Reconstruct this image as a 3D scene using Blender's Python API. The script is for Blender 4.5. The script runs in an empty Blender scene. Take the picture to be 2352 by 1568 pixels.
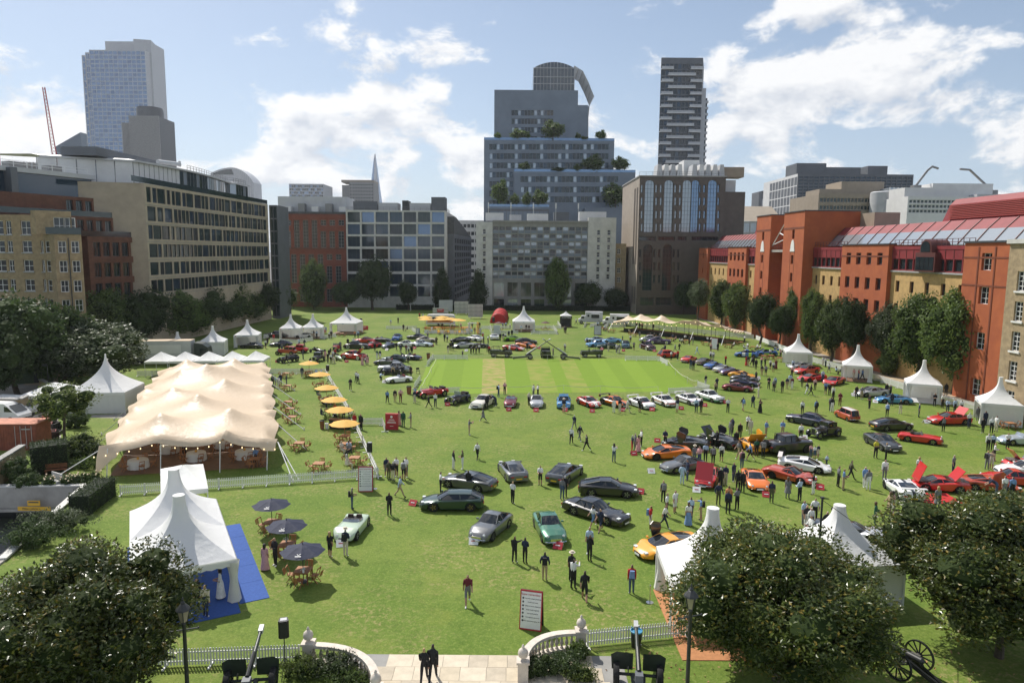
import bpy,bmesh,math,random
from mathutils import Vector,Matrix,noise as mnoise
R=math.radians
rnd=random.Random(7)
scene=bpy.context.scene
col=scene.collection
# ------------------------------------------------------------------ camera
FPX,PITCH,ROLL,HCAM=1620.0,R(7.2),R(0.46),19.0
cd=bpy.data.cameras.new('camera')
cd.sensor_width=36.0
cd.lens=36.0*FPX/2352.0
cd.clip_start,cd.clip_end=0.5,12000.0
cam=bpy.data.objects.new('camera',cd)
col.objects.link(cam)
cam.matrix_world=(Matrix.Translation((0,0,HCAM))@Matrix.Rotation(math.pi/2-PITCH,4,'X')@Matrix.Rotation(ROLL,4,'Z'))
scene.camera=cam
def ray(x,y):
 u,v=(x-1176)/FPX,(784-y)/FPX
 c,s=math.cos(ROLL),math.sin(ROLL)
 uu,vv=u*c-v*s,u*s+v*c
 return Vector((uu,math.cos(PITCH)+vv*math.sin(PITCH),-math.sin(PITCH)+vv*math.cos(PITCH)))
 # ------------------------------------------------------------------ light
SUN_AZ,SUN_EL=R(180-53.5),R(49.5)
sdir=Vector((math.cos(SUN_AZ)*math.cos(SUN_EL),math.sin(SUN_AZ)*math.cos(SUN_EL),math.sin(SUN_EL)))
sl=bpy.data.lights.new('sun','SUN')
sl.energy,sl.angle,sl.color=5.0,R(0.53),(1.0,0.95,0.87)
so=bpy.data.objects.new('sun',sl)
col.objects.link(so)
so.rotation_euler=sdir.to_track_quat('Z','Y').to_euler()
world=bpy.data.worlds.new('World')
scene.world=world
world.use_nodes=True
wn,wl=world.node_tree.nodes,world.node_tree.links
wn.clear()
def WN(t,**k):
 n=wn.new(t)
 for a,b in k.items():setattr(n,a,b)
 return n
def wmath(op,a,b=None,c=None,clamp=False):
 n=WN('ShaderNodeMath',operation=op,use_clamp=clamp)
 for i,v in enumerate((a,b,c)):
  if v is None:continue
  if isinstance(v,(int,float)):n.inputs[i].default_value=v
  else:wl.new(v,n.inputs[i])
 return n.outputs[0]
sky=WN('ShaderNodeTexSky',sky_type='NISHITA',sun_disc=False)
sky.sun_elevation,sky.sun_rotation=SUN_EL,math.pi/2-SUN_AZ
sky.altitude,sky.air_density,sky.dust_density,sky.ozone_density=30,1.0,0.9,1.0
tc=WN('ShaderNodeTexCoord')
sep=WN('ShaderNodeSeparateXYZ')
wl.new(tc.outputs['Generated'],sep.inputs[0])
dz=wmath('MAXIMUM',sep.outputs['Z'],0.0)
# cumulus: fractal noise over the directions of the sky, flattened a little
nrmd=WN('ShaderNodeVectorMath',operation='NORMALIZE');wl.new(tc.outputs['Generated'],nrmd.inputs[0])
comb=WN('ShaderNodeVectorMath',operation='MULTIPLY');comb.inputs[1].default_value=(1.0,1.0,1.75);wl.new(nrmd.outputs[0],comb.inputs[0])
def wnoise(scale,detail,rough,off,dist=0.0):
 m=WN('ShaderNodeVectorMath',operation='ADD');m.inputs[1].default_value=off
 wl.new(comb.outputs[0],m.inputs[0])
 n=WN('ShaderNodeTexNoise');n.inputs['Scale'].default_value=scale
 n.inputs['Detail'].default_value=detail;n.inputs['Roughness'].default_value=rough
 n.inputs['Distortion'].default_value=dist
 wl.new(m.outputs[0],n.inputs['Vector'])
 return n.outputs['Fac']
OFF=(3.1,1.7,0.4)
big=wnoise(4.2,2.0,0.5,OFF)
fine=wnoise(8.5,10.0,0.60,OFF,0.2)
up_=wnoise(8.5,6.0,0.55,(OFF[0]-.015,OFF[1],OFF[2]+0.045),0.2)
dens=wmath('ADD',wmath('MULTIPLY',big,0.42),wmath('MULTIPLY',fine,0.85))
# the cloud banks that stand in view: picture place, how tight, how strong
def pdir(x,y):return ray(x,y).normalized()
BANKS=[((70,250),80,.19),((560,140),160,.12),((560,400),50,.08),((700,340),110,.10),((900,220),130,.12),((1060,110),150,.13),((1000,420),60,.10),((1440,260),90,.10),((1800,70),60,.10),((1960,190),90,.09),((2280,120),60,.07),((2250,380),60,.07),((1700,380),60,.08),((60,420),50,.06),((450,60),26,-.12),((760,120),60,-.10),((1330,40),40,-.12),((480,250),80,-.09),((2050,300),90,-.08),((150,60),30,-.10),((1600,200),120,-.06),((2150,40),80,-.05)]
for d,k,s in BANKS:
 dp=WN('ShaderNodeVectorMath',operation='DOT_PRODUCT');dp.inputs[1].default_value=pdir(*d)
 wl.new(nrmd.outputs[0],dp.inputs[0])
 g=wmath('POWER',wmath('MAXIMUM',dp.outputs['Value'],0.0),k*4.0)
 dens=wmath('ADD',dens,wmath('MULTIPLY',g,s))
cov=WN('ShaderNodeMapRange',interpolation_type='SMOOTHSTEP')
wl.new(dens,cov.inputs[0])
cov.inputs[1].default_value,cov.inputs[2].default_value=0.622,0.725
# brightness inside a cloud: bright upper edges, greyer undersides
shade=wmath('SUBTRACT',fine,up_)
br=WN('ShaderNodeMapRange');wl.new(shade,br.inputs[0])
br.inputs[1].default_value,br.inputs[2].default_value=-0.14,0.05
br.inputs[3].default_value,br.inputs[4].default_value=0.0,1.0
cr=WN('ShaderNodeMix',data_type='RGBA');wl.new(br.outputs[0],cr.inputs[0])
cr.inputs[6].default_value=(6.3,6.7,7.4,1);cr.inputs[7].default_value=(9.9,9.9,9.9,1)
# thin veil everywhere, thicker near the horizon
veil=WN('ShaderNodeMix',data_type='RGBA')
hz=wmath('POWER',wmath('SUBTRACT',1.0,wmath('MINIMUM',wmath('MULTIPLY',dz,1.9),1.0)),2.2)
wl.new(wmath('ADD',wmath('MULTIPLY',hz,0.55),0.12),veil.inputs[0])
wl.new(sky.outputs[0],veil.inputs[6]);veil.inputs[7].default_value=(5.6,7.0,9.0,1)
mixc=WN('ShaderNodeMix',data_type='RGBA')
wl.new(wmath('MULTIPLY',cov.outputs[0],0.95),mixc.inputs[0])
wl.new(veil.outputs[2],mixc.inputs[6]);wl.new(cr.outputs[2],mixc.inputs[7])
bg=WN('ShaderNodeBackground');bg.inputs['Strength'].default_value=0.092
wl.new(mixc.outputs[2],bg.inputs['Color'])
out=WN('ShaderNodeOutputWorld');wl.new(bg.outputs[0],out.inputs['Surface'])
vs=scene.view_settings
vs.view_transform,vs.look,vs.exposure,vs.gamma='Standard','None',0.18,1.0
vs.use_curve_mapping=False
scene.cycles.use_denoising=True
scene.cycles.max_bounces=6
scene.cycles.diffuse_bounces=3
scene.cycles.glossy_bounces=3
scene.cycles.transparent_max_bounces=6
scene.cycles.sample_clamp_indirect=6.0
# ------------------------------------------------------------------ pixel -> place helpers
def G(x,y,z=0.0):
 d=ray(x,y);s=(z-HCAM)/d.z
 return Vector((d.x*s,d.y*s,z))
def PY(x,y,Y):
 d=ray(x,y);s=Y/d.y
 return Vector((d.x*s,Y,HCAM+d.z*s))
def ZAT(p,y,x=None):
 dd=Vector((p.x,p.y))
 best=None
 lo,hi=-5.0,400.0
 for _ in range(40):
  m=(lo+hi)/2
  if proj(Vector((p.x,p.y,m)))[1]>y:lo=m
  else:hi=m
 return(lo+hi)/2
def proj(p):
 q=Vector(p)-Vector((0,0,HCAM))
 w=q.y*math.cos(PITCH)-q.z*math.sin(PITCH)
 uu,vv=q.x/w,(q.y*math.sin(PITCH)+q.z*math.cos(PITCH))/w
 c,s=math.cos(ROLL),math.sin(ROLL)
 return 1176+(uu*c+vv*s)*FPX,784-(-uu*s+vv*c)*FPX
CROPS=dict(A1=(1000,1150,2.94),A2=(1700,1150,2.94),A3=(2400,1150,2.94),A4=(3200,1300,2.625),A5=(1200,1600,2.614),A6=(2000,1700,2.614),A7=(2500,1650,2.851),A8=(3200,1650,2.614),B1=(900,2100,2.485),B2=(1700,2100,2.352),B3=(2500,2000,2.145),B4=(3400,1900,1.8865),B6=(1000,1400,3.137),B7=(1600,1400,3.92),L1=(0,1300,1.96),L2=(0,1900,1.887),c1=(0,100,2.138),c2=(1000,500,1.96),c3=(1800,100,1.96),c4=(2400,600,2.24),c5=(3000,600,1.96),c6=(0,600,1.96),D=(0,0,0.57421875))
KD=2352.0/4096.0
def C(n,x,y):
 o=CROPS[n]
 return(o[0]+x/o[2])*KD,(o[1]+y/o[2])*KD
def GC(n,x,y,z=0.0):return G(*C(n,x,y),z)
# ------------------------------------------------------------------ materials
MATS={}
def mat(name,rgb=(.5,.5,.5),rough=.6,metal=0.0,spec=.5,var=0.0,vscale=3.0,bump=0.0,bscale=30.0,alpha=1.0,trans=0.0,coat=0.0,emit=None,rgb2=None,lo=.35,hi=.65,coord='Object'):
 if name in MATS:return MATS[name]
 m=bpy.data.materials.new(name);m.use_nodes=True
 nt=m.node_tree;n,l=nt.nodes,nt.links
 b=n['Principled BSDF']
 b.inputs['Base Color'].default_value=(*rgb,1)
 b.inputs['Roughness'].default_value=rough
 b.inputs['Metallic'].default_value=metal
 b.inputs['Specular IOR Level'].default_value=spec
 b.inputs['Coat Weight'].default_value=coat
 b.inputs['Coat Roughness'].default_value=.03
 b.inputs['Transmission Weight'].default_value=trans
 if emit:
  b.inputs['Emission Color'].default_value=(*emit[:3],1);b.inputs['Emission Strength'].default_value=emit[3]
 if var or rgb2 or bump:
  t=n.new('ShaderNodeTexCoord')
 if var or rgb2:
  nz=n.new('ShaderNodeTexNoise');nz.inputs['Scale'].default_value=vscale;nz.inputs['Detail'].default_value=6
  nz.inputs['Roughness'].default_value=.62
  l.new(t.outputs[coord],nz.inputs['Vector'])
  mr=n.new('ShaderNodeMapRange');mr.inputs[1].default_value=lo;mr.inputs[2].default_value=hi
  l.new(nz.outputs['Fac'],mr.inputs[0])
  mx=n.new('ShaderNodeMix');mx.data_type='RGBA'
  l.new(mr.outputs[0],mx.inputs[0])
  if rgb2:a,c=rgb,rgb2
  else:a,c=[v*(1-var)for v in rgb],[min(1,v*(1+var))for v in rgb]
  mx.inputs[6].default_value=(*a,1);mx.inputs[7].default_value=(*c,1)
  l.new(mx.outputs[2],b.inputs['Base Color'])
 if bump:
  nb=n.new('ShaderNodeTexNoise');nb.inputs['Scale'].default_value=bscale;nb.inputs['Detail'].default_value=4
  l.new(t.outputs[coord],nb.inputs['Vector'])
  bp=n.new('ShaderNodeBump');bp.inputs['Strength'].default_value=bump;bp.inputs['Distance'].default_value=.05
  l.new(nb.outputs['Fac'],bp.inputs['Height']);l.new(bp.outputs[0],b.inputs['Normal'])
 MATS[name]=m
 return m
def M(name):return MATS[name]
# ------------------------------------------------------------------ mesh building
class MB:
 """collects faces; build() links them as ONE mesh object"""
 def __init__(s):s.v,s.f,s.m=[],[],[]
 def add(s,vs,fs,mi=0):
  o=len(s.v);s.v+=[tuple(v)for v in vs]
  for f in fs:s.f.append([o+i for i in f]);s.m.append(mi)
  return s
 def box(s,c,d,rz=0.0,mi=0,taper=1.0):
  x,y,z=d[0]/2,d[1]/2,d[2]/2
  ca,sa=math.cos(rz),math.sin(rz)
  vs=[]
  for k,zz in enumerate((-z,z)):
   q=1.0 if k==0 else taper
   for px,py in((-x,-y),(x,-y),(x,y),(-x,y)):
    px*=q;py*=q
    vs.append((c[0]+px*ca-py*sa,c[1]+px*sa+py*ca,c[2]+zz))
  return s.add(vs,[(3,2,1,0),(4,5,6,7),(0,1,5,4),(1,2,6,5),(2,3,7,6),(3,0,4,7)],mi)
 def bar(s,a,b,w,h=None,mi=0):
  return s.tube([a,b],w/2,4,mi,h)
 def tube(s,pts,r,n=8,mi=0,h=None,cap=True):
  pts=[Vector(p)for p in pts]
  rs=r if isinstance(r,(list,tuple))else[r]*len(pts)
  rings=[]
  for i,p in enumerate(pts):
   d=(pts[min(i+1,len(pts)-1)]-pts[max(i-1,0)])
   d=d.normalized()if d.length>1e-9 else Vector((0,0,1))
   a=Vector((0,0,1))if abs(d.z)<.95 else Vector((0,1,0))
   x=d.cross(a).normalized();y=x.cross(d).normalized()
   ring=[]
   for k in range(n):
    t=2*math.pi*(k+(.5 if n==4 else 0))/n
    q=1.41421 if n==4 else 1
    ring.append(p+x*math.cos(t)*rs[i]*q+y*math.sin(t)*rs[i]*q*((h/2/rs[i])if h else 1))
   rings.append(ring)
  vs=[v for rg in rings for v in rg];fs=[]
  for i in range(len(pts)-1):
   for k in range(n):
    fs.append((i*n+k,i*n+(k+1)%n,(i+1)*n+(k+1)%n,(i+1)*n+k))
  if cap:fs+=[tuple(range(n-1,-1,-1)),tuple(range((len(pts)-1)*n,len(pts)*n))]
  return s.add(vs,fs,mi)
 def lathe(s,prof,c=(0,0,0),n=16,mi=0,axis='Z',cap=True):
  vs,fs=[],[]
  for r,z in prof:
   for k in range(n):
    t=2*math.pi*k/n
    x,y=r*math.cos(t),r*math.sin(t)
    if axis=='Z':vs.append((c[0]+x,c[1]+y,c[2]+z))
    elif axis=='Y':vs.append((c[0]+x,c[1]+z,c[2]+y))
    else:vs.append((c[0]+z,c[1]+x,c[2]+y))
  for i in range(len(prof)-1):
   for k in range(n):
    f=(i*n+k,i*n+(k+1)%n,(i+1)*n+(k+1)%n,(i+1)*n+k)
    fs.append(f)
  if cap and prof[0]!=prof[-1]:fs.append(tuple(range(n-1,-1,-1)));fs.append(tuple(range((len(prof)-1)*n,len(prof)*n)))
  return s.add(vs,fs,mi)
 def grid(s,rows,mi=0,close=False):
  n=len(rows[0]);vs=[p for r in rows for p in r];fs=[]
  for i in range(len(rows)-1):
   for k in range(n if close else n-1):
    fs.append((i*n+k,i*n+(k+1)%n,(i+1)*n+(k+1)%n,(i+1)*n+k))
  return s.add(vs,fs,mi)
 def prism(s,poly,a,b,axis='Y',mi=0):
  def P(p,t):return{'Y':(p[0],t,p[1]),'X':(t,p[0],p[1]),'Z':(p[0],p[1],t)}[axis]
  n=len(poly)
  vs=[P(p,a)for p in poly]+[P(p,b)for p in poly]
  fs=[tuple(range(n)),tuple(range(2*n-1,n-1,-1))]+[(k,n+k,n+(k+1)%n,(k+1)%n)for k in range(n)]
  return s.add(vs,fs,mi)
 def mesh(s,name,mats,smooth=False,fix=True):
  me=bpy.data.meshes.new(name)
  me.from_pydata(s.v,[],s.f)
  mats=mats if isinstance(mats,(list,tuple))else[mats]
  for m in mats:me.materials.append(M(m)if isinstance(m,str)else m)
  if len(mats)>1:me.polygons.foreach_set('material_index',s.m)
  if fix:
   bm=bmesh.new();bm.from_mesh(me)
   bmesh.ops.recalc_face_normals(bm,faces=bm.faces)
   bm.to_mesh(me);bm.free()
  if smooth:
   me.polygons.foreach_set('use_smooth',[True]*len(me.polygons))
   if smooth!='all':me.set_sharp_from_angle(angle=R(38 if smooth is True else smooth))
  me.update()
  return me
 def build(s,name,mats,parent=None,loc=(0,0,0),smooth=False,rz=0.0,fix=True):
  return link(name,s.mesh(name,mats,smooth,fix),parent,loc,rz)
def link(name,me,parent=None,loc=(0,0,0),rz=0.0,scale=None):
 o=bpy.data.objects.new(name,me)
 col.objects.link(o)
 o.parent=parent;o.location=loc
 if rz:o.rotation_euler=(0,0,rz)
 if scale:o.scale=scale
 return o
def tag(o,label=None,cat=None,group=None,kind=None):
 if label:o['label']=label
 if cat:o['category']=cat
 if group:o['group']=group
 if kind:o['kind']=kind
 return o
def thing(name,label,cat,loc=(0,0,0),rz=0.0,group=None):
 o=bpy.data.objects.new(name,None);o.empty_display_size=.2
 col.objects.link(o);o.location=loc;o.rotation_euler=(0,0,rz)
 return tag(o,label,cat,group)
def copy_tree(o,parent=None,kids=None):
 c=o.copy();col.objects.link(c);c.parent=parent
 for ch in o.children:copy_tree(ch,c)
 return c
def box_obj(name,c,d,m,parent=None,rz=0.0,kind=None):
 o=MB().box((0,0,0),d).build(name,m,parent,c,rz=rz)
 if kind:o['kind']=kind
 return o
 # ------------------------------------------------------------------ ground
def grass_mat(name,a,b,dry,dry_lo,dry_hi,patches=()):
 m=bpy.data.materials.new(name);m.use_nodes=True
 n,l=m.node_tree.nodes,m.node_tree.links
 bs=n['Principled BSDF'];bs.inputs['Roughness'].default_value=.85;bs.inputs['Specular IOR Level'].default_value=.15
 t=n.new('ShaderNodeTexCoord')
 def nz(sc,det,ro=.6):
  q=n.new('ShaderNodeTexNoise');q.inputs['Scale'].default_value=sc;q.inputs['Detail'].default_value=det;q.inputs['Roughness'].default_value=ro
  l.new(t.outputs['Object'],q.inputs['Vector']);return q.outputs['Fac']
 def mr(v,lo,hi):
  q=n.new('ShaderNodeMapRange');q.inputs[1].default_value=lo;q.inputs[2].default_value=hi;q.interpolation_type='SMOOTHSTEP'
  l.new(v,q.inputs[0]);return q.outputs[0]
 def mul(a_,b_,op='MULTIPLY'):
  q=n.new('ShaderNodeMath');q.operation=op
  for i,v in enumerate((a_,b_)):
   if isinstance(v,float):q.inputs[i].default_value=v
   else:l.new(v,q.inputs[i])
  return q.outputs[0]
 def mix(f,x,y):
  q=n.new('ShaderNodeMix');q.data_type='RGBA';l.new(f,q.inputs[0])
  for i,v in((6,x),(7,y)):
   if isinstance(v,tuple):q.inputs[i].default_value=(*v,1)
   else:l.new(v,q.inputs[i])
  return q.outputs[2]
 c=mix(mr(nz(.09,4),.35,.65),a,b)
 c=mix(mul(mr(nz(1.1,6,.7),.42,.72),.6),c,(a[0]*.58,a[1]*.64,a[2]*.6))
 c=mix(mul(mr(nz(.35,5,.65),.50,.70),.5),c,(b[0]*1.35,b[1]*1.12,b[2]*1.2))
 c=mix(mul(mr(nz(5.0,6,.75),.46,.66),.6),c,(b[0]*1.55,b[1]*1.38,b[2]*1.8))
 c=mix(mul(mr(nz(11.0,4,.7),.48,.68),.5),c,(a[0]*.5,a[1]*.58,a[2]*.6))
 # worn, straw-coloured patches: where a broad and a fine noise both run high
 dr=mul(mr(nz(.16,3),dry_lo,dry_hi),mr(nz(3.2,8,.75),.48,.64))
 c=mix(mul(dr,.7),c,dry)
 l.new(c,bs.inputs['Base Color'])
 bp=n.new('ShaderNodeBump');bp.inputs['Strength'].default_value=.55;bp.inputs['Distance'].default_value=.06
 l.new(mul(nz(14.0,4,.7),mul(nz(3.0,3),.8),'ADD'),bp.inputs['Height']);l.new(bp.outputs[0],bs.inputs['Normal'])
 MATS[name]=m
 return m
grass_mat('lawn_grass',(.104,.170,.025),(.148,.204,.038),(.36,.28,.14),.42,.64)
mat('road_grey',(.12,.12,.12),.9,var=.2,vscale=.2)
def sheet(name,pts,z,m,kind='structure',thick=0.0):
 mb=MB();n=len(pts)
 mb.add([(p[0],p[1],z)for p in pts],[tuple(range(n))])
 if thick:
  mb.add([(p[0],p[1],z)for p in pts]+[(p[0],p[1],z-thick)for p in pts],[(k,(k+1)%n,n+(k+1)%n,n+k)for k in range(n)])
 o=mb.build(name,m);o['kind']=kind
 return o
def sheet_hole():
 pass
 # city ground to the horizon (a ring round the lawn would show no seam: lawn lies 2 cm above it)
PIT=[G(-140,1121),G(196,1118),G(5,1289),G(-140,1400)]
for p in PIT:p.z=0
X0,X1,Y0,Y1=-150.0,150.0,-40.0,262.0
lawn=MB()
lp=[(X0,Y0),(X1,Y0),(X1,Y1),(X0,Y1),(X0,PIT[0].y),tuple(PIT[0][:2]),tuple(PIT[1][:2]),tuple(PIT[2][:2]),tuple(PIT[3][:2]),(X0,PIT[3].y)]
lawn.add([(p[0],p[1],0)for p in lp],[tuple(range(len(lp)))])
o=lawn.build('lawn','lawn_grass');o['kind']='structure'
cg=MB();Bx=7000.0
cg.add([(-Bx,-Bx,-.02),(Bx,-Bx,-.02),(Bx,Y0,-.02),(-Bx,Y0,-.02)],[(0,1,2,3)])
cg.add([(-Bx,Y1,-.02),(Bx,Y1,-.02),(Bx,Bx,-.02),(-Bx,Bx,-.02)],[(0,1,2,3)])
cg.add([(-Bx,Y0,-.02),(X0,Y0,-.02),(X0,Y1,-.02),(-Bx,Y1,-.02)],[(0,1,2,3)])
cg.add([(X1,Y0,-.02),(Bx,Y0,-.02),(Bx,Y1,-.02),(X1,Y1,-.02)],[(0,1,2,3)])
cg.build('ground','road_grey')['kind']='structure'
# the mown cricket square with its rolled strips
def strip_mat(name,base,alt,vs,worn=0.0):
 m=mat(name,base,.85,spec=.12,rgb2=alt,vscale=vs,lo=.4,hi=.62,bump=.25,bscale=16)
 return m
strip_mat('square_light',(.170,.262,.030),(.178,.270,.032),.5)
strip_mat('square_dark',(.150,.236,.026),(.158,.246,.028),.5)
strip_mat('square_worn',(.33,.27,.11),(.19,.26,.045),.7)
strip_mat('square_half_worn',(.235,.255,.060),(.158,.246,.030),.4)
SQ=dict(nl=G(958,900),fl=G(985,826),fr=G(1528,826),nr=G(1598,893))
def sq(u,v):
 a=SQ['nl'].lerp(SQ['nr'],u);b=SQ['fl'].lerp(SQ['fr'],u)
 return a.lerp(b,v)
edges=[0,.075,.15,.225,.315,.405,.495,.545,.61,.675,.74,.80,.87,1.0]
kinds=['light','dark','light','worn','dark','half_worn','dark','half_worn','dark','light','dark','light','dark']
for i,k in enumerate(kinds):
 a,b=edges[i],edges[i+1]
 v0,v1=(-.06,1.04)
 q=[sq(a,v0),sq(b,v0),sq(b,v1),sq(a,v1)]
 mb=MB();mb.add([(p.x,p.y,.006)for p in q],[(0,1,2,3)])
 o=mb.build('pitch_strip','square_'+k);o['kind']='structure'
mat('tan_path',(.40,.31,.20),.9,var=.15,vscale=.8)
mat('yard_concrete',(.30,.28,.25),.9,var=.2,vscale=.6,bump=.1)
# ------------------------------------------------------------------ buildings
mat('glass_dark',(.018,.024,.028),.06,spec=.75)
mat('glass_green',(.012,.030,.030),.07,spec=.8)
mat('glass_blue',(.030,.055,.085),.06,spec=.9,metal=.25)
mat('glass_sky',(.20,.29,.43),.10,spec=.9,metal=.6,var=.2,vscale=.02)
mat('glass_sky2',(.15,.22,.34),.10,spec=.9,metal=.6,var=.2,vscale=.02)
mat('glass_pale',(.36,.40,.44),.15,spec=.8,metal=.5)
mat('frame_white',(.72,.72,.70),.5,var=.06,vscale=4)
mat('frame_grey',(.34,.34,.33),.5,var=.1)
mat('frame_dark',(.05,.055,.06),.45)
mat('frame_maroon',(.10,.030,.026),.45)
mat('brick_red',(.20,.060,.035),.85,var=.18,vscale=1.2,bump=.15,bscale=6)
mat('brick_brown',(.135,.058,.034),.85,var=.22,vscale=1.0,bump=.15,bscale=6)
mat('brick_yellow',(.33,.25,.15),.9,var=.22,vscale=1.6,bump=.15,bscale=8)
mat('brick_ochre',(.46,.30,.12),.85,var=.16,vscale=1.4,bump=.12,bscale=8)
mat('brick_orange',(.40,.108,.036),.85,rgb2=(.33,.082,.030),vscale=.55,bump=.2,bscale=9)
mat('brick_orange_dark',(.17,.045,.02),.85,var=.12,vscale=1.0)
mat('stone_beige',(.42,.355,.265),.8,var=.10,vscale=.5)
mat('stone_pale',(.56,.55,.52),.8,var=.12,vscale=.6)
mat('stone_grey',(.27,.265,.25),.8,var=.14,vscale=.7)
mat('granite_brown',(.085,.066,.052),.45,var=.14,vscale=.7,spec=.6)
mat('granite_light',(.34,.29,.24),.6,var=.1,vscale=.7)
mat('panel_blue',(.17,.205,.25),.4,var=.10,vscale=.15,metal=.2)
mat('panel_grey',(.12,.13,.145),.5,var=.12,vscale=.3)
mat('panel_white',(.66,.66,.65),.45,var=.06,vscale=.5)
mat('panel_light',(.48,.49,.50),.45,var=.08,vscale=.5)
mat('panel_tan',(.30,.25,.19),.6,var=.08,vscale=.6)
mat('maroon_metal',(.22,.030,.034),.55,var=.12,vscale=.6,spec=.35)
mat('louvre_red',(.30,.055,.045),.5,var=.08)
mat('roof_grey',(.20,.20,.20),.8,var=.2,vscale=.4)
mat('roof_slate',(.085,.088,.09),.75,var=.25,vscale=1.0)
mat('concrete',(.33,.31,.28),.9,var=.22,vscale=.5,bump=.1)
mat('metal_white',(.70,.70,.69),.4,var=.06)
mat('metal_grey',(.22,.22,.22),.4,metal=.5,var=.1)
mat('metal_dark',(.035,.037,.038),.45,var=.15)
mat('steel',(.55,.55,.56),.25,metal=.9)
WCACHE={}
def win_mesh(w,h,nx,ny,fr,gl,fw=.08,rec=.0):
 key=(round(w,1),round(h,1),nx,ny,fr,gl,fw)
 if key in WCACHE:return WCACHE[key]
 w,h=max(.2,key[0]),max(.2,key[1])
 mb=MB()
 mb.add([(0,.06,0),(w,.06,0),(w,.06,h),(0,.06,h)],[(0,1,2,3)],1)
 f2=fw
 for x in(f2/2,w-f2/2):mb.box((x,.03,h/2),(f2,.06,h),mi=0)
 for z in(f2/2,h-f2/2):mb.box((w/2,.032,z),(w-2*f2,.056,f2),mi=0)
 for k in range(1,nx):mb.box((w*k/nx,.034,h/2),(f2*.7,.05,h-2*f2),mi=0)
 for k in range(1,ny):mb.box((w/2,.036,h*k/ny),(w-2*f2,.046,f2*.7),mi=0)
 me=mb.mesh('window',[fr,gl],fix=True)
 WCACHE[key]=me
 return me
class Fac:
 """an upright face from ground point a to b (left to right as seen); u runs along it, z up"""
 def __init__(s,a,b):
  s.a,s.b=Vector((a[0],a[1],0)),Vector((b[0],b[1],0))
  s.U=(s.b-s.a);s.W=s.U.length;s.U.normalize()
  s.N=Vector((s.U.y,-s.U.x,0));s.rz=math.atan2(s.U.y,s.U.x)
 def at(s,n,x,y):
  d=ray(*C(n,x,y));o=Vector((0,0,HCAM))
  t=(s.a-o).dot(s.N)/d.dot(s.N)
  p=o+d*t
  return(p-s.a).dot(s.U),p.z
 def rect(s,n,x0,y0,x1,y1):
  u0,za=s.at(n,x0,(y0+y1)/2);u1,zb=s.at(n,x1,(y0+y1)/2)
  z1=s.at(n,(x0+x1)/2,y0)[1];z0=s.at(n,(x0+x1)/2,y1)[1]
  return(u0,z0,u1,z1)
 def pt(s,u,z,out=0.0):return s.a+s.U*u+s.N*out+Vector((0,0,z))
def wall_mesh(mb,F,org,u0,u1,z0,z1,ops,depth,mi=0,thick=None,out=0.0):
 us=sorted(set([u0,u1]+[v for o in ops for v in(o[0],o[2])if u0<v<u1]))
 zs=sorted(set([z0,z1]+[v for o in ops for v in(o[1],o[3])if z0<v<z1]))
 def P(u,z,o=0.0):return F.pt(u,z,o+out)-org
 for i in range(len(us)-1):
  zrun=None
  for j in range(len(zs)-1):
   cu,cz=(us[i]+us[i+1])/2,(zs[j]+zs[j+1])/2
   hole=any(o[0]<cu<o[2]and o[1]<cz<o[3]for o in ops)
   if not hole and zrun is None:zrun=zs[j]
   if(hole or j==len(zs)-2)and zrun is not None:
    e=zs[j]if hole else zs[j+1]
    mb.add([P(us[i],zrun),P(us[i+1],zrun),P(us[i+1],e),P(us[i],e)],[(0,1,2,3)],mi);zrun=None
 for o in ops:
  a,b,c,d=max(o[0],u0),max(o[1],z0),min(o[2],u1),min(o[3],z1)
  for(p,q)in(((a,b),(c,b)),((c,b),(c,d)),((c,d),(a,d)),((a,d),(a,b))):
   mb.add([P(*p),P(*q),P(*q,-depth),P(*p,-depth)],[(0,1,2,3)],mi)
def facade(bld,F,u0,u1,z0,z1,ops,m,depth=.25,win=(1,1,'frame_white','glass_dark',.08),name='wall',out=0.0,wname='window',glassify=True):
 """a wall with real openings, one window object in each; win may be a function of the opening index"""
 org=bld.location
 mb=MB();wall_mesh(mb,F,org,u0,u1,z0,z1,ops,depth,out=out)
 w=mb.build(name,m,bld,fix=False)
 for i,o in enumerate(ops):
  nx,ny,fr,gl,fw=win(i)if callable(win)else win
  me=win_mesh(o[2]-o[0],o[3]-o[1],nx,ny,fr,gl,fw)
  p=F.pt(o[0],o[1],out-depth+.0)-org
  k=link(wname,me,bld,p,F.rz)
  rw,rh=max(.2,round(o[2]-o[0],1)),max(.2,round(o[3]-o[1],1))
  k.scale=((o[2]-o[0])/rw,1,(o[3]-o[1])/rh)
 return w
def block(bld,name,F,u0,u1,z0,z1,back,m,front=0.0,mi=0):
 """a solid block behind (or in front of) a face; 'front' is how far it stands proud (negative: set back)"""
 org=bld.location;mb=MB()
 q=[F.pt(u0,z0,front)-org,F.pt(u1,z0,front)-org,F.pt(u1,z0,-back)-org,F.pt(u0,z0,-back)-org]
 h=Vector((0,0,z1-z0))
 vs=q+[p+h for p in q]
 mb.add(vs,[(3,2,1,0),(4,5,6,7),(0,1,5,4),(1,2,6,5),(2,3,7,6),(3,0,4,7)])
 return mb.build(name,m,bld)
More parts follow.
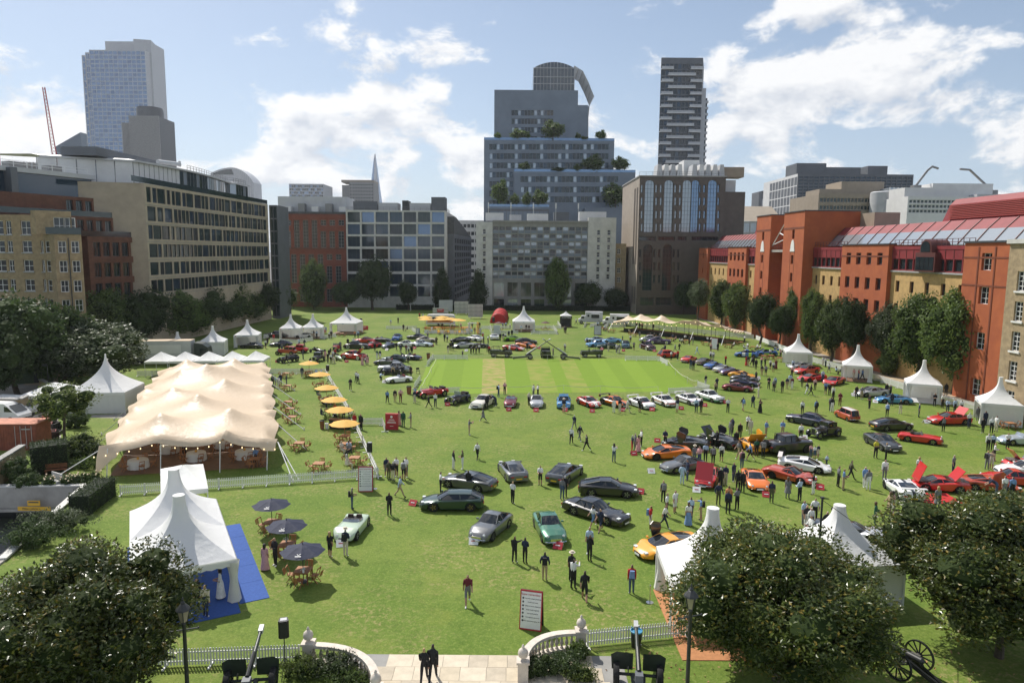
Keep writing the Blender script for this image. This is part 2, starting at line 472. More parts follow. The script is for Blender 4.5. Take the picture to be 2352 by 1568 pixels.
def shell(bld,F,u0,u1,z0,z1,back,m,roof='roof_grey',name='side_wall',front=0.0,skew=0.0):
 """sides, back and roof behind a face that has its own front wall"""
 org=bld.location;mb=MB()
 a,b,c,d=(F.pt(u0,0,front)-org,F.pt(u1,0,front)-org,F.pt(u1+skew*back,0,-back)-org,F.pt(u0+skew*back,0,-back)-org)
 Z=lambda p,z:Vector((p.x,p.y,z))
 for p,q in((b,c),(c,d),(d,a)):mb.add([Z(p,z0),Z(q,z0),Z(q,z1),Z(p,z1)],[(0,1,2,3)])
 # an inner back just behind the openings so that no light leaks through
 i0,i1=F.pt(u0,0,front-1.1)-org,F.pt(u1,0,front-1.1)-org
 mb.add([Z(i0,z0),Z(i1,z0),Z(i1,z1),Z(i0,z1)],[(0,1,2,3)])
 mb.build(name,m,bld,fix=False)
 rb=MB();zz=z1-.05
 rb.add([Z(a,zz),Z(b,zz),Z(c,zz),Z(d,zz)],[(0,1,2,3)])
 return rb.build('roof',roof,bld,fix=False)
def grid_ops(u0,u1,nu,z0,z1,nz,fu=.8,fz=.7,off=.5):
 du,dz=(u1-u0)/nu,(z1-z0)/nz
 return[(u0+du*(i+.5-fu/2),z0+dz*(j+off-fz/2),u0+du*(i+.5+fu/2),z0+dz*(j+off+fz/2))for j in range(nz)for i in range(nu)]
def bthing(label,F,name='building',cat='building'):
 m=(F.a+F.b)/2
 return thing(name,label,cat,(m.x,m.y,0))
 # ---- red brick warehouse at the far end
YF=240.0
def FX(n,x0,x1,Y,y=900):
 a,b=PY(*C(n,x0,y),Y),PY(*C(n,x1,y),Y)
 return Fac(a,b)
F=FX('c2',198,754,YF)
T=lambda n,x,y:F.at(n,x,y)
b=bthing('dark red brick building with tall white gridded windows beside grey framed offices',F)
zt=F.at('c2',470,697)[1]
ops,wins=[],[]
c8=[229,299,367,437,506,575,644,715]
for i,x in enumerate(c8):
 if i in(2,3,4):ops.append(F.rect('c2',x-22,745,x+22,962));wins.append((2,8))
 else:
  ops.append(F.rect('c2',x-22,745,x+22,788));wins.append((2,2))
  ops.append(F.rect('c2',x-22,833,x+22,962));wins.append((2,5))
for i,x in enumerate((275,345,413,482,553,623,694)):
 if i<5:ops.append(F.rect('c2',x-22,1013,x+22,1238));wins.append((2,8))
 else:
  ops.append(F.rect('c2',x-22,1013,x+22,1058));wins.append((2,2));ops.append(F.rect('c2',x-22,1105,x+22,1238));wins.append((2,5))
 ops.append(F.rect('c2',x-22,1285,x+22,1385));wins.append((2,4))
facade(b,F,0,F.W,0,zt,ops,'brick_red',.3,lambda i:(*wins[i],'frame_grey','glass_dark',.12))
shell(b,F,0,F.W,0,zt,22,'brick_red')
zb=F.at('c2',470,966)[1]
block(b,'cornice',F,0,F.W,zt,zt+.7,.6,'frame_dark',.25)
block(b,'string_course',F,0,F.W,zb-.3,zb+.2,0,'brick_brown',.18)
block(b,'plant_room',F,0.0,F.W*.98,zt+.7,zt+6.0,16,'panel_light',-4)
for k in range(5):block(b,'air_unit',F,3+k*4.6,5.2+k*4.6,zt+.7,zt+2.5+(k%2),3.5,'metal_grey' if k%2 else 'panel_white',-1.2)
# ---- grey framed offices, seven bays
F=FX('c2',755,1532,YF-1)
b=bthing('pale grey office block with seven bays of wide glass in a thin frame',F)
zt=F.at('c2',1100,668)[1]
ops=[]
for r,yy in enumerate((682,777,873,971,1068,1168,1265)):
 for k in range(7):
  x=764+k*110.2
  ops.append(F.rect('c2',x,yy,x+98,yy+80))
facade(b,F,0,F.W,0,zt,ops,'stone_pale',.7,lambda i:(3,1,'frame_dark',('glass_green','glass_blue','glass_sky2','glass_dark','glass_blue')[(i*7+i//7*3)%5 if i<36 else 1],.07))
shell(b,F,0,F.W,0,zt,42,'stone_pale')
S=Fac(F.b,F.pt(F.W,0,-42))
so_=[o for o in grid_ops(1.5,40,6,zt-8*4.35,zt-.6,8,.7,.72)if o[1]>.2]
facade(b,S,0,42,0,zt,so_,'stone_pale',.5,(3,1,'frame_dark','glass_dark',.08),out=.02)
for u0,u1,h,m_ in((2,10,3.0,'panel_grey'),(10.5,17,2.6,'panel_light'),(18.5,20.5,3.4,'metal_dark'),(21,28,2.6,'panel_light'),(28.3,33,4.6,'panel_grey')):
 block(b,'plant_room',F,u0,u1,zt,zt+h,9,m_,-2.5)
def railing(bld,pts,h=1.1,step=2.0,m='metal_grey',r=.035,name='railing'):
 mb=MB();org=bld.location if bld else Vector()
 for i in range(len(pts)-1):
  a,c=Vector(pts[i])-org,Vector(pts[i+1])-org
  n=max(1,int((c-a).length/step))
  for q in(.55,1.0):mb.tube([a+Vector((0,0,h*q)),c+Vector((0,0,h*q))],r,4)
  for k in range(n+1):p=a.lerp(c,k/n);mb.tube([p,p+Vector((0,0,h))],r,4)
 return mb.build(name,m,bld)
railing(b,[F.pt(0,zt,-.5),F.pt(F.W,zt,-.5),F.pt(F.W-.3,zt,-20)])
# ---- white office at the end of the side street, seen in the gap
F=FX('c2',1600,1830,330)
b=bthing('distant white office block with ribbon windows in the gap between buildings',F)
zt=F.at('c2',1720,748)[1]
ops=[o for o in grid_ops(0.5,F.W-.5,7,zt-13*3.5,zt-.8,13,.82,.5)if o[1]>0]
facade(b,F,0,F.W,0,zt,ops,'stone_pale',.3,(1,1,'frame_grey','glass_dark',.1));shell(b,F,0,F.W,0,zt,20,'stone_pale')
F=Fac(PY(*C('c2',1600,900),246),PY(*C('c2',1735,900),300))
b=bthing('narrow dark glass building with sloping roof beside pale framed offices',F)
za,zc=F.at('c2',1610,722)[1],F.at('c2',1730,880)[1]
ops=grid_ops(1,F.W-1,8,2,zc-1,9,.8,.7)
facade(b,F,0,F.W,0,zc,ops,'panel_grey',.25,(1,1,'frame_dark','glass_dark',.1));shell(b,F,0,F.W,0,zc,8,'panel_grey')
mb=MB();o_=b.location
mb.add([F.pt(0,zc)-o_,F.pt(F.W,zc)-o_,F.pt(F.W*.1,za)-o_,F.pt(0,za)-o_,F.pt(0,zc,-8)-o_,F.pt(F.W,zc,-8)-o_,F.pt(F.W*.1,za,-8)-o_,F.pt(0,za,-8)-o_],[(0,1,2,3),(7,6,5,4),(1,5,6,2),(2,6,7,3),(0,3,7,4)])
mb.build('roof_slope','roof_slate',b)
# ---- centre office with white end piers
F=FX('D',1093,1405,237)
b=bthing('grey glazed office block with white stone end piers, low behind the hedge',F)
zt=F.at('D',1240,511)[1];ztp=F.at('D',1380,500)[1]
u1,u2=F.at('D',1131,600)[0],F.at('D',1349,600)[0]
zm=F.at('D',1240,640)[1]
rows=7;ops=[]
rz=(zt-1.2-zm)/rows
nb=15
for j in range(rows):
 for i in range(nb):
  du=(u2-u1)/nb
  ops.append((u1+i*du+.12,zm+j*rz+rz*.42,u1+(i+1)*du-.12,zm+(j+1)*rz-.2))
ops+=[(u1+i*(u2-u1)/7+.5,4.2,u1+(i+1)*(u2-u1)/7-.5,zm-1.3)for i in range(7)]
ops+=[(u1+i*(u2-u1)/7+.5,.3,u1+(i+1)*(u2-u1)/7-.5,3.4)for i in range(7)]
facade(b,F,u1,u2,0,zt,ops,'stone_grey',.45,lambda i:(2 if i>=rows*nb else 1,1,'frame_grey',('glass_dark','glass_green','glass_pale')[(i*5+i//4)%7%3 if(i*13)%11>1 else 2],.07))
for j in range(rows):
 for i in range(nb):
  du=(u2-u1)/nb
  if(i+j)%1==0:block(b,'spandrel_panel',F,u1+i*du+.12,u1+(i+1)*du-.12,zm+j*rz+.1,zm+j*rz+rz*.38,0,'panel_blue' if(i*3+j)%5 else 'panel_grey',.06)
for(a0,a1,top,cols)in((0,u1,zt,(.5,)),(u2,F.W,ztp,(.38,.75))):
 o2=[(a0+(a1-a0)*c-.55,zm-1+j*rz*.98+1.0,a0+(a1-a0)*c+.55,zm-1+j*rz*.98+2.7)for j in range(7)for c in cols if zm+j*rz*.98+2.7<top]
 facade(b,F,a0,a1,0,top,o2,'stone_pale',.3,(1,2,'frame_white','glass_dark',.1),out=.5)
 for o in o2:block(b,'window_sill',F,o[0]-.15,o[2]+.15,o[1]-.25,o[1],-.4,'stone_pale',.68)
 shell(b,F,a0,a1,0,top,18,'stone_pale',front=.5)
shell(b,F,u1,u2,0,zt,18,'stone_grey')
block(b,'cornice',F,u1,u2,zt,zt+.6,1.0,'stone_grey',.4)
for k,(uu,ww,hh)in enumerate(((3,6,2.6),(11,4,2.0),(17,7,2.4),(26,5,3.0),(34.5,9,3.2))):
 block(b,'plant_room',F,uu,uu+ww,zt+.6,zt+.6+hh,7,('panel_white','panel_light','panel_white','panel_grey','panel_white')[k],-3)
for k in range(5):
 mb=MB();p=F.pt(4+k*7.5,zt+.6,-2)-b.location;mb.tube([p,p+Vector((0,0,5.5))],.07,5);mb.box(p+Vector((0,0,5)),(.35,.25,1.8));mb.build('antenna','metal_white',b)
 # ---- narrow brown brick block and the wall behind the lawn
F=FX('c4',100,235,238)
b=bthing('small brown brick block between white pier and granite arches',F)
zt=F.at('c4',160,838)[1]
ops=[F.rect('c4',x-16,y,x+16,y+46)for x in(112,168)for y in(885,968,1055,1140)]
facade(b,F,0,F.W,0,zt,ops,'brick_yellow',.25,(2,2,'frame_white','glass_dark',.1));shell(b,F,0,F.W,0,zt,14,'brick_yellow')
# ---- granite building with tall arched windows
F=FX('c4',338,1100,222)
b=bthing('dark brown granite office block with tall arched glass bays',F)
zt=F.at('c4',700,240)[1]
ops=[];win=[]
arcs=[]
cx=[440,612,775,850,1002]
for x,w in zip(cx,(42,41,40,34,41)):
 r1=F.rect('c4',x-w,268,x+w,738);ops.append(r1);win.append((3,12,'frame_dark','glass_pale' if x<800 else 'glass_sky',.12));arcs.append(r1)
for x in(375,505,546,676,718,895,936,1062):
 for y in(312,426,544,660):
  ops.append(F.rect('c4',x-9,y,x+9,y+70));win.append((1,2,'frame_dark','glass_pale' if x<800 else 'glass_sky',.1))
for x0,x1 in((350,500),(520,670),(695,775),(820,1060)):
 ops.append(F.rect('c4',x0,775,x1,812));win.append((5,1,'frame_dark','glass_dark',.15))
for x in(425,600):
 r1=F.rect('c4',x-42,845,x+42,1260);ops.append(r1);win.append((3,10,'frame_dark','glass_green',.12));arcs.append(r1)
for x in(360,485,530,660,700):
 for y in(890,1005,1120):ops.append(F.rect('c4',x-9,y,x+9,y+72));win.append((1,2,'frame_dark','glass_green',.1))
for x0,x1 in((360,480),(500,640),(700,800),(830,930)):ops.append(F.rect('c4',x0,1320,x1,1392));win.append((3,2,'frame_dark','glass_green',.12))
for o in ops:pass
facade(b,F,0,F.W,0,zt,ops,'granite_brown',.4,lambda i:win[i])
for r1 in arcs:
 mb=MB();w=r1[2]-r1[0];cu=(r1[0]+r1[2])/2;rr=w/2;z1=r1[3];org=b.location
 for sgn in(-1,1):
  pts=[F.pt(cu+sgn*rr,z1,-.03)-org]
  for k in range(9):
   t=math.pi/2*k/8
   pts.append(F.pt(cu+sgn*rr*math.cos(t),z1-rr+rr*math.sin(t),-.03)-org)
  n_=len(pts);back=[p+F.N*-.3 for p in pts]
  mb.add(pts,[(0,k,k+1)if sgn>0 else(0,k+1,k)for k in range(1,n_-1)])
  mb.add(pts+back,[(k,k+1,n_+k+1,n_+k)for k in range(1,n_-1)])
 mb.build('arch_head','granite_brown',b,fix=False)
shell(b,F,0,F.W,0,zt,34,'granite_brown')
S=Fac(F.pt(0,0,-34),F.a);us=34
so_=[(us-9.2+k*4.4,zt-27,us-6.4+k*4.4,zt-3)for k in range(2)]+[(us-9.2+k*4.4,3,us-6.4+k*4.4,zt-34)for k in range(2)]
facade(b,S,0,us,0,zt,so_,'granite_light',.4,(2,10,'frame_dark','glass_dark',.12),out=.02)
block(b,'cornice',F,-.3,F.W+.2,zt,zt+.35,34,'frame_grey',.3)
za=F.at('c4',1130,372)[1]
block(b,'side_wing',F,F.W+.01,F.W+6.5,0,za,30,'granite_brown',-1)
block(b,'roof_drum',F,F.W-1.0,F.W+4.0,za-.1,zt-.6,12,'panel_light',-3)
for k in range(9):
 u=5.5+k*2.1+(2.5 if k>3 else 0)
 mb=MB();org=b.location
 mb.add([F.pt(u,zt+.4,-2)-org,F.pt(u+1.9,zt+.4,-2)-org,F.pt(u+1.5,zt+4,-2)-org,F.pt(u+.4,zt+4,-2)-org,F.pt(u,zt+.4,-8)-org,F.pt(u+1.9,zt+.4,-8)-org,F.pt(u+1.5,zt+4,-8)-org,F.pt(u+.4,zt+4,-8)-org],[(0,1,2,3),(7,6,5,4),(0,4,5,1),(1,5,6,2),(2,6,7,3),(3,7,4,0)])
 mb.build('cooling_tower','panel_white' if k%2 else 'panel_light',b)
block(b,'plant_room',F,26.5,33,zt+.35,zt+3.4,9,'panel_tan',-3)
block(b,'plant_room',F,15.5,20.5,zt+.35,zt+6.2,16,'panel_white',-9)
railing(b,[F.pt(-.2,zt+.35,0),F.pt(F.W,zt+.35,0)])
# ---- stepped blue office block with planted terraces
F=FX('c3',262,1455,330,1200)
b=bthing('stepped blue grey office block with trees on its terraces',F)
def uz(x,y):return F.at('c3',x,y)
steps=[('low',500,1455,1152,None,0.0),('main',262,1308,880,None,-9.0),('top',336,1042,416,None,-24.0)]
u_l0,u_l1,z_l=uz(502,1200)[0],uz(1453,1200)[0],uz(950,1152)[1]
u_m0,u_m1,z_m=uz(260,1000)[0],uz(1308,1000)[0],uz(780,880)[1]
u_t0,u_t1,z_t=uz(336,600)[0],uz(1040,600)[0],uz(680,416)[1]
def strip_ops(x0,x1,ys,n,h=46):
 r=[]
 for y in ys:
  for k in range(n):
   a=x0+(x1-x0)*k/n;r.append(F.rect('c3',a+1.2,y,a+(x1-x0)/n-1.2,y+h))
 return r
gl=lambda i:(1,1,'frame_dark',('glass_dark','glass_blue','glass_green','glass_dark','glass_pale')[(i*7+i//9)%5],.1)
ops=strip_ops(552,1320,(1186,1268,1345),26)
facade(b,F,u_l0,u_l1,0,z_l,ops,'panel_blue',.25,gl);shell(b,F,u_l0,u_l1,0,z_l,9,'panel_blue')
ops=strip_ops(302,1265,(910,985,1060),33)+strip_ops(302,495,(1135,1210,1285,1362),7)
facade(b,F,u_m0,u_m1,0,z_m,ops,'panel_blue',.25,gl,out=-9.0);shell(b,F,u_m0,u_m1,0,z_m,24,'panel_blue',front=-9)
ops=strip_ops(481,835,(585,657,730,805),13)
facade(b,F,u_t0,u_t1,z_m-3,z_t,ops,'panel_blue',.25,gl,out=-24.0);shell(b,F,u_t0,u_t1,z_m-3,z_t,52,'panel_blue',front=-24)
zg=uz(500,1440)[1]
block(b,'glass_terrace',F,uz(300,1440)[0],uz(765,1440)[0],0,zg,0,'panel_blue',14)
block(b,'glass_terrace',F,uz(1040,1440)[0],uz(1345,1440)[0],0,zg,0,'panel_blue',12)
facade(b,F,uz(302,1440)[0],uz(763,1440)[0],zg-9,zg-1,grid_ops(uz(320,1500)[0],uz(755,1500)[0],14,zg-8,zg-1.5,1,.9,.85),'panel_grey',.2,gl,out=14.05)
for(a0,a1,z,f_)in((u_l0,u_l1,z_l,0),(u_m0,u_m1,z_m,-9),(uz(300,1440)[0],uz(765,1440)[0],zg,14)):
 block(b,'glass_balustrade',F,a0,a1,z,z+1.1,-(f_-.12),'glass_sky',f_-.02)
mats_rib=MB();org=b.location
# the curved lattice of the far tower, and its barrel roofed lantern
S2=MB()
prof_=[uz(x,y)for x,y in((1015,205),(1085,248),(1135,350),(1180,462),(1140,540),(1130,640),(1128,868))]
for k in range(14):
 S2.tube([F.pt(u_,z_,-26-k*1.6)-org for u_,z_ in prof_],.22,5)
for i in range(len(prof_)-1):
 for f_ in((0,.5)if i<4 else(0,)):
  u_,z_=prof_[i][0]+(prof_[i+1][0]-prof_[i][0])*f_,prof_[i][1]+(prof_[i+1][1]-prof_[i][1])*f_
  S2.tube([F.pt(u_,z_,-26)-org,F.pt(u_,z_,-26-13*1.6)-org],.22,5)
block(b,'rounded_flank',F,u_t1,prof_[-1][0]-.4,z_m-3,prof_[4][1],47,'panel_blue',-25)
S2.build('steel_lattice','panel_light',b)
ul0,ul1=uz(668,300)[0],uz(1016,300)[0];zl1,zl2=uz(840,218)[1],uz(840,165)[1]
mb=MB();rows=[]
for dd in(-27,-62):
 rw=[F.pt(ul0,z_t,dd)-org]
 for k in range(13):
  t=k/12;rw.append(F.pt(ul0+(ul1-ul0)*t,zl1+(zl2-zl1)*math.sin(math.pi*t)**.8,dd)-org)
 rw.append(F.pt(ul1,z_t,dd)-org);rows.append(rw)
mb.grid(rows);n_=len(rows[0]);mb.add(rows[0],[tuple(range(n_))])
mb.build('lantern','glass_blue',b)
for k in range(13):
 t=k/12;u=ul0+(ul1-ul0)*t
 block(b,'mullion',F,u-.12,u+.12,z_t,zl1+(zl2-zl1)*math.sin(math.pi*t)**.8,26.9,'panel_light' if k in(0,5,7,12)else 'frame_grey',-26.7)
for zz in(z_t+(zl1-z_t)*q for q in(.33,.62,1.0)):block(b,'transom',F,ul0,ul1,zz-.15,zz+.15,26.9,'panel_light',-26.65)
F_ROPE=F;ROPE=(z_l,z_m,zg)
# ---- slim residential tower with staggered balconies
F=FX('c3',1660,1985,420,255)
b=bthing('slim dark residential tower with staggered white balconies',F,'tower','tower')
F2=FX('c3',1648,1974,420,700)
zt=F.at('c3',1820,258)[1];zb=F.at('c3',1800,1180)[1]
nf=18
ops=[]
fz=(zt-3-zb)/nf
for j in range(nf):
 for i in range(10):
  ops.append((F.W*(i+.06)/10,zb+j*fz+.3,F.W*(i+.94)/10,zb+(j+1)*fz-.4))
facade(b,F,0,F.W,0,zt,ops,'panel_grey',.2,lambda i:(1,1,'frame_dark',('glass_dark','glass_dark','glass_blue')[(i*5+i//10)%3],.12));shell(b,F,0,F.W,0,zt,22,'panel_grey',skew=.29)
for j in range(nf):
 z=zb+j*fz
 for(a0,a1)in(((.16,.83),)if j%2==0 else((0,.29),(.70,1))):
  sl_=block(b,'balcony',F,F.W*a0,F.W*a1,z-.1,z+.35,0,'panel_white',1.7)
  block(b,'glass_balustrade',F,F.W*a0+.1,F.W*a1-.1,z+.35,z+1.5,-1.5,'panel_light',1.6)
S=Fac(F.b,F.pt(F.W,0,-22));z2=F.at('c3',1990,490)[1]
block(b,'side_core',F,F.W+.02,F.W+3.0,0,z2,14,'panel_light',-2)
for j in range(int((z2-zb)/fz)-1):block(b,'side_balcony',F,F.W+3.0,F.W+5.2,zb+j*fz-.1,zb+j*fz+1.2,12,'panel_light',-4)
block(b,'side_glazing',F,F.W+3.0,F.W+4.6,0,z2-5,11.5,'glass_dark',-4.5)
# ---- corrugated shed roof behind the granite block
F=FX('c4',1090,1640,262)
b=bthing('large pale corrugated pitched roof behind the orange brick range',F)
z0,z1=F.at('c4',1400,640)[1],F.at('c4',1400,484)[1]
mb=MB();org=b.location
n_=60
top=[F.pt(F.W*k/n_,z1+(.12 if k%2 else 0),-14)-org for k in range(n_+1)];bot=[F.pt(F.W*k/n_,z0+(.12 if k%2 else 0),0)-org for k in range(n_+1)]
mb.grid([bot,top]);mb.build('roof','panel_tan',b,fix=False)
facade(b,F,0,F.W,0,z0,grid_ops(.4,F.W-.4,9,z0-4.2,z0-.2,1,.92,.9),'panel_light',.2,(1,1,'frame_white','glass_pale',.12))
block(b,'gable',F,F.W,F.W+.3,0,z0,28,'panel_tan',0)
# ---- long orange and ochre brick range along the right side
PA,PB=G(1600,727),G(2187,902)
dirn=(PB-PA).normalized()
F=Fac(PA,PA+dirn*260)
b=bthing('long orange and ochre brick range with sloped maroon glass attic, behind trees',F)
b.location=(PA.x,PA.y,0)
def u5(x,y):return F.at('c5',x,y)
def u4(x,y):return F.at('c4',x,y)
zs=u5(1400,968)[1]
zw=u5(1400,850)[1];zr=u5(1400,780)[1]
secs=[]
e=[u4(905,1000)[0],u4(985,1000)[0],u4(1170,950)[0],u4(1335,950)[0],u4(1475,950)[0],u5(230,800)[0],u5(335,800)[0],u5(500,800)[0],u5(748,850)[0],u5(1118,850)[0],u5(1745,850)[0],u5(2130,850)[0],u5(2130,850)[0]+40]
kinds=['pier','ochre','orange','ochre','tower','recess','tower','ochre','orange','ochre','orange2','ochre']
zp=u5(950,745)[1]
zT=u5(430,490)[1]
zrow=[u5(1400,1120)[1],u5(1400,1055)[1]]
fl=3.55
def small_ops(u0,u1,zc,n,w,h):return[(u0+(u1-u0)*(k+.5)/n-w/2,zc-h/2,u0+(u1-u0)*(k+.5)/n+w/2,zc+h/2)for k in range(n)]
zc2=sum(zrow)/2
for(u0,u1,k)in zip(e[:-1],e[1:],kinds):
 wd=u1-u0
 if k=='ochre':
  n=max(2,round(wd/3.4));ops=[]
  for z in(zc2,zc2-fl,zc2-2*fl):
   if z>1.2:ops+=small_ops(u0,u1,z,n,1.0,1.75)
  facade(b,F,u0,u1,0,zs,ops,'brick_ochre',.25,(1,1,'frame_maroon','glass_dark',.09));shell(b,F,u0,u1,0,zs,12,'brick_ochre',name='inner_wall')
  block(b,'ledge',F,u0,u1,zs,zs+.25,0,'frame_grey',.25)
  n2=max(3,round(wd/1.9))
  facade(b,F,u0,u1,zs+.25,zr,small_ops(u0,u1,(zs+.3+zw)/2,n2,wd/n2-.18,zw-zs-.5),'maroon_metal',.2,(1,1,'frame_maroon','glass_dark',.09),name='attic_wall',out=.05)
  block(b,'attic_fascia',F,u0,u1,zr,zr+.5,.8,'maroon_metal',.12)
  for q in range(n2+1):block(b,'attic_rib',F,u0+wd*q/n2-.04,u0+wd*q/n2+.04,zw,zr,-.05,'frame_maroon',.1)
  railing(b,[F.pt(u0,zr+.5,-.2),F.pt(u1,zr+.5,-.2)],1.0,1.1,'frame_maroon')
 elif k in('orange','pier'):
  ops=[]
  if k=='orange':
   for z in(zw-.2,zc2+.1,zc2-fl,zc2-2*fl):
    if z>1.2:ops+=small_ops(u0+.8,u1-.8,z,4,1.5,2.0)
  else:ops=small_ops(u0,u1,zw,1,.8,1.6)+small_ops(u0,u1,zc2,1,.8,1.6)
  facade(b,F,u0,u1,0,zp,ops,'brick_orange',.3,(1,1,'frame_maroon','glass_dark',.22),out=.7);shell(b,F,u0,u1,0,zp,12,'brick_orange',front=.7,name='inner_wall')
  block(b,'coping',F,u0-.1,u1+.1,zp,zp+.2,.5,'frame_dark',.85)
  block(b,'brick_band',F,u0,u1,zp-2.0,zp-1.75,-.7,'brick_orange_dark',.74)
 elif k=='tower':
  um=(u0+u1)/2;ops=[(um-.55,z-.9,um+.55,z+.9)for z in(zr+3.2,zw-.6,zc2+.2,zc2-fl,zc2-2*fl)if z>1]
  facade(b,F,u0,u1,0,zT,ops,'brick_orange',.3,(1,2,'frame_maroon','glass_dark',.1),out=2.2);shell(b,F,u0,u1,0,zT,9,'brick_orange',front=2.2,name='inner_wall')
  block(b,'coping',F,u0-.1,u1+.1,zT,zT+.2,9,'frame_dark',2.35)
  block(b,'brick_band',F,u0,u1,zT-3.4,zT-3.0,-2.2,'brick_orange_dark',2.24)
  mb=MB();org=b.location;zz=zw+1.0
  poly=[(-1.0,0),(1.0,0),(1.0,.5)]+[(.85*math.cos(t),.5+1.9*math.sin(t))for t in[math.pi*q/8 for q in range(9)]]+[(-1.0,.5)]
  mb.add([F.pt(um+p,zz+q,2.3)-org for p,q in poly]+[F.pt(um+p,zz+q,2.2)-org for p,q in poly],[tuple(range(len(poly)))]+[(i,(i+1)%len(poly),len(poly)+(i+1)%len(poly),len(poly)+i)for i in range(len(poly))])
  mb.build('white_keystone','frame_white',b)
  for s_ in(-1,1):block(b,'brick_band',F,um+s_*.95-.06,um+s_*.95+.06,0,zz,-2.2,'brick_orange_dark',2.23)
 elif k=='recess':
  facade(b,F,u0,u1,0,zT-6.5,grid_ops(u0+.2,u1-.2,2,.5,zT-7,8,.92,.86),'frame_maroon',.2,(1,1,'frame_dark','glass_dark',.1),out=-2.5)
  shell(b,F,u0,u1,0,zT-6.5,9,'brick_orange',front=-2.5,name='inner_wall')
  block(b,'bridge',F,u0,u1,zr-.4,zr+.1,1.0,'concrete',1.8);railing(b,[F.pt(u0,zr+.1,1.7),F.pt(u1,zr+.1,1.7)],1.1,.8,'frame_maroon')
  mb=MB();org=b.location
  for a_,c_ in(((u0,zT-6.5),(u1,zT-1.2)),((u1,zT-1.2),(u1,zT-5.2)),((u1,zT-5.2),(u0,zT-6.5)),((u0+wd*.55,zT-4.0),(u1,zT-4.8))):
   mb.tube([F.pt(*a_,1.6)-org,F.pt(*c_,1.6)-org],.12,5)
  mb.build('canopy_frame','metal_white',b)
 else:
  um=(u0+u1)/2;ops=[(um-.9,z-1.1,um+.9,z+1.1)for z in(zw-.3,zc2-.2,zc2-2*fl+1,2.0)if z>1]
  facade(b,F,u0,u1,0,zp,ops,'brick_orange',.35,(2,3,'frame_white','glass_dark',.08),out=1.2);shell(b,F,u0,u1,0,zp,12,'brick_orange',front=1.2,name='inner_wall')
  block(b,'coping',F,u0-.1,u1+.1,zp,zp+.25,.8,'frame_dark',1.4)
  for zz in(zp-2.0,zp-5.6):block(b,'brick_band',F,u0,u1,zz,zz+.22,-1.2,'brick_orange_dark',1.24)
  for s_ in(-1,1):block(b,'brick_band',F,um+s_*1.5-.12,um+s_*1.5+.12,0,zw+1.6,-1.2,'brick_orange_dark',1.26)
  # sloped glazed attic roofs
def slope_roof(u0,u1,z0,zg_,z1,d0,dg,d1,nb):
 org=b.location
 for name,za,zb_,da,db,mm in(('roof_glazing',z0,zg_,d0,dg,'glass_pale'),('roof_panel',zg_,z1,dg,d1,'maroon_metal')):
  for k in range(nb):
   a,c=u0+(u1-u0)*k/nb,u0+(u1-u0)*(k+1)/nb
   mb=MB();mb.add([F.pt(a+.06,za,-da)-org,F.pt(c-.06,za,-da)-org,F.pt(c-.06,zb_,-db)-org,F.pt(a+.06,zb_,-db)-org],[(0,1,2,3)])
   mb.build(name,mm,b,fix=False)
 for k in range(nb+1):
  mb=MB();a=u0+(u1-u0)*k/nb
  mb.bar(F.pt(a,z0,-d0+.05)-org,F.pt(a,zg_,-dg+.05)-org,.14);mb.bar(F.pt(a,zg_,-dg+.05)-org,F.pt(a,z1,-d1+.05)-org,.14)
  mb.build('roof_rib','frame_maroon',b)
 mb=MB();mb.add([F.pt(u0,z1,-d1)-org,F.pt(u1,z1,-d1)-org,F.pt(u1,z1,-d1-18)-org,F.pt(u0,z1,-d1-18)-org,F.pt(u0,z0,-d0)-org,F.pt(u0,z0,-d1-18)-org,F.pt(u1,z0,-d0)-org,F.pt(u1,z0,-d1-18)-org],[(0,1,2,3),(4,0,3,5),(1,6,7,2)]);mb.build('roof','maroon_metal',b,fix=False)
zA,zB,zC=zr+.8,u5(1400,655)[1],u5(1400,600)[1]
zB=zr+2.9;zC=zr+4.4
slope_roof(e[7]+.3,e[12],zA,zB,zC,2.6,4.4,6.0,27)
slope_roof(e[0]+1.5,e[4]-.3,zA,zB,zC,2.6,4.4,6.0,20)
def pod(u0,u1,z0,z1,d):
 mb=MB();org=b.location
 prof=[(0,z0),(.6,z0+(z1-z0)*.75),(1.5,z1),(7,z1),(7,z0)]
 n_=len(prof)
 vs=[F.pt(u0-(.8 if i==0 else 0),z,-d-q)-org for i,(q,z)in enumerate(prof)]+[F.pt(u1+(.8 if i==0 else 0),z,-d-q)-org for i,(q,z)in enumerate(prof)]
 mb.add(vs,[tuple(range(n_)),tuple(range(2*n_-1,n_-1,-1))]+[(k,n_+k,n_+(k+1)%n_,(k+1)%n_)for k in range(n_)])
 mb.build('roof_plant_pod','maroon_metal',b)
 nl=9
 for k in range(nl):
  z=z0+.4+(z1-z0-1.4)*k/nl
  block(b,'louvre',F,u0+1,u1-1,z,z+.16,d+.5,'louvre_red',-d+.22)
pod(u5(1090,560)[0]+2,u5(1930,560)[0]+4,zC,zC+3.6,8.0)
pod(u4(1120,740)[0]+1,u4(1300,740)[0]+1,zC,zC+3.4,8.0)
block(b,'stair_head',F,e[7]-3,e[7]+5,zr,zT-.4,14,'panel_tan',-9)
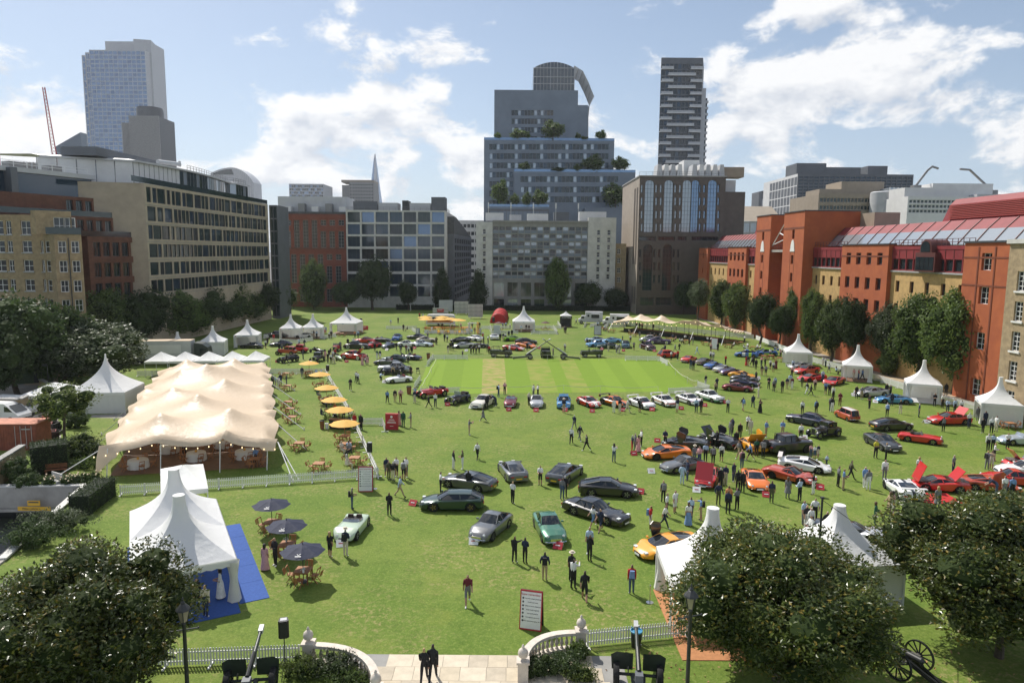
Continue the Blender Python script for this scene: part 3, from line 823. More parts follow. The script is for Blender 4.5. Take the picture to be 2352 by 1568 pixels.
# arched dormer in the attic
ud=u5(1418,850)[0];mb=MB();org=b.location
poly=[(-2.3,0),(2.3,0),(2.3,zw-zs+.6),(1.4,zw-zs+.6)]+[(1.3*math.cos(t),zr-zs+1.2*math.sin(t))for t in[math.pi*q/10 for q in range(11)]]+[(-1.4,zw-zs+.6),(-2.3,zw-zs+.6)]
mb.add([F.pt(ud+p,zs+.25+q,.9)-org for p,q in poly]+[F.pt(ud+p,zs+.25+q,-2)-org for p,q in poly],[tuple(range(len(poly)))]+[(i,(i+1)%len(poly),len(poly)+(i+1)%len(poly),len(poly)+i)for i in range(len(poly))])
mb.build('arched_dormer','frame_maroon',b)
for k in range(4):block(b,'dormer_pane',F,ud-2.1+k*1.06,ud-1.15+k*1.06,zs+.5,zw+.2,-.85,'glass_dark',.95)
mb=MB();n_=9;pl=[(1.05*math.cos(math.pi*q/8),zr-zs+.95*math.sin(math.pi*q/8))for q in range(9)]+[(-1.05,zw-zs+.7),(1.05,zw-zs+.7)]
mb.add([F.pt(ud+p,zs+.25+q,.96)-org for p,q in pl],[tuple(range(len(pl)))]);mb.build('dormer_pane','glass_dark',b)
# ---- yellow brick barracks just inside the right edge
RB=G(2338,950);F=Fac(RB,RB+dirn*60)
b=bthing('yellow brick barracks with white sash windows at the end of the orange range',F);b.location=(RB.x,RB.y,0)
zt=ZAT(RB,560)
ops=[]
for k in range(8):
 for j in range(5):ops.append((1.6+k*4.2,1.0+j*3.5,2.9+k*4.2,3.3+j*3.5))
ops=[o for o in ops if o[3]<zt-.5]
facade(b,F,0,36,0,zt,ops,'brick_yellow',.2,(2,4,'frame_white','glass_dark',.1),out=3.0);shell(b,F,0,36,0,zt,10,'brick_yellow',front=3.0)
for o in ops:block(b,'window_sill',F,o[0]-.2,o[2]+.2,o[1]-.2,o[1],-3,'frame_white',3.15)
block(b,'cornice',F,-.2,36,zt,zt+.5,1,'stone_pale',3.3)
# ---- offices behind the orange range (right background)
def far_box(label,n,x0,x1,yt,Y,ns,m,win=None,rows=8,cols=14,zb=None,back=20,fu=.85,fz=.55,name='building',rail=False):
 Fq=FX(n,x0,x1,Y,yt)
 bb=bthing(label,Fq,name,'tower' if name=='tower' else 'building')
 z=Fq.at(n,(x0+x1)/2,yt)[1]
 zb=0.0 if zb is None else Fq.at(n,(x0+x1)/2,zb)[1]
 ops=grid_ops(.4,Fq.W-.4,cols,max(zb,.5),z-.8,rows,fu,fz)if win else[]
 facade(bb,Fq,0,Fq.W,0,z,ops,m,.25,win or(1,1,'frame_dark','glass_dark',.1));shell(bb,Fq,0,Fq.W,0,z,back,m)
 return bb,Fq,z
bb,Fq,z=far_box('grey glass office block with stepped plant rooms on the right skyline','c5',375,1284,190,300,0,'panel_grey',(1,1,'frame_dark','glass_blue',.12),9,22,430,30)
S=Fac(Fq.pt(0,0,-40),Fq.a);facade(bb,S,0,40,0,z,grid_ops(8,40,9,z-24,z-1,6,.86,.9),'panel_white',.3,(1,1,'frame_white','glass_pale',.15),out=.02)
for x0,x1,yt in((395,630,95),(630,905,128),(962,1118,118)):
 a0,a1=Fq.at('c5',x0,150)[0],Fq.at('c5',x1,150)[0]
 block(bb,'plant_room',Fq,a0,a1,z,Fq.at('c5',(x0+x1)/2,yt)[1]+.01*x0/100,16,'panel_grey',-4)
far_box('small dark louvred office block left of the grey skyline office','c5',110,288,318,400,0,'panel_grey',(1,1,'frame_dark','glass_green',.15),4,14,420)
far_box('pale slatted block standing before the small louvred office','c5',204,288,362,360,0,'panel_light',(1,1,'frame_white','glass_dark',.1),3,8,450)
bb,Fq,z=far_box('tan stone office block with long ribbon windows behind stair towers','c5',540,1100,345,235,0,'panel_tan',(1,1,'frame_grey','glass_green',.1),4,20,600,24)
block(bb,'plant_room',Fq,Fq.at('c5',575,320)[0],Fq.at('c5',760,320)[0],z,Fq.at('c5',650,300)[1],14,'panel_tan',-3)
block(bb,'plant_room',Fq,Fq.at('c5',760,300)[0],Fq.at('c5',1100,300)[0],z,Fq.at('c5',900,238)[1],16,'panel_tan',-4)
mb=MB();p=Fq.pt(Fq.at('c5',1015,450)[0],0,3)-bb.location;zc_=Fq.at('c5',1015,342)[1]
mb.lathe([(4.4,0),(4.4,zc_),(4.0,zc_+.3)],p,24);mb.build('round_tower','panel_light',bb,smooth=True)
block(bb,'glass_atrium',Fq,Fq.at('c5',1065,400)[0],Fq.at('c5',1255,400)[0],0,Fq.at('c5',1150,300)[1],10,'glass_pale',2.0)
for k in range(7):
 u=Fq.at('c5',1065+k*31,400)[0];block(bb,'mullion',Fq,u-.1,u+.1,0,Fq.at('c5',1150,300)[1]+.1,-2,'frame_white',2.1)
bb,Fq,z=far_box('white panelled office range with roof cranes on the right skyline','c5',1240,1805,365,215,0,'panel_white',(1,1,'frame_white','glass_green',.1),3,18,500,24,.9,.7)
block(bb,'plant_room',Fq,Fq.at('c5',1255,330)[0],Fq.at('c5',1490,330)[0],z,Fq.at('c5',1350,288)[1],12,'panel_white',-3)
block(bb,'plant_room',Fq,Fq.at('c5',1505,330)[0],Fq.at('c5',1990,330)[0],z,Fq.at('c5',1700,250)[1],16,'panel_white',-5)
block(bb,'plant_room',Fq,Fq.at('c5',1800,330)[0],Fq.at('c5',2340,330)[0],0,Fq.at('c5',1950,345)[1],16,'panel_light',-1)
for x,y0,pts in((1420,260,((0,0),(3.2,4.6),(4.6,5.8),(6.5,5.2))),(2040,300,((0,0),(-4.2,3.4),(-7.5,6.2),(-10.5,6.4)))):
 u,zz=Fq.at('c5',x,y0);mb=MB()
 mb.tube([Fq.pt(u+q,zz+w,-8)-bb.location for q,w in pts],.35,6);mb.box(Fq.pt(u,zz-1,-8)-bb.location,(2.4,2.0,2.2));mb.build('maintenance_crane','metal_grey',bb)
 # ---- left side: beige banded offices
A_,B_=G(352,797),G(624,732)
F=Fac(A_,B_)
b=bthing('beige banded office block with curved glass top floor, above dark trees',F)
z_top=F.at('c6',1175,268)[1]
nfl=7
zrows=[(F.at('c6',1300,y0)[1],F.at('c6',1300,y1)[1])for y0,y1 in((312,426),(456,566),(596,702),(738,840),(877,976),(1012,1110))]
ops=[];q=random.Random(3)
for(zt_,zb_)in zrows:
 u=.6
 while u<F.W-2.5:
  w=q.choice((1.4,1.6,2.2,3.0));w=min(w,F.W-.3-u)
  ops.append((u,zb_,u+w,zt_));u+=w+q.choice((.08,.08,.1,.1,.5))
facade(b,F,0,F.W,0,z_top,ops,'stone_beige',.14,lambda i:(1,1,'frame_dark',('glass_green','glass_dark','glass_green','glass_blue')[(i*7+i//5)%4],.09))
S=Fac(F.pt(0,0,-20)+F.U*-6.0,F.a)
shell(b,F,0,F.W,0,z_top,20,'stone_beige')
facade(b,S,0,S.W,0,z_top,[],'stone_beige',.2,out=.02)
for(zt_,zb_)in zrows:block(b,'band',F,-.1,F.W,zb_-.55,zb_-.45,0,'stone_grey',.05)
# top floor: a curved glazed ribbon
zg0,zg1=z_top,z_top+4.6
pts=[]
for k in range(43):
 t=k/42;u=-2+(F.W+1)*t
 d=3.2+3.0*(1-math.sin(math.pi*min(1,t*1.15)))*(1 if t<.87 else .6)
 if t<.12:d+=(0.12-t)*110
 pts.append((u,d))
org=b.location
for k in range(len(pts)-1):
 (ua,da),(uc,dc)=pts[k],pts[k+1]
 mb=MB();pa,pc=F.pt(ua,zg0,-da)-org,F.pt(uc,zg0,-dc)-org;h=Vector((0,0,zg1-zg0))
 e_=(pc-pa)*.03
 mb.add([pa+e_,pc-e_,pc-e_+h,pa+e_+h],[(0,1,2,3)])
 mb.build('glass_panel','panel_white' if k<15 else('glass_pale' if k%4==0 else 'glass_green'),b,fix=False)
 mb=MB();mb.bar(pa,pa+h,.1);mb.build('mullion','metal_grey',b)
mb=MB();top=[]
for o_,zz in((.6,zg1),(.6,zg1+.35),(-1.0,zg1+.6),(-14,zg1+.6)):top.append([F.pt(u,zz,-d+o_)-org for u,d in pts])
mb.grid(top);mb.build('curved_roof','panel_light',b,fix=False)
railing(b,[F.pt(u,zg1+.5,-d-.6)for u,d in pts[18:]],1.1,1.6)
mb=MB();mb.grid([[F.pt(-4,z_top+.05,-.1)-org,F.pt(F.W,z_top+.05,-.1)-org],[F.pt(-4,z_top+1.1,-.1)-org,F.pt(F.W,z_top+1.1,-.1)-org]]);mb.build('glass_balustrade','glass_green',b,fix=False)
block(b,'plant_room',F,0,22,zg1+.6,zg1+2.2,16,'panel_grey',-9)
mb=MB()
p=F.pt(16,zg1+1.4,-6)-org;mb.tube([p,p+F.U*9+Vector((0,0,.5))],.45,8);mb.tube([p+F.U*9,p+F.U*9+Vector((0,0,1.2))],.3,6);mb.build('duct','panel_light',b)
# glass stair tower at its far end
F2=FX('c6',2108,2170,F.b.y+1,430)
b2=bthing('narrow dark glass stair tower between beige offices and red brick',F2)
z2=F2.at('c6',2135,432)[1]
facade(b2,F2,0,F2.W,0,z2,grid_ops(.1,F2.W-.1,2,.5,z2-.3,9,.9,.92),'panel_grey',.15,(1,1,'frame_dark','glass_green',.08));shell(b2,F2,0,F2.W,0,z2,10,'panel_grey')
# ---- brown brick stepped block
F=Fac(PY(*C('c6',700,900),128),PY(*C('c6',1110,900),138))
b=bthing('dark brown brick stepped block with roof terraces and bronze windows',F)
zt1=F.at('c6',900,682)[1];zt2=zt1+3.6;zt3=zt2+3.6
ops,wn_=[],[]
for j in range(5):
 for k in range(5):
  u0=F.W*(.09+k*.178);ops.append((u0,zt1-3.6-j*3.75,u0+F.W*.13,zt1-1.0-j*3.75))
ops=[o for o in ops if o[1]>.3]
facade(b,F,0,F.W,0,zt1,ops,'brick_brown',.3,(2,1,'frame_dark','glass_green',.12));shell(b,F,0,F.W,0,zt1,20,'brick_brown')
S=Fac(F.pt(0,0,-10),F.a)
for(u0,u1,za,zb_,o_)in((-10,F.W*.80,zt1,zt2,-2.5),(-34,F.W*.70,zt2,zt3,-5.0)):
 o2=[(F.W*(.0+k*.17),za+.5,F.W*(.0+k*.17)+F.W*.12,zb_-.6)for k in range(4 if u0>-20 else 3)]
 facade(b,F,u0,u1,za-6 if u0>-20 else za-10,zb_,o2,'brick_brown',.3,(2,1,'frame_dark','glass_green',.12),out=o_);shell(b,F,u0,u1,za-10,zb_,16,'brick_brown',front=o_)
 block(b,'glass_balustrade',F,u0+4,F.W*.95 if u0>-20 else u1+1.5,za+.02,za+1.0,-(o_+2.3),'glass_green',o_+2.4)
block(b,'penthouse',F,-35,F.W*.62,zt3,zt3+3.6,14,'glass_blue',-7)
for k in range(7):block(b,'penthouse_fin',F,-35+k*4.3,-33.9+k*4.3,zt3,zt3+4.2,8,'panel_grey',-5.2)
block(b,'penthouse_roof',F,-35.5,F.W*.66,zt3+3.6,zt3+4.4,14,'panel_light',-6.4)
for k in range(5):block(b,'air_unit',F,-28+k*7,-25.5+k*7,zt3+4.4,zt3+5.6,11,'metal_grey',-9)
railing(b,[F.pt(-30,zt3+4.4,-7),F.pt(6,zt3+4.4,-7)],1.1,2.2,'metal_white')
# ---- yellow brick mansion flats
Fm=Fac(PY(*C('c6',-160,900),106),PY(*C('c6',352,900),106))
b=bthing('yellow brick mansion flats with white sash windows, above trees',Fm)
zt=Fm.at('c6',200,508)[1]
rowz=[(Fm.at('c6',200,y1)[1],Fm.at('c6',200,y0)[1])for y0,y1 in((556,664),(712,804),(862,953),(1013,1104),(1162,1252))]
ops=[]
for j,(z0,z1)in enumerate(rowz):
 for x0,x1 in((-60,38),(55,100),(172,250),((322,345)if j==0 else(318,345))):
  if j==0 and x0 in(318,322):continue
  o=Fm.rect('c6',x0,700,x1,800);ops.append((o[0],z0,o[2],z1))
facade(b,Fm,0,Fm.W,0,zt,ops,'brick_yellow',.2,(2,2,'frame_white','glass_dark',.09));shell(b,Fm,0,Fm.W,0,zt,14,'brick_yellow',skew=-.66)
for o in ops:block(b,'window_sill',Fm,o[0]-.1,o[2]+.1,o[1]-.15,o[1],0,'frame_grey',.1)
Fn=Fac(PY(*C('c6',352,900),105.5),PY(*C('c6',440,900),103))
Fo=Fac(Fn.b,PY(*C('c6',652,900),105))
z5=Fm.at('c6',500,664)[1]
for Fq,xs in((Fn,()),(Fo,((.12,.42),(.6,.9)))):
 ops=[(Fq.W*a0,z0,Fq.W*a1,z1)for(z0,z1)in rowz[1:]for a0,a1 in xs]
 if not xs:ops=[(Fq.W*.0+.3,z0,Fq.W-.3,z1)for z0,z1 in rowz[1:]]
 facade(b,Fq,0,Fq.W,0,z5,ops,'brick_yellow',.2,(2,2,'frame_white','glass_dark',.09));shell(b,Fq,0,Fq.W,0,z5,2.6,'brick_yellow',skew=-.2)
zt0=z5+3.4
facade(b,Fo,-2,Fo.W*.72,z5,zt0,[(Fo.W*a0,z5+.1,Fo.W*a0+1.5,z5+2.5)for a0 in(.05,.42)],'brick_yellow',.2,(2,2,'frame_white','glass_dark',.1),out=-1.8);shell(b,Fo,-2,Fo.W*.72,z5,zt0,2.6,'brick_yellow',front=-1.8,skew=-.2)
block(b,'glass_balustrade',Fo,-1,Fo.W,z5+.02,z5+1.0,-.2,'glass_green',.26)
mb=MB();p=Fo.pt(Fo.W*.5,0,.15)-b.location;mb.tube([p,p+Vector((0,0,z5-.5))],.08,6);mb.build('drainpipe','metal_dark',b)
# ---- skyline towers
def tower(label,n,x0,x1,yt,Y,m,back,rows=0,cols=0,win=None,yb=None,**k):
 return far_box(label,n,x0,x1,yt,Y,0,m,win,rows,cols,yb,back,name='tower',**k)
mat('glass_sky2',(.24,.30,.39),.10,spec=.9,metal=.6,var=.2,vscale=.02)
gs=lambda i:(1,1,'panel_light',('glass_sky','glass_sky','glass_sky','glass_sky2')[(i*13+i//11*3)%4],.3)
bb,Fq,z=tower('tall pale blue glass skyscraper with stepped top','c1',760,1240,215,900,'panel_light',40,26,12,gs,1180,fu=.93,fz=.88)
o_=bb.location
for x0,x1,yt,f_ in((656,712,232,-14),(716,757,222,-7)):
 a0,a1=Fq.at('c1',x0,500)[0],Fq.at('c1',x1,500)[0];zq=Fq.at('c1',(x0+x1)/2,yt)[1]
 facade(bb,Fq,a0,a1,0,zq,grid_ops(a0+.5,a1-.5,2,60,zq-1,26,.92,.88),'panel_light',.3,gs,out=f_);shell(bb,Fq,a0,a1,0,zq,40,'panel_light',front=f_)
a0,a1,zq=Fq.at('c1',862,300)[0],Fq.at('c1',1258,300)[0],Fq.at('c1',1060,122)[1]
facade(bb,Fq,a0,a1,0,zq,grid_ops(a0+.5,a1-.5,14,z,zq-12,6,.93,.88),'panel_light',.3,gs,out=-12);shell(bb,Fq,a0,a1,0,zq,45,'panel_light',front=-12)
Sx=Fac(Fq.pt(a1,0,-12),PY(*C('c1',1396,700),955));zs_=Sx.at('c1',1330,172)[1]
facade(bb,Sx,0,Sx.W,0,zs_,grid_ops(.5,Sx.W-.5,6,40,zs_-2,28,.93,.85),'panel_light',.3,gs);shell(bb,Sx,0,Sx.W,0,zs_,20,'panel_light')
for a_,w_,h_ in((.0,.13,16),(.13,.6,14)):block(bb,'roof_screen',Fq,(a1-a0)*a_+a0,(a1-a0)*(a_+w_)+a0,zq-h_,zq+.5,13,'panel_light',-11.5)
bb,Fq,z=tower('dark ribbed skyscraper with rounded black top before the glass skyscraper','c1',1050,1140,840,790,'panel_grey',25)
a0,a1,zq=Fq.at('c1',1140,900)[0],Fq.at('c1',1385,900)[0],Fq.at('c1',1250,790)[1]
block(bb,'shaft',Fq,a0,a1,0,zq,30,'frame_dark',6)
zc_=Fq.at('c1',1210,684)[1];mb=MB();um=Fq.at('c1',1212,750)[0]
mb.lathe([(14,0),(14.0,zc_-4),(13,zc_),(12,zc_)],Fq.pt(um,0,-18)-bb.location,28);mb.build('core','frame_dark',bb,smooth=True)
for k in range(25):
 u=a0+(a1-a0)*k/24;block(bb,'rib',Fq,u-.55,u+.55,0,zq+.3,-6,'stone_grey',7.2)
for k in range(9):
 u=(a0-.5)*k/8;block(bb,'rib',Fq,u-.5,u+.5,0,z+.3,0,'stone_grey',1.2)
 # wedge tower, louvred block, domed tower
Fq=FX('c1',480,700,1000,1100);bb=bthing('blue glass wedge tower leaning behind the tallest skyscraper',Fq,'tower','tower')
zl,zr_=Fq.at('c1',482,1040)[1],Fq.at('c1',700,918)[1];o_=bb.location
mb=MB();pr=[(0,0),(Fq.W,0),(Fq.W,zr_),(0,zl)]
mb.add([Fq.pt(u,z_)-o_ for u,z_ in pr]+[Fq.pt(u,z_,-30)-o_ for u,z_ in pr],[(0,1,2,3),(7,6,5,4),(1,5,6,2),(2,6,7,3),(3,7,4,0)]);mb.build('glass_body','glass_blue',bb)
for k in range(16):block(bb,'floor_band',Fq,0,Fq.W*.98,60+k*6.0,60.7+k*6.0,0,'panel_blue',.5)if 60+k*6<zl else None
bb,Fq,z=tower('low dark tower with spiky vertical fins on the left skyline','c1',36,480,1205,520,'panel_grey',30)
for k in range(34):
 u=Fq.W*k/33;block(bb,'fin',Fq,u-.25,u+.25,z-45,z+2.2+(k%2)*.4,0,'stone_grey' if k%3 else 'panel_light',1.0)
far_box('plain grey block at the left edge below the finned tower','c6',-300,105,375,170,0,'panel_light',None)
Fq=FX('c1',1800,2165,1100,1300);bb=bthing('rounded bulging glass tower top behind the beige offices',Fq,'tower','tower')
mb=MB();prof=[]
W_=Fq.W
z0_,z1_=Fq.at('c1',1980,1440)[1],Fq.at('c1',1900,1218)[1]
for t in[k/16 for k in range(17)]:
 x=W_*t;zz=z0_+(z1_-z0_)*((math.sin(math.pi*min(1,(t*.55+.22))))**.6 if t<.5 else(math.cos((t-.5)*math.pi*.86))**.55)
 prof.append((x,zz))
poly=[(0,0)]+prof+[(W_,0)]
n_=len(poly);o_=bb.location
mb.add([Fq.pt(u,z_)-o_ for u,z_ in poly]+[Fq.pt(u,z_,-35)-o_ for u,z_ in poly],[tuple(range(n_)),tuple(range(2*n_-1,n_-1,-1))]+[(k,n_+k,n_+(k+1)%n_,(k+1)%n_)for k in range(n_)])
mb.build('body','panel_light',bb)
pl=[(W_*.07,z0_+28)]+[(u*.97+W_*.02,z0_+(zz-z0_)*.93)for u,zz in prof if W_*.05<u<W_*.52]+[(W_*.55,z0_+28)]
mb=MB();mb.add([Fq.pt(u,z_,.4)-o_ for u,z_ in pl],[tuple(range(len(pl)))]);mb.build('sky_garden_glazing','glass_green',bb)
for k in range(9):block(bb,'rib',Fq,W_*(.56+k*.045)-.4,W_*(.56+k*.045)+.4,0,z0_+(z1_-z0_)*max(.1,math.cos((.06+k*.045)*math.pi*.86))**.55,0,'panel_white',.6)
gt=lambda i:(1,1,'frame_white',('glass_green','glass_dark','glass_sky')[(i*5+i//8)%3],.2)
bb,Fq,z=tower('green glass tower with white frame, left of the two middle towers','c2',305,575,462,800,'panel_light',40,6,16,gt,620,fu=.9,fz=.8)
bb,Fq,z=tower('grey stone tower with chamfered corners beside the spire','c2',775,970,450,850,'stone_grey',30,6,9,(1,1,'frame_grey','glass_dark',.2),610,fu=.6,fz=.55)
sb_=Fq.at('c2',716,540)[0];block(bb,'side_bay',Fq,sb_,-.02,0,z-3,40,'stone_grey',-4);block(bb,'crown',Fq,sb_,Fq.W,z,z+14*.2,30,'panel_tan',-1)
# the spire
Fq=FX('c2',925,1045,1900,600);c_=Fq.pt(Fq.W/2,0);bb=thing('tower','needle-like glass spire tower on the far skyline','tower',(c_.x,c_.y,0))
zt=Fq.at('c2',985,222)[1];wb_=Fq.W/2*1.75
hw=lambda z_:wb_*(1-z_/(zt*1.04))
for k in range(6):
 t0=2*math.pi*k/6+.3;t1=t0+2*math.pi/6*.93
 top_=zt*(1.0,.965,.985,.95,.99,.955)[k]
 mb=MB();rows=[]
 for z_ in[top_*q/14 for q in range(15)]:
  r_=max(.9,hw(z_));rows.append([(r_*math.cos(t0),r_*math.sin(t0),z_),(r_*math.cos(t1),r_*math.sin(t1),z_),(.6*r_*math.cos((t0+t1)/2),.6*r_*math.sin((t0+t1)/2),z_)])
 mb.grid(rows,close=True);mb.build('glass_shard','glass_sky' if k%2 else 'panel_light',bb)
 # cranes
mat('crane_red',(.45,.05,.05),.5,var=.1)
def crane(label,p0,p1,w=1.6):
 t=thing('construction_crane',label,'crane',(p0.x,p0.y,0))
 mast=MB();q0=Vector((0,0,0));q1=Vector((0,0,p0.z))
 for s in((-1,-1),(1,-1),(1,1),(-1,1)):mast.tube([Vector((s[0]*w/2,s[1]*w/2,0)),Vector((s[0]*w/2,s[1]*w/2,p0.z))],.16,4)
 mast.build('mast','crane_red',t)
 jib=MB();a=Vector((0,0,p0.z));d=(p1-p0);n=26
 side=Vector((1,0,0));upv=d.normalized().cross(side).normalized()
 cs=[side*w*.5-upv*w*.4,side*-w*.5-upv*w*.4,upv*w*.5]
 for c_ in cs:jib.tube([a+c_,a+d+c_*.5],.2,4)
 for k in range(n):
  for i in range(3):jib.tube([a+d*(k/n)+cs[i]*(1-.5*k/n),a+d*((k+1)/n)+cs[(i+1)%3]*(1-.5*(k+1)/n)],.12,3)
 jib.build('jib','crane_red',t)
 cab=MB();cab.box((0,-1,p0.z),(2.6,2.6,2.6));cab.build('cab','metal_grey',t)
 r=MB();r.tube([a+d,a+d+Vector((1.5,0,-d.z*.8))],.06,3);r.build('hoist_rope','metal_dark',t)
crane('tall red lattice crane jib before the glass wedge tower',PY(*C('c1',505,1300),480),PY(*C('c1',378,535),480),3.0)
crane('red lattice crane jib cut by the left edge of the view',PY(*C('c1',10,1420),480),PY(*C('c1',-22,1000),480),3.0)
# ------------------------------------------------------------------ tents
def fabric(name,rgb,tr,rough=.7):
 m=bpy.data.materials.new(name);m.use_nodes=True
 n,l=m.node_tree.nodes,m.node_tree.links
 b=n['Principled BSDF'];b.inputs['Base Color'].default_value=(*rgb,1);b.inputs['Roughness'].default_value=rough
 b.inputs['Specular IOR Level'].default_value=.25
 t=n.new('ShaderNodeBsdfTranslucent');t.inputs['Color'].default_value=(*[min(1,c*1.05)for c in rgb],1)
 mx=n.new('ShaderNodeMixShader');mx.inputs[0].default_value=tr
 l.new(b.outputs[0],mx.inputs[1]);l.new(t.outputs[0],mx.inputs[2])
 tc_=n.new('ShaderNodeTexCoord');nz=n.new('ShaderNodeTexNoise');nz.inputs['Scale'].default_value=2.2;nz.inputs['Detail'].default_value=3
 l.new(tc_.outputs['Object'],nz.inputs['Vector'])
 bp=n.new('ShaderNodeBump');bp.inputs['Strength'].default_value=.35;bp.inputs['Distance'].default_value=.12
 l.new(nz.outputs['Fac'],bp.inputs['Height']);l.new(bp.outputs[0],b.inputs['Normal'])
 l.new(mx.outputs[0],n['Material Output'].inputs['Surface'])
 MATS[name]=m
fabric('tent_white',(.80,.80,.79),.18)
fabric('tent_wall',(.72,.72,.70),.12)
fabric('tent_beige',(.68,.54,.39),.14,.45)
fabric('curtain_white',(.76,.75,.71),.22)
fabric('umbrella_yellow',(.84,.50,.13),.25)
fabric('umbrella_navy',(.030,.036,.065),.05)
fabric('umbrella_maroon',(.10,.05,.05),.05)
fabric('tent_red',(.50,.035,.035),.12)
mat('wood_floor',(.16,.085,.045),.6,var=.3,vscale=1.2)
mat('carpet_blue',(.030,.085,.30),.9,var=.12,vscale=6)
mat('carpet_tan',(.42,.19,.08),.9,var=.12,vscale=5)
mat('black_plastic',(.012,.012,.013),.5)
mat('text_blue',(.10,.16,.36),.6)
mat('sign_red',(.42,.025,.035),.5,var=.05)
mat('sign_white',(.78,.78,.77),.5,var=.03)
mat('ink',(.05,.05,.055),.6)
mat('banner_blue',(.10,.20,.50),.6)
def text_mesh(s,size,name='lettering'):
 cu=bpy.data.curves.new(name,'FONT');cu.body=s;cu.size=size;cu.align_x='CENTER';cu.align_y='CENTER';cu.extrude=.004
 cu.resolution_u=2
 ob=bpy.data.objects.new('tmp',cu)
 me=bpy.data.meshes.new_from_object(ob)
 bpy.data.objects.remove(ob);bpy.data.curves.remove(cu)
 return me
TXT={}
def lettering(s,size,m,parent,loc,rot=(R(90),0,0),sx=1.0):
 k=(s,size)
 if k not in TXT:TXT[k]=text_mesh(s,size)
 me=TXT[k].copy();me.materials.clear();me.materials.append(M(m))
 o=link('lettering',me,parent,loc);o.rotation_euler=rot;o.scale=(sx,1,1)
 return o
def pagoda_canopy(t,w,d,eave,peak,off=(0,0),capr=.22,power=2.6,m='tent_white',valance=.35,name='canopy'):
 mb=MB();rows=[];ns=6
 for k in range(15):
  q=k/14
  f=(1-q)**power*(1-capr*2/w)+capr*2/w
  z=eave+(peak-eave)*q
  row=[]
  for sd in range(4):
   for i in range(ns):
    s=-1+2*i/ns
    x,y=((s,-1),(1,s),(-s,1),(-1,-s))[sd]
    rr=math.hypot(x,y);g=q**1.5
    x2,y2=x/rr*(1.08),y/rr*(1.08)
    x,y=x*(1-g)+x2*g,y*(1-g)+y2*g
    row.append((off[0]+x*f*w/2,off[1]+y*f*d/2,z))
  rows.append(row)
 if valance:
  rows.insert(0,[(p[0]*1.0,p[1]*1.0,eave-valance+(.05 if i%2 else 0))for i,p in enumerate(rows[0])])
 mb.grid(rows,close=True)
 n=len(rows[0]);mb.add(rows[-1],[tuple(range(n))])
 return mb.build(name,m,t,smooth=40)
def wavy_wall(t,a,b,h,m='tent_wall',waves=8,amp=.04,name='side_wall',z0=.02):
 a,b=Vector(a),Vector(b);n=max(8,int((b-a).length*5));nrm=Vector((-(b-a).y,(b-a).x,0)).normalized()
 mb=MB();rows=[]
 for j in range(4):
  z=z0+(h-z0)*j/3
  rows.append([a.lerp(b,i/n)+nrm*amp*math.sin(i*1.9+j*.7)*(1-j/3*.7)+Vector((0,0,z))for i in range(n+1)])
 mb.grid(rows);return mb.build(name,m,t,fix=False,smooth='all')
def curtain(t,x,y,h,sx,sy,name='curtain'):
 mb=MB();rows=[]
 for j in range(9):
  q=j/8;z=.05+(h-.05)*q
  wd=.34+.28*abs(q-.55)**1.2*2.2
  row=[]
  for i in range(12):
   a=2*math.pi*i/12;rr=wd*(.5+.09*(i%2))
   row.append((x+sx*.28+rr*math.cos(a)*1.1,y+sy*.28+rr*math.sin(a),z))
  rows.append(row)
 mb.grid(rows,close=True);return mb.build(name,'curtain_white',t,fix=False,smooth='all')
def pagoda(label,p,w,d,rz,eave=2.4,peak=5.2,walls='',curtains='',group=None,text=None,power=2.6,floor=None,name='pagoda_tent',capr=.2,textside='S'):
 t=thing(name,label,'tent',(p[0],p[1],0),rz,group)
 pagoda_canopy(t,w,d,eave,peak,capr=capr,power=power)
 cs=dict(SW=(-w/2,-d/2),SE=(w/2,-d/2),NE=(w/2,d/2),NW=(-w/2,d/2))
 for k,(x,y)in cs.items():
  mb=MB();mb.box((x*.985,y*.985,eave/2),(.1,.1,eave));mb.build('leg','metal_white',t)
  if k in curtains.split(','):curtain(t,x,y,eave-.1,-1 if x>0 else 1,-1 if y>0 else 1)
 ed=dict(S=('SW','SE'),E=('SE','NE'),N=('NE','NW'),W=('NW','SW'))
 for s in walls:wavy_wall(t,(*[v*.97 for v in cs[ed[s][0]]],0),(*[v*.97 for v in cs[ed[s][1]]],0),eave-.02)
 if floor:
  mb=MB();mb.box((0,0,.03),(w*.95,d*.95,.06));mb.build('floor',floor,t)
 if text:
  for sd in textside:
   lx,ly,rr={'S':(0,-d/2-.03,0),'W':(-w/2-.03,0,-R(90)),'E':(w/2+.03,0,R(90))}[sd]
   mb=MB();mb.box((0,0,0),((w if sd=='S' else d)*.98,.02,.34));o=mb.build('valance_board','sign_white',t,(lx,ly,eave-.17),rz=rr)
   MB().box((0,0,0),(len(text)*.11,.004,.09)).build('small_print','text_blue',o,(0,-.014,0));mb=MB();mb.lathe([(.1,0),(.1,.02)],n=10,axis='Y');mb.build('roundel','sign_red',o,(-(w if sd=='S' else d)*.42,-.03,0))
 return t
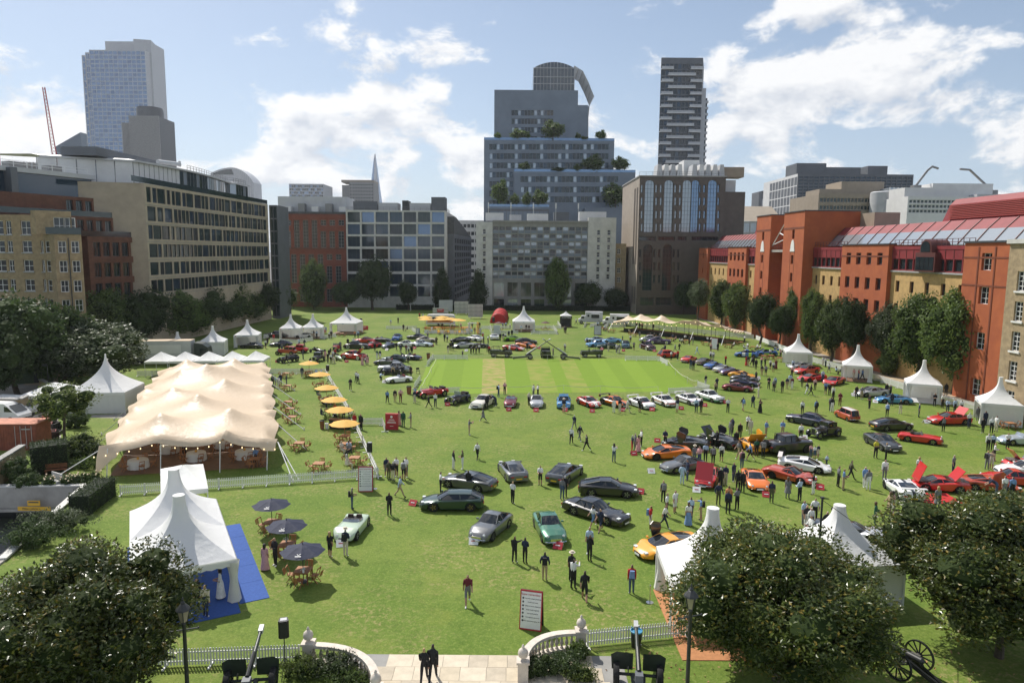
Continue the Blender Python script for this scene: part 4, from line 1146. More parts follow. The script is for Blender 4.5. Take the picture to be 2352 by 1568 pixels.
def popup(label,p,w,d,rz,eave=2.2,peak=3.3,group=None):
 t=thing('gazebo_tent',label,'tent',(p[0],p[1],0),rz,group)
 mb=MB();rows=[]
 for f,z in((1.0,eave-.3),(1.0,eave),(.55,eave+(peak-eave)*.42),(.24,eave+(peak-eave)*.78),(.03,peak)):
  row=[]
  for sd in range(4):
   for i in range(6):
    s=-1+2*i/6;x,y=((s,-1),(1,s),(-s,1),(-1,-s))[sd]
    sag=.10*(1-abs(s))**1.0 if .1<f<1 else 0
    row.append((x*f*w/2,y*f*d/2,z-sag+(.06*(1-s*s)if f==1.0 and z==eave else 0)))
  rows.append(row)
 mb.grid(rows,close=True);mb.build('canopy','tent_white',t,smooth=50)
 for x in(-1,1):
  for y in(-1,1):
   mb=MB();mb.box((x*w*.485,y*d*.485,eave/2),(.06,.06,eave));mb.build('leg','metal_white',t)
   mb=MB();mb.box((x*w*.485,y*d*.485,.02),(.16,.16,.04));mb.build('foot','metal_grey',t)
 return t
ang=lambda a,b:math.atan2(b[1]-a[1],b[0]-a[0])
# near double marquee
a,b_,c=Vector((-14.8,36.4)),Vector((-19.8,45.7)),Vector((-24.3,43.2))
ctr=(a+c)/2;rz=ang(a,b_)
t=thing('double_marquee','white double peaked marquee with blue carpet and tied back curtains','tent',(ctr.x,ctr.y,0),rz)
for s in(-1,1):pagoda_canopy(t,5.25,5.1,2.45,5.6,(s*2.62,0),.3,2.3)
cs=[(-5.2,-2.5),(0,-2.5),(5.2,-2.5),(-5.2,2.5),(0,2.5),(5.2,2.5)]
for x,y in cs:mb=MB();mb.box((x,y,1.2),(.11,.11,2.4));mb.build('leg','metal_white',t)
curtain(t,-5.1,-2.45,2.3,.2,.2);curtain(t,-5.1,2.45,2.3,.2,-.2)
wavy_wall(t,(-5.1,2.5,0),(5.2,2.5,0),2.4);wavy_wall(t,(5.2,2.5,0),(5.2,-2.5,0),2.4)
mb=MB();rows=[[(-5.2+10.4*k/40,-2.58,z-(.06 if k%2 and z<2.3 else 0))for k in range(41)]for z in(2.1,2.48)];mb.grid(rows);mb.build('valance','tent_white',t,fix=False)
mb=MB();rows=[[(-5.28,-2.58+5.16*k/20,z-(.06 if k%2 and z<2.3 else 0))for k in range(21)]for z in(2.1,2.48)];mb.grid(rows);mb.build('valance','tent_white',t,fix=False)
mb=MB();mb.box((0,0,2.52),(10.4,.05,.05));mb.build('gutter','metal_white',t)
for k in range(5):
 o=MB().box((0,0,0),(2.38,1.55,.03)).build('carpet_tile','carpet_blue');o.parent=t;o.location=(-4.4+k*2.4,-3.35,.016+.0005*k)
o=MB().box((0,0,0),(12.0,5.3,.03)).build('carpet','carpet_blue',t,(-.6,.15,.016))
st_=thing('display_stand','white trophy display plinth with picture inside the near marquee','display',(*((ctr+Vector((math.cos(rz)*-1.8,math.sin(rz)*-1.8)))[:2]),.03),rz-R(90))
MB().box((0,0,.55),(.9,.6,1.1)).build('plinth','sign_white',st_);MB().box((0,.35,1.3),(1.3,.06,1.9)).build('backboard','sign_white',st_);MB().box((0,.31,1.6),(1.0,.02,.9)).build('picture','banner_blue',st_)
# pop-up gazebo by the fence, left big pagoda and its small neighbour
popup('small white gazebo at the picket fence beside the beige stretch tent',((-27.0-21.3)/2,(52.7+47.9)/2),3.0,6.4,R(26.5),2.3,3.3)
pagoda('large white pagoda marquee with closed walls left of the beige stretch tent',(-48.5,83.2),6.2,6.2,R(8),2.5,6.6,'SENW',power=2.1,capr=.08)
popup('flat white gazebo tucked behind the young tree by the closed pagoda',(-54.2,82.2),5.4,5.4,R(8),2.2,3.3)
for k in range(5):
 popup(('first','second','third','fourth','fifth')[k]+' white gazebo in the row, counted from the truck' if 0 else 'white gazebo in the row of five behind the beige stretch tent',(-53.6+k*3.45,106.6+k*.45),3.35,4.4,R(6),2.3,3.5,'row of five gazebos')
mat('flower',(.75,.68,.6),.7)
# exhibitor pagodas
pagoda('white pagoda with open front next to the lorry, dark car before it',(-52.6,139.4),4.6,4.6,R(12),2.5,5.3,'NW','SW,SE',text='CLASSIC CARS')
pagoda('white closed pagoda beside the lorry cab',(-54.9,128.5),4.4,4.4,R(14),2.5,5.2,'SNWE','')
pagoda('white pagoda partly hidden behind the five gazebos',(-57.6,120.5),4.0,4.0,R(14),2.5,5.0,'SNW','')
pagoda('left half of the joined pair of white pagodas',(-48.0,152.2),4.3,4.3,R(10),2.5,5.3,'NW','',text='MOTORS',floor='wood_floor')
pagoda('right half of the joined pair of white pagodas',(-43.7,154.0),4.3,4.3,R(10),2.5,5.3,'N','SE',text='HISTORIC',floor='wood_floor')
pagoda('wide white pagoda with wooden floor and EXIT board beside it',(-38.6,163.6),6.2,6.2,R(-2),2.6,6.0,'N','SW,SE',floor='wood_floor',text='CLUB',power=2.3)
pagoda('white pagoda bar with wooden floor between short picket fences',(2.8,171.5),5.4,5.4,0,2.5,6.0,'NEW','SW,SE',floor='wood_floor',power=2.3,text='BAR')
pagoda('white pagoda with closed right wall near blue rally cars',(49.5,121.0),4.2,4.2,R(-14),2.5,5.4,'NE','',text='MOTOR',textside='W')
pagoda('white pagoda with tied curtains behind red supercars',(52.8,106.6),4.0,4.0,R(-22),2.5,5.4,'NE','SW,SE',text='HAGERTY',textside='W',floor='wood_floor')
pagoda('white pagoda with blue banners beside light blue coupe',(54.2,91.6),4.0,4.0,R(-24),2.5,5.4,'N','SW,SE',text='HOUSE OF CARS',textside='W',floor='panel_light')
pagoda('white pagoda with closed front wall near barracks',(56.0,79.6),4.0,4.0,R(-24),2.5,5.3,'SEN','SW',text='A. LEGEND',textside='W')
pagoda('near white pagoda on terracotta carpet, half hidden by magnolia',(10.7,35.9),5.0,4.9,R(-3),2.45,5.7,'','NW',power=2.3,capr=.3)
o=MB().box((0,0,0),(4.9,7.0,.03)).build('carpet','carpet_tan',None,(10.6,34.6,.018));tag(o,'terracotta carpet under the near white pagoda','carpet')
pagoda('near white pagoda with closed walls between the two magnolias',(18.6,38.4),5.0,4.9,R(9),2.45,5.0,'SENW','',power=2.2,capr=.3)
# the big beige stretch tent
def stretch_tent(label,corners,peaks,sheets,polesz=2.4,nu=44,nv=110,edge=2.4,sig=2.6,low_near=False,amp=2.0):
 nl,nr,fr,fl=[Vector(c)for c in corners]
 cen=(nl+nr+fr+fl)/4
 t=thing('stretch_tent',label,'tent',(cen.x,cen.y,0))
 def base(s,v):return nl.lerp(nr,s).lerp(fl.lerp(fr,s),v)
 def H(s,v):
  p=base(s,v)
  z=edge+.35*math.sin(math.pi*s)**.7*math.sin(math.pi*v)**.3
  for(px,py,pz,pw)in peaks:
   d=math.hypot(p.x-px,p.y-py);z+=pz*math.exp(-d/pw)
  return z
 for k in range(len(sheets)-1):
  v0,v1=sheets[k],sheets[k+1]
  n=max(6,int(nv*(v1-v0)));mb=MB();rows=[]
  for j in range(n+1):
   v=v0+(v1-v0)*j/n;row=[]
   for i in range(nu+1):
    s=i/nu;p=base(s,v)
    z=H(s,v)+(.12*(v1-v)/(v1-v0))*(k>0)*-1
    e=min(s,1-s)*15
    if e<1.0:z-=(1-e)*(.35+.25*math.sin(v*46))
    bow=.25*math.sin(v*46)*max(0,1-e)
    row.append((p.x-cen.x+(bow if s<.5 else-bow),p.y-cen.y,z))
   rows.append(row)
  mb.grid(rows);mb.build('canopy_sheet','tent_beige',t,fix=False,smooth='all')
 return t,base,H,cen
pk=[(*GC('L1',x,y,z)[:2],h,w)for x,y,z,h,w in((1460,270,4.2,1.7,2.0),(1835,265,4.2,1.7,2.0),(1425,380,4.0,1.4,2.2),(1620,355,4.2,1.6,2.2),(1805,335,4.2,1.4,2.2),(1355,505,4.2,1.7,2.3),(1765,430,4.4,1.8,2.3),(1553,558,4.4,1.9,2.3),(1257,715,4.3,1.9,2.2),(1808,660,4.4,1.9,2.3),(1238,905,3.0,.8,.9),(1775,860,3.1,.8,.9))]
for x,y in((2085,300),(2105,405),(2085,505),(2105,568),(2130,690),(2150,745),(1180,425),(1140,530),(1100,590),(1020,680),(970,780)):pk.append((*GC('L1',x,y,2.7)[:2],.75,.8))
BT,bbase,bH,bcen=stretch_tent('long beige stretch tent with many soft peaks, set for lunch',[(-34.6,57.6),(-20.6,60.6),(-35.6,102.0),(-49.2,98.0)],pk,[0,.19,.36,.52,.68,.85,1.0])
# near lip that droops
mb=MB();rows=[]
for q,(o_,dz)in enumerate(((0,0),(-.5,-.22),(-.75,-.6))):
 row=[]
 for i in range(45):
  s=i/44;p=bbase(s,0);z=bH(s,0)+dz*(1.0+.8*(s<.12)+.5*(s>.93))
  if s<.10 and q:z-=(.10-s)*12*q/2
  row.append((p.x-bcen.x,p.y-bcen.y+o_,z))
 rows.append(row)
mb.grid(rows);mb.build('front_lip','tent_beige',BT,fix=False,smooth='all')
for s,v in[(s,0.0)for s in(.06,.35,.68,.95)]+[(s,v)for v in(.17,.34,.5,.67,.84,.98)for s in(.02,.98)]+[(.33,.3),(.66,.3),(.33,.6),(.66,.6),(.5,.8)]:
 p=bbase(s,v);lean=(-.4 if v==0 else 0)
 mb=MB();mb.tube([(p.x-bcen.x,p.y-bcen.y+lean*2,.0),(p.x-bcen.x,p.y-bcen.y+lean,bH(s,v)-.25)],.045,6);mb.build('pole','metal_white' if v==0 else 'metal_dark',BT)
for(s,v,dx,dy)in((.0,0,-3.2,-2.6),(1.0,0,2.6,-4.2),(1.0,0,3.0,-3.9),(1,.17,3.4,-1.6),(1,.34,3.6,-1.2),(1,.5,3.6,-1.0),(1,.67,3.6,-1.0),(1,.84,3.6,-.8),(0,.17,-2.6,-1),(0,.34,-2.6,-.6),(0,.5,-2.6,-.6)):
 p=bbase(s,v);mb=MB();mb.tube([(p.x-bcen.x,p.y-bcen.y,2.25),(p.x-bcen.x+dx,p.y-bcen.y+dy,.05)],.03,4);mb.tube([(p.x-bcen.x+dx,p.y-bcen.y+dy,0),(p.x-bcen.x+dx,p.y-bcen.y+dy,.3)],.06,5);mb.build('guy_rope','metal_white',BT)
fl=[bbase(s,v)for s,v in((.05,-.005),(.93,.0),(.95,.96),(.05,.96))]
mb=MB();mb.add([(p.x-bcen.x,p.y-bcen.y,.03)for p in fl],[(0,1,2,3)]);mb.build('floor','wood_floor',BT)
mat('bulb',(.9,.8,.6),.4,emit=(1,.75,.4,2.0))
for k in range(17):
 p=bbase(k/16,0);mb=MB();mb.lathe([(.02,-.06),(.05,0),(.03,.06)],n=6);mb.build('festoon_bulb','bulb',BT,(p.x-bcen.x,p.y-bcen.y-.8,bH(k/16,0)-.75))
pk2=[(*GC('A3',x,y,z)[:2],h,w)for x,y,z,h,w in((480,315,4.5,2.1,2.4),(720,340,4.5,2.1,2.4),(940,388,4.2,1.8,2.3),(1115,380,4.6,2.2,2.4),(1395,405,4.6,2.2,2.4),(325,352,3.4,.9,1.4),(1605,485,3.2,.7,1.2))]
for x,y in((335,390),(560,415),(760,440),(990,462),(1245,490),(1460,540)):pk2.append((*GC('A3',x,y,2.6)[:2],.55,.6))
ST2,b2,H2,c2_=stretch_tent('long narrow beige stretch tent over a dark bar terrace near trees',[(24.6,172.5),(45.2,149.0),(51.5,155.0),(31.0,183.0)],pk2,[0,1],nu=70,nv=30,edge=2.2)
for s in[k/9 for k in range(10)]:
 for v in(0.04,.96):
  p=b2(s,v);mb=MB();mb.tube([(p.x-c2_.x,p.y-c2_.y,0),(p.x-c2_.x,p.y-c2_.y,H2(s,v)-.3)],.05,5);mb.build('pole','metal_dark',ST2)
for s in(0,.25,.5,.75,1.0):
 p=b2(s,0);mb=MB();mb.tube([(p.x-c2_.x,p.y-c2_.y,2.0),(p.x-c2_.x-1.4,p.y-c2_.y-2.6,.03)],.05,4);mb.build('guy_rope','metal_white',ST2)
p0,p1,p2,p3=b2(.1,.1),b2(.98,.1),b2(.98,.9),b2(.1,.9)
mb=MB();mb.add([(p.x-c2_.x,p.y-c2_.y,z)for z in(0,.9)for p in(p0,p1)],[(0,1,3,2)]);mb.build('bar_front','black_plastic',ST2,fix=False)
mb=MB();mb.add([(p.x-c2_.x,p.y-c2_.y,.04)for p in(p0,p1,p2,p3)],[(0,1,2,3)]);mb.build('floor','wood_floor',ST2)
for k in range(26):
 p=b2(k/25,0);mb=MB();mb.lathe([(.03,-.08),(.08,0),(.04,.08)],n=6);mb.build('festoon_bulb','bulb',ST2,(p.x-c2_.x,p.y-c2_.y-.3,H2(k/25,0)-.6))
for k in range(6):
 p=b2(.25+k*.13,.45);t=thing('bar_table','tall black bar table under the narrow stretch tent','table',(p.x,p.y,.04),0,'bar tables under the narrow stretch tent')
 MB().lathe([(.32,1.05),(.32,1.1)],n=14).build('table_top','black_plastic',t);MB().tube([(0,0,0),(0,0,1.05)],.04,6).build('leg','black_plastic',t);MB().lathe([(.25,0),(.22,.03)],n=12).build('base','black_plastic',t)
 # red arched tunnel tent
t=thing('tunnel_tent','red ribbed tunnel tent with arched hoops on the far lawn','tent',(-3.6,199.0,0),R(-1))
for k in range(4):
 mb=MB();rows=[]
 y0,y1=-9.5+k*5.0,-9.5+(k+1)*5.0
 for y,b_ in((y0,-.12),(y0+.3,0),((y0+y1)/2,.18),(y1-.3,0),(y1,-.12)):
  rows.append([((2.15+b_)*math.cos(math.pi*q/14),y,(2.5+b_)*math.sin(math.pi*q/14)**.9)for q in range(15)])
 mb.grid(rows);mb.build('canopy_section','tent_red',t,fix=False,smooth='all')
for k in range(5):
 mb=MB();mb.tube([(2.22*math.cos(math.pi*q/14),-9.5+k*5.0,2.55*math.sin(math.pi*q/14)**.9)for q in range(15)],.07,5);mb.build('hoop','metal_dark',t)
mb=MB();mb.add([(2.1*math.cos(math.pi*q/14),-9.4,2.45*math.sin(math.pi*q/14)**.9)for q in range(15)],[tuple(range(15))]);mb.build('end_wall','tent_red',t)
# ------------------------------------------------------------------ vegetation
def leaf_mat(name,a,b,rough=.45,tr=.25,spec=.5,tips=None):
 m=bpy.data.materials.new(name);m.use_nodes=True
 n,l=m.node_tree.nodes,m.node_tree.links
 p=n['Principled BSDF'];p.inputs['Roughness'].default_value=rough;p.inputs['Specular IOR Level'].default_value=spec
 t=n.new('ShaderNodeTexCoord')
 def nz(sc,lo,hi):
  q=n.new('ShaderNodeTexNoise');q.inputs['Scale'].default_value=sc;q.inputs['Detail'].default_value=2;l.new(t.outputs['Object'],q.inputs['Vector'])
  r=n.new('ShaderNodeMapRange');r.inputs[1].default_value=lo;r.inputs[2].default_value=hi;l.new(q.outputs['Fac'],r.inputs[0]);return r.outputs[0]
 def mix(f,x,y):
  q=n.new('ShaderNodeMix');q.data_type='RGBA';l.new(f,q.inputs[0])
  for i,v in((6,x),(7,y)):
   if isinstance(v,tuple):q.inputs[i].default_value=(*v,1)
   else:l.new(v,q.inputs[i])
  return q.outputs[2]
 c=mix(nz(3.0,.38,.62),a,b)
 if tips:
  at=n.new('ShaderNodeAttribute');at.attribute_name='tint'
  r=n.new('ShaderNodeMapRange');r.inputs[1].default_value=.86;r.inputs[2].default_value=.98;l.new(at.outputs['Fac'],r.inputs[0]);c=mix(r.outputs[0],c,tips)
 oi=n.new('ShaderNodeObjectInfo');hs=n.new('ShaderNodeHueSaturation')
 mr=n.new('ShaderNodeMapRange');mr.inputs[3].default_value=.75;mr.inputs[4].default_value=1.3;l.new(oi.outputs['Random'],mr.inputs[0]);l.new(mr.outputs[0],hs.inputs['Value'])
 l.new(c,hs.inputs['Color']);l.new(hs.outputs[0],p.inputs['Base Color'])
 tb=n.new('ShaderNodeBsdfTranslucent');l.new(hs.outputs[0],tb.inputs['Color'])
 mx=n.new('ShaderNodeMixShader');mx.inputs[0].default_value=tr
 l.new(p.outputs[0],mx.inputs[1]);l.new(tb.outputs[0],mx.inputs[2]);l.new(mx.outputs[0],n['Material Output'].inputs['Surface'])
 MATS[name]=m
leaf_mat('leaf_magnolia',(.060,.088,.016),(.110,.138,.028),.32,.30,.55,tips=(.26,.19,.03))
leaf_mat('leaf_core_shade',(.026,.042,.012),(.040,.060,.018),.8,.05,.1)  # darker green of added inner blobs: crown shade put into the colour
leaf_mat('leaf_mid',(.075,.120,.026),(.125,.178,.042),.5,.35,.35)
leaf_mat('leaf_dark',(.034,.058,.018),(.058,.090,.026),.55,.2,.3)
leaf_mat('leaf_silver',(.075,.100,.048),(.125,.150,.080),.48,.25,.4)
leaf_mat('leaf_light',(.095,.140,.022),(.150,.190,.040),.5,.38)
leaf_mat('leaf_rose',(.040,.070,.020),(.070,.105,.030),.45,.25)
mat('bark',(.075,.058,.042),.9,var=.3,vscale=3,bump=.3,bscale=12)
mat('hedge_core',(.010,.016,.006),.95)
mat('rose_petal',(.80,.62,.42),.6,var=.2)
ICO=None
def leaves_mesh(name,places,m,seed=0,cores=()):
 """places: (point, outward normal, length, width); cores: added inner blobs, shade put into their colour (centre, radius)"""
 global ICO
 q=random.Random(seed);vs,fs,tint=[],[],[]
 if ICO is None:
  bm=bmesh.new();bmesh.ops.create_icosphere(bm,subdivisions=2,radius=1.0)
  ICO=([v.co.copy()for v in bm.verts],[tuple(v.index for v in f.verts)for f in bm.faces]);bm.free()
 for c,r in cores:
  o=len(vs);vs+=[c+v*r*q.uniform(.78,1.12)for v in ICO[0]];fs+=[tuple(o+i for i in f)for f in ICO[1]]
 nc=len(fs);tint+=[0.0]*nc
 for p,nrm,L,W in places:
  d=Vector((q.gauss(0,1),q.gauss(0,1),q.gauss(0,1)+.15))
  d=(d.normalized()+nrm*.45).normalized()
  s=d.cross(nrm+Vector((q.gauss(0,.45),q.gauss(0,.45),q.gauss(0,.45)))).normalized()
  f=d.cross(s)*(W*.25)
  k=q.uniform(.7,1.25);L,W=L*k,W*k
  o=len(vs);mid=p+d*L*.45
  vs+=[p,mid+s*W*.5+f,p+d*L,mid-s*W*.5+f]
  fs+=[(o,o+1,o+2),(o,o+2,o+3)]
  tt=q.random();tint+=[tt,tt]
 me=bpy.data.meshes.new(name);me.from_pydata(vs,[],fs);me.materials.append(M(m))
 if nc:me.materials.append(M('leaf_core_shade'));me.polygons.foreach_set('material_index',[1]*nc+[0]*(len(fs)-nc))
 at=me.attributes.new('tint','FLOAT','FACE');at.data.foreach_set('value',tint)
 return me
def crown_places(n,seed,L,W,shape='round',clumps=26,csz=.36,inner=.12):
 q=random.Random(seed);out=[];cl=[]
 for k in range(clumps):
  t=(k+.5)/clumps;z=1-2*t;a=k*2.39996+q.uniform(-.3,.3);r=math.sqrt(max(0,1-z*z));rr=q.uniform(.48,.84)
  if shape=='cone':w=.25+.75*(1-(z+1)/2)**.8;c=Vector((r*math.cos(a)*rr*w*1.15,r*math.sin(a)*rr*w*1.15,z*.85))
  elif shape=='tall':c=Vector((r*math.cos(a)*rr*.9,r*math.sin(a)*rr*.9,z*.82))
  else:c=Vector((r*math.cos(a)*rr,r*math.sin(a)*rr,z*rr*(1 if z>0 else .8)))
  cl.append((c,csz*q.uniform(.62,1.3)))
 for i in range(n):
  c,s=q.choice(cl)
  d=Vector((q.gauss(0,1),q.gauss(0,1),q.gauss(0,1))).normalized()
  rad=s*(q.uniform(.75,1.08)if q.random()>inner else q.uniform(.1,.7))
  p=c+d*rad
  nrm=(d*.7+p.normalized()*.6)
  if nrm.length:nrm.normalize()
  out.append((p,nrm,L,W))
 crown_places.cl=[(c,s*.62)for c,s in cl]+[(Vector((0,0,0)),.5)]
 return out
CROWN={}
def crown(kind):
 if kind in CROWN:return CROWN[kind]
 spec=dict(magnolia=(62000,1,.046,.022,'round',70,.26,.06,'leaf_magnolia'),broad=(7000,2,.085,.055,'tall',24,.36,.1,'leaf_mid'),broad2=(7000,3,.085,.055,'tall',18,.38,.1,'leaf_mid'),dark=(6000,4,.09,.06,'round',24,.38,.1,'leaf_dark'),cone=(5500,5,.09,.06,'cone',30,.33,.1,'leaf_dark'),silver=(9000,6,.070,.045,'round',30,.34,.1,'leaf_silver'),light=(2600,7,.085,.040,'round',15,.34,.05,'leaf_light'),terrace=(1500,8,.16,.10,'round',14,.40,.1,'leaf_mid'))[kind]
 n,sd,L,W,sh,cl,cs,inn,m=spec
 pl=crown_places(n,sd,L,W,sh,cl,cs,inn)
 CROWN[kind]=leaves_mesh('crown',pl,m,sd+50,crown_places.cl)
 return CROWN[kind]
def trunk_mesh(h,r,seed,limbs=5,spread=.5):
 q=random.Random(seed);mb=MB()
 pts=[Vector((0,0,-.05))]
 for k in range(1,5):pts.append(Vector((q.uniform(-.05,.05)*h,q.uniform(-.05,.05)*h,h*k/4)))
 mb.tube(pts,[r*1.25,r,r*.85,r*.65,r*.35],8)
 for k in range(limbs):
  a=2*math.pi*k/limbs+q.uniform(-.3,.3);b0=pts[2].lerp(pts[3],q.random())
  e=b0+Vector((math.cos(a),math.sin(a),q.uniform(.5,1.0)))*h*spread*q.uniform(.6,1)
  mb.tube([b0,b0.lerp(e,.5)+Vector((0,0,.04*h)),e],[r*.45,r*.3,r*.1],6)
 return mb
def tree(label,p,h,w,kind,group=None,clear=.25,seed=None,z0=0.0,name='tree'):
 """h: overall height, w: crown width, clear: share of bare trunk"""
 seed=seed if seed is not None else int(abs(p[0]*13+p[1]*7))
 t=thing(name,label,'tree',(p[0],p[1],z0),0,group)
 ch=h*(1-clear)
 trunk_mesh(h*(clear+.45*(1-clear)),max(.05,.022*h),seed).build('trunk','bark',t,smooth=True)
 o=link('crown',crown(kind),t,(0,0,h-ch*.5),random.Random(seed).uniform(0,6.28))
 o.scale=(w/2,w/2*.95,ch/2);o['kind']='stuff'
 return t
def TREE(label,n,bx,by,ytop,wpx,kind,**k):
 p=GC(n,bx,by);z=ZAT(p,C(n,bx,ytop)[1]);dep=p.y
 w=wpx/CROPS[n][2]*KD/FPX*math.hypot(p.x,p.y,HCAM)
 return tree(label,p,z,w,kind,**k)
 # three big magnolias on the terrace
tree('big glossy magnolia with brown tipped leaves beside a lamp post, near marquee behind',(-17.4,26.6),ZAT(Vector((-17.4,26.6)),1262),9.2,'magnolia',clear=.03)
tree('big round magnolia before the two near pagodas, with a lamp post',(12.0,29.6),ZAT(Vector((12,29.6)),1212),10.0,'magnolia',clear=.04,seed=5)
tree('big magnolia overhanging the wheeled cannon',(23.4,31.6),ZAT(Vector((23.4,31.6)),1142),11.0,'magnolia',clear=.10,seed=9)
# dark row below the beige offices
for i,(x,by,ty,w)in enumerate(((248,812,672,92),(322,800,664,105),(395,782,668,100),(462,766,664,90),(530,748,652,88),(592,735,640,84),(640,724,648,70),(290,806,690,90),(430,774,690,90),(500,757,682,80),(565,741,676,80))):
 TREE('shaded leafy tree in the row below the beige offices','D',x,by,ty-4,w*1.25,'dark' if i%2 else 'broad',group='row of trees below the beige offices',clear=.12,seed=i)
for lb,x,by,ty,w,k in(('broad dark tree before the mansion flats',40,905,668,190,'dark'),('dark leafy tree between mansion flats and brown brick block',150,880,705,150,'broad'),('silvery grey green tree beside the lorry and closed pagoda',226,890,738,205,'silver'),('dense dark tree at the left edge over the green shed',-20,930,720,150,'dark')):
 TREE(lb,'D',x,by,ty,w,k,clear=.08)
TREE('young pale green tree before the closed pagoda and the yard','D',150,1018,870,120,'light',clear=.30)
# far end
for lb,x,by,ty,w,k in(('tall grey green tree before the red brick building',722,712,600,66,'broad2'),('low dark tree right of the tall tree by red brick',795,712,640,78,'dark'),('tall rounded tree at the corner of red brick and framed offices',856,712,588,84,'dark'),('small dark tree before the framed offices',938,712,642,46,'dark'),('dark cone shaped tree left of the street gap',1015,712,622,52,'cone'),('dark cone shaped tree right of the street gap',1098,712,626,54,'cone'),('tall tree standing before the middle of the centre office',1278,713,596,64,'broad'),('round dark bush-like tree before the white pier',1348,713,645,66,'dark'),('low dark tree before the brown brick block',1415,714,660,56,'dark'),('dark tree before the granite arches',1508,716,632,70,'dark'),('second dark tree before the granite arches',1570,722,640,60,'dark')):
 TREE(lb,'D',x,by,ty,w,k,clear=.1 if k!='cone' else .03)
TREE('pale leaved tree at the corner of granite and orange brick','D',1604,742,640,54,'silver',clear=.3)
# right hand row
for i,(x,by,ty,w,k)in enumerate(((1655,752,645,60,'broad'),(1690,768,650,66,'broad2'),(1745,790,668,66,'dark'),(1788,800,695,50,'dark'),(1822,798,660,58,'broad'),(1862,815,668,58,'broad2'),(1908,832,690,74,'broad'),(1955,846,678,72,'dark'),(2030,858,695,84,'silver'),(2105,882,676,118,'broad'),(2190,905,672,132,'broad2'))):
 TREE(['slim tree in the row before the orange brick range','dark slim tree in the row before the orange brick range','wide leafy tree near the barracks end of the row','grey green tree in the row before the orange brick range'][1 if k=='dark' else 2 if w>100 else 3 if k=='silver' else 0],'D',x,by,ty,w,k,group='row of trees before the orange brick range',clear=.22,seed=i+20)
TREE('small bushy tree below the grey green tree in the row','D',2040,862,800,50,'broad',clear=.1)
# trees on the stepped office terraces
zl_,zm_,zg_=ROPE
for i,(x,h,w,zb_,out_)in enumerate(((370,60,62,1,-8),(545,85,150,1,-8),(610,60,50,1,-8.5),(815,148,178,1,-7.5),(1015,62,46,1,-8),(1065,36,70,1,-8),(1200,82,90,1,-8),(585,75,90,0,.6),(855,34,130,0,.6),(1005,60,70,0,.8),(1125,128,170,0,.6),(1340,118,150,0,.6),(400,190,128,2,15),(510,95,78,2,15),(600,104,78,2,15),(702,122,118,2,15),(1280,175,215,2,13))):
 u=F_ROPE.at('c3',x,1000)[0];z=(zl_,zm_,zg_)[zb_];p=F_ROPE.pt(u,0,out_-1.5);sc=KD/1.96/FPX*345
 tree(('small terrace tree on the stepped blue office block','bushy tree on the upper terrace of the stepped blue office','tree on the lowest terrace of the stepped blue office')[zb_],p,h*sc,w*sc,'terrace',group='trees on the terraces of the stepped office',clear=.05,z0=z-.1,seed=i+60)
 # hedges
def hedge(label,pts,h,w,m='leaf_dark',dens=60,L=.14,seed=1,wob=.08,cat='hedge'):
 """a clipped hedge along a line of ground points"""
 pts=[Vector((p[0],p[1],0))for p in pts];o0=pts[0]
 t=thing('hedge',label,cat,(o0.x,o0.y,0));core=MB();q=random.Random(seed);pl=[]
 for a,b in zip(pts[:-1],pts[1:]):
  d=(b-a);ln=d.length;u=d.normalized();nrm=Vector((-u.y,u.x,0));c=(a+b)/2-o0
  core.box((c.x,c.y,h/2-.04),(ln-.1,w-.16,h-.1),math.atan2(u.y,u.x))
  n=int(dens*(2*h*ln+w*ln+2*h*w))
  for _ in range(n):
   f=q.random();tot=2*h+w
   s=q.uniform(0,ln)
   if f<h/tot:p,nn=a+u*s-nrm*w/2+Vector((0,0,q.uniform(0,h))),-nrm
   elif f<2*h/tot:p,nn=a+u*s+nrm*w/2+Vector((0,0,q.uniform(0,h))),nrm
   else:p,nn=a+u*s+nrm*q.uniform(-w/2,w/2)+Vector((0,0,h)),Vector((0,0,1))
   if q.random()<.08:p=(a if q.random()<.5 else b)+nrm*q.uniform(-w/2,w/2)+Vector((0,0,q.uniform(0,h)))
   pl.append((p-o0+Vector((q.gauss(0,wob),q.gauss(0,wob),q.gauss(0,wob)))*.5,nn,L,L*.55))
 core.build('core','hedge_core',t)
 o=link('foliage',leaves_mesh('foliage',pl,m,seed),t);o['kind']='stuff'
 return t
def bush(label,p,w,d,h,m='leaf_mid',n=1500,L=.14,seed=1,cat='bush',name='bush'):
 t=thing(name,label,cat,(p[0],p[1],0))
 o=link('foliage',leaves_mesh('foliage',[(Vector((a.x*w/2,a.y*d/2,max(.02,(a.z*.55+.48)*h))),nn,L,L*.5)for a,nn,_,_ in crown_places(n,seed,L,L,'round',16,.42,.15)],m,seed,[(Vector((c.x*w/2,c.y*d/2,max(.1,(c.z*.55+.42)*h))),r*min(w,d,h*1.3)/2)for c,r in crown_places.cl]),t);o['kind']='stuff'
 s=MB();q=random.Random(seed)
 for k in range(5):s.tube([(0,0,-.02),(q.uniform(-.25,.25)*w,q.uniform(-.25,.25)*d,h*.6)],[.03,.012],5)
 s.build('stems','bark',t)
 return t
hedge('long low dark hedge along the far end of the lawn',[(-38,231),(-10,231.5),(20,232),(44,233)],1.6,1.4,dens=14,L=.32,seed=3)
hedge('big clipped dark hedge block beside the container yard',[GC('L1',245,1160),GC('L1',540,1120)],2.5,2.2,dens=60,seed=4)
hedge('long clipped hedge on the edge of the vehicle ramp',[GC('L2',868,150)+Vector((-.6,0,0)),GC('L2',590,330)+Vector((-.3,.6,0))],1.5,1.5,dens=80,seed=5,m='leaf_dark')
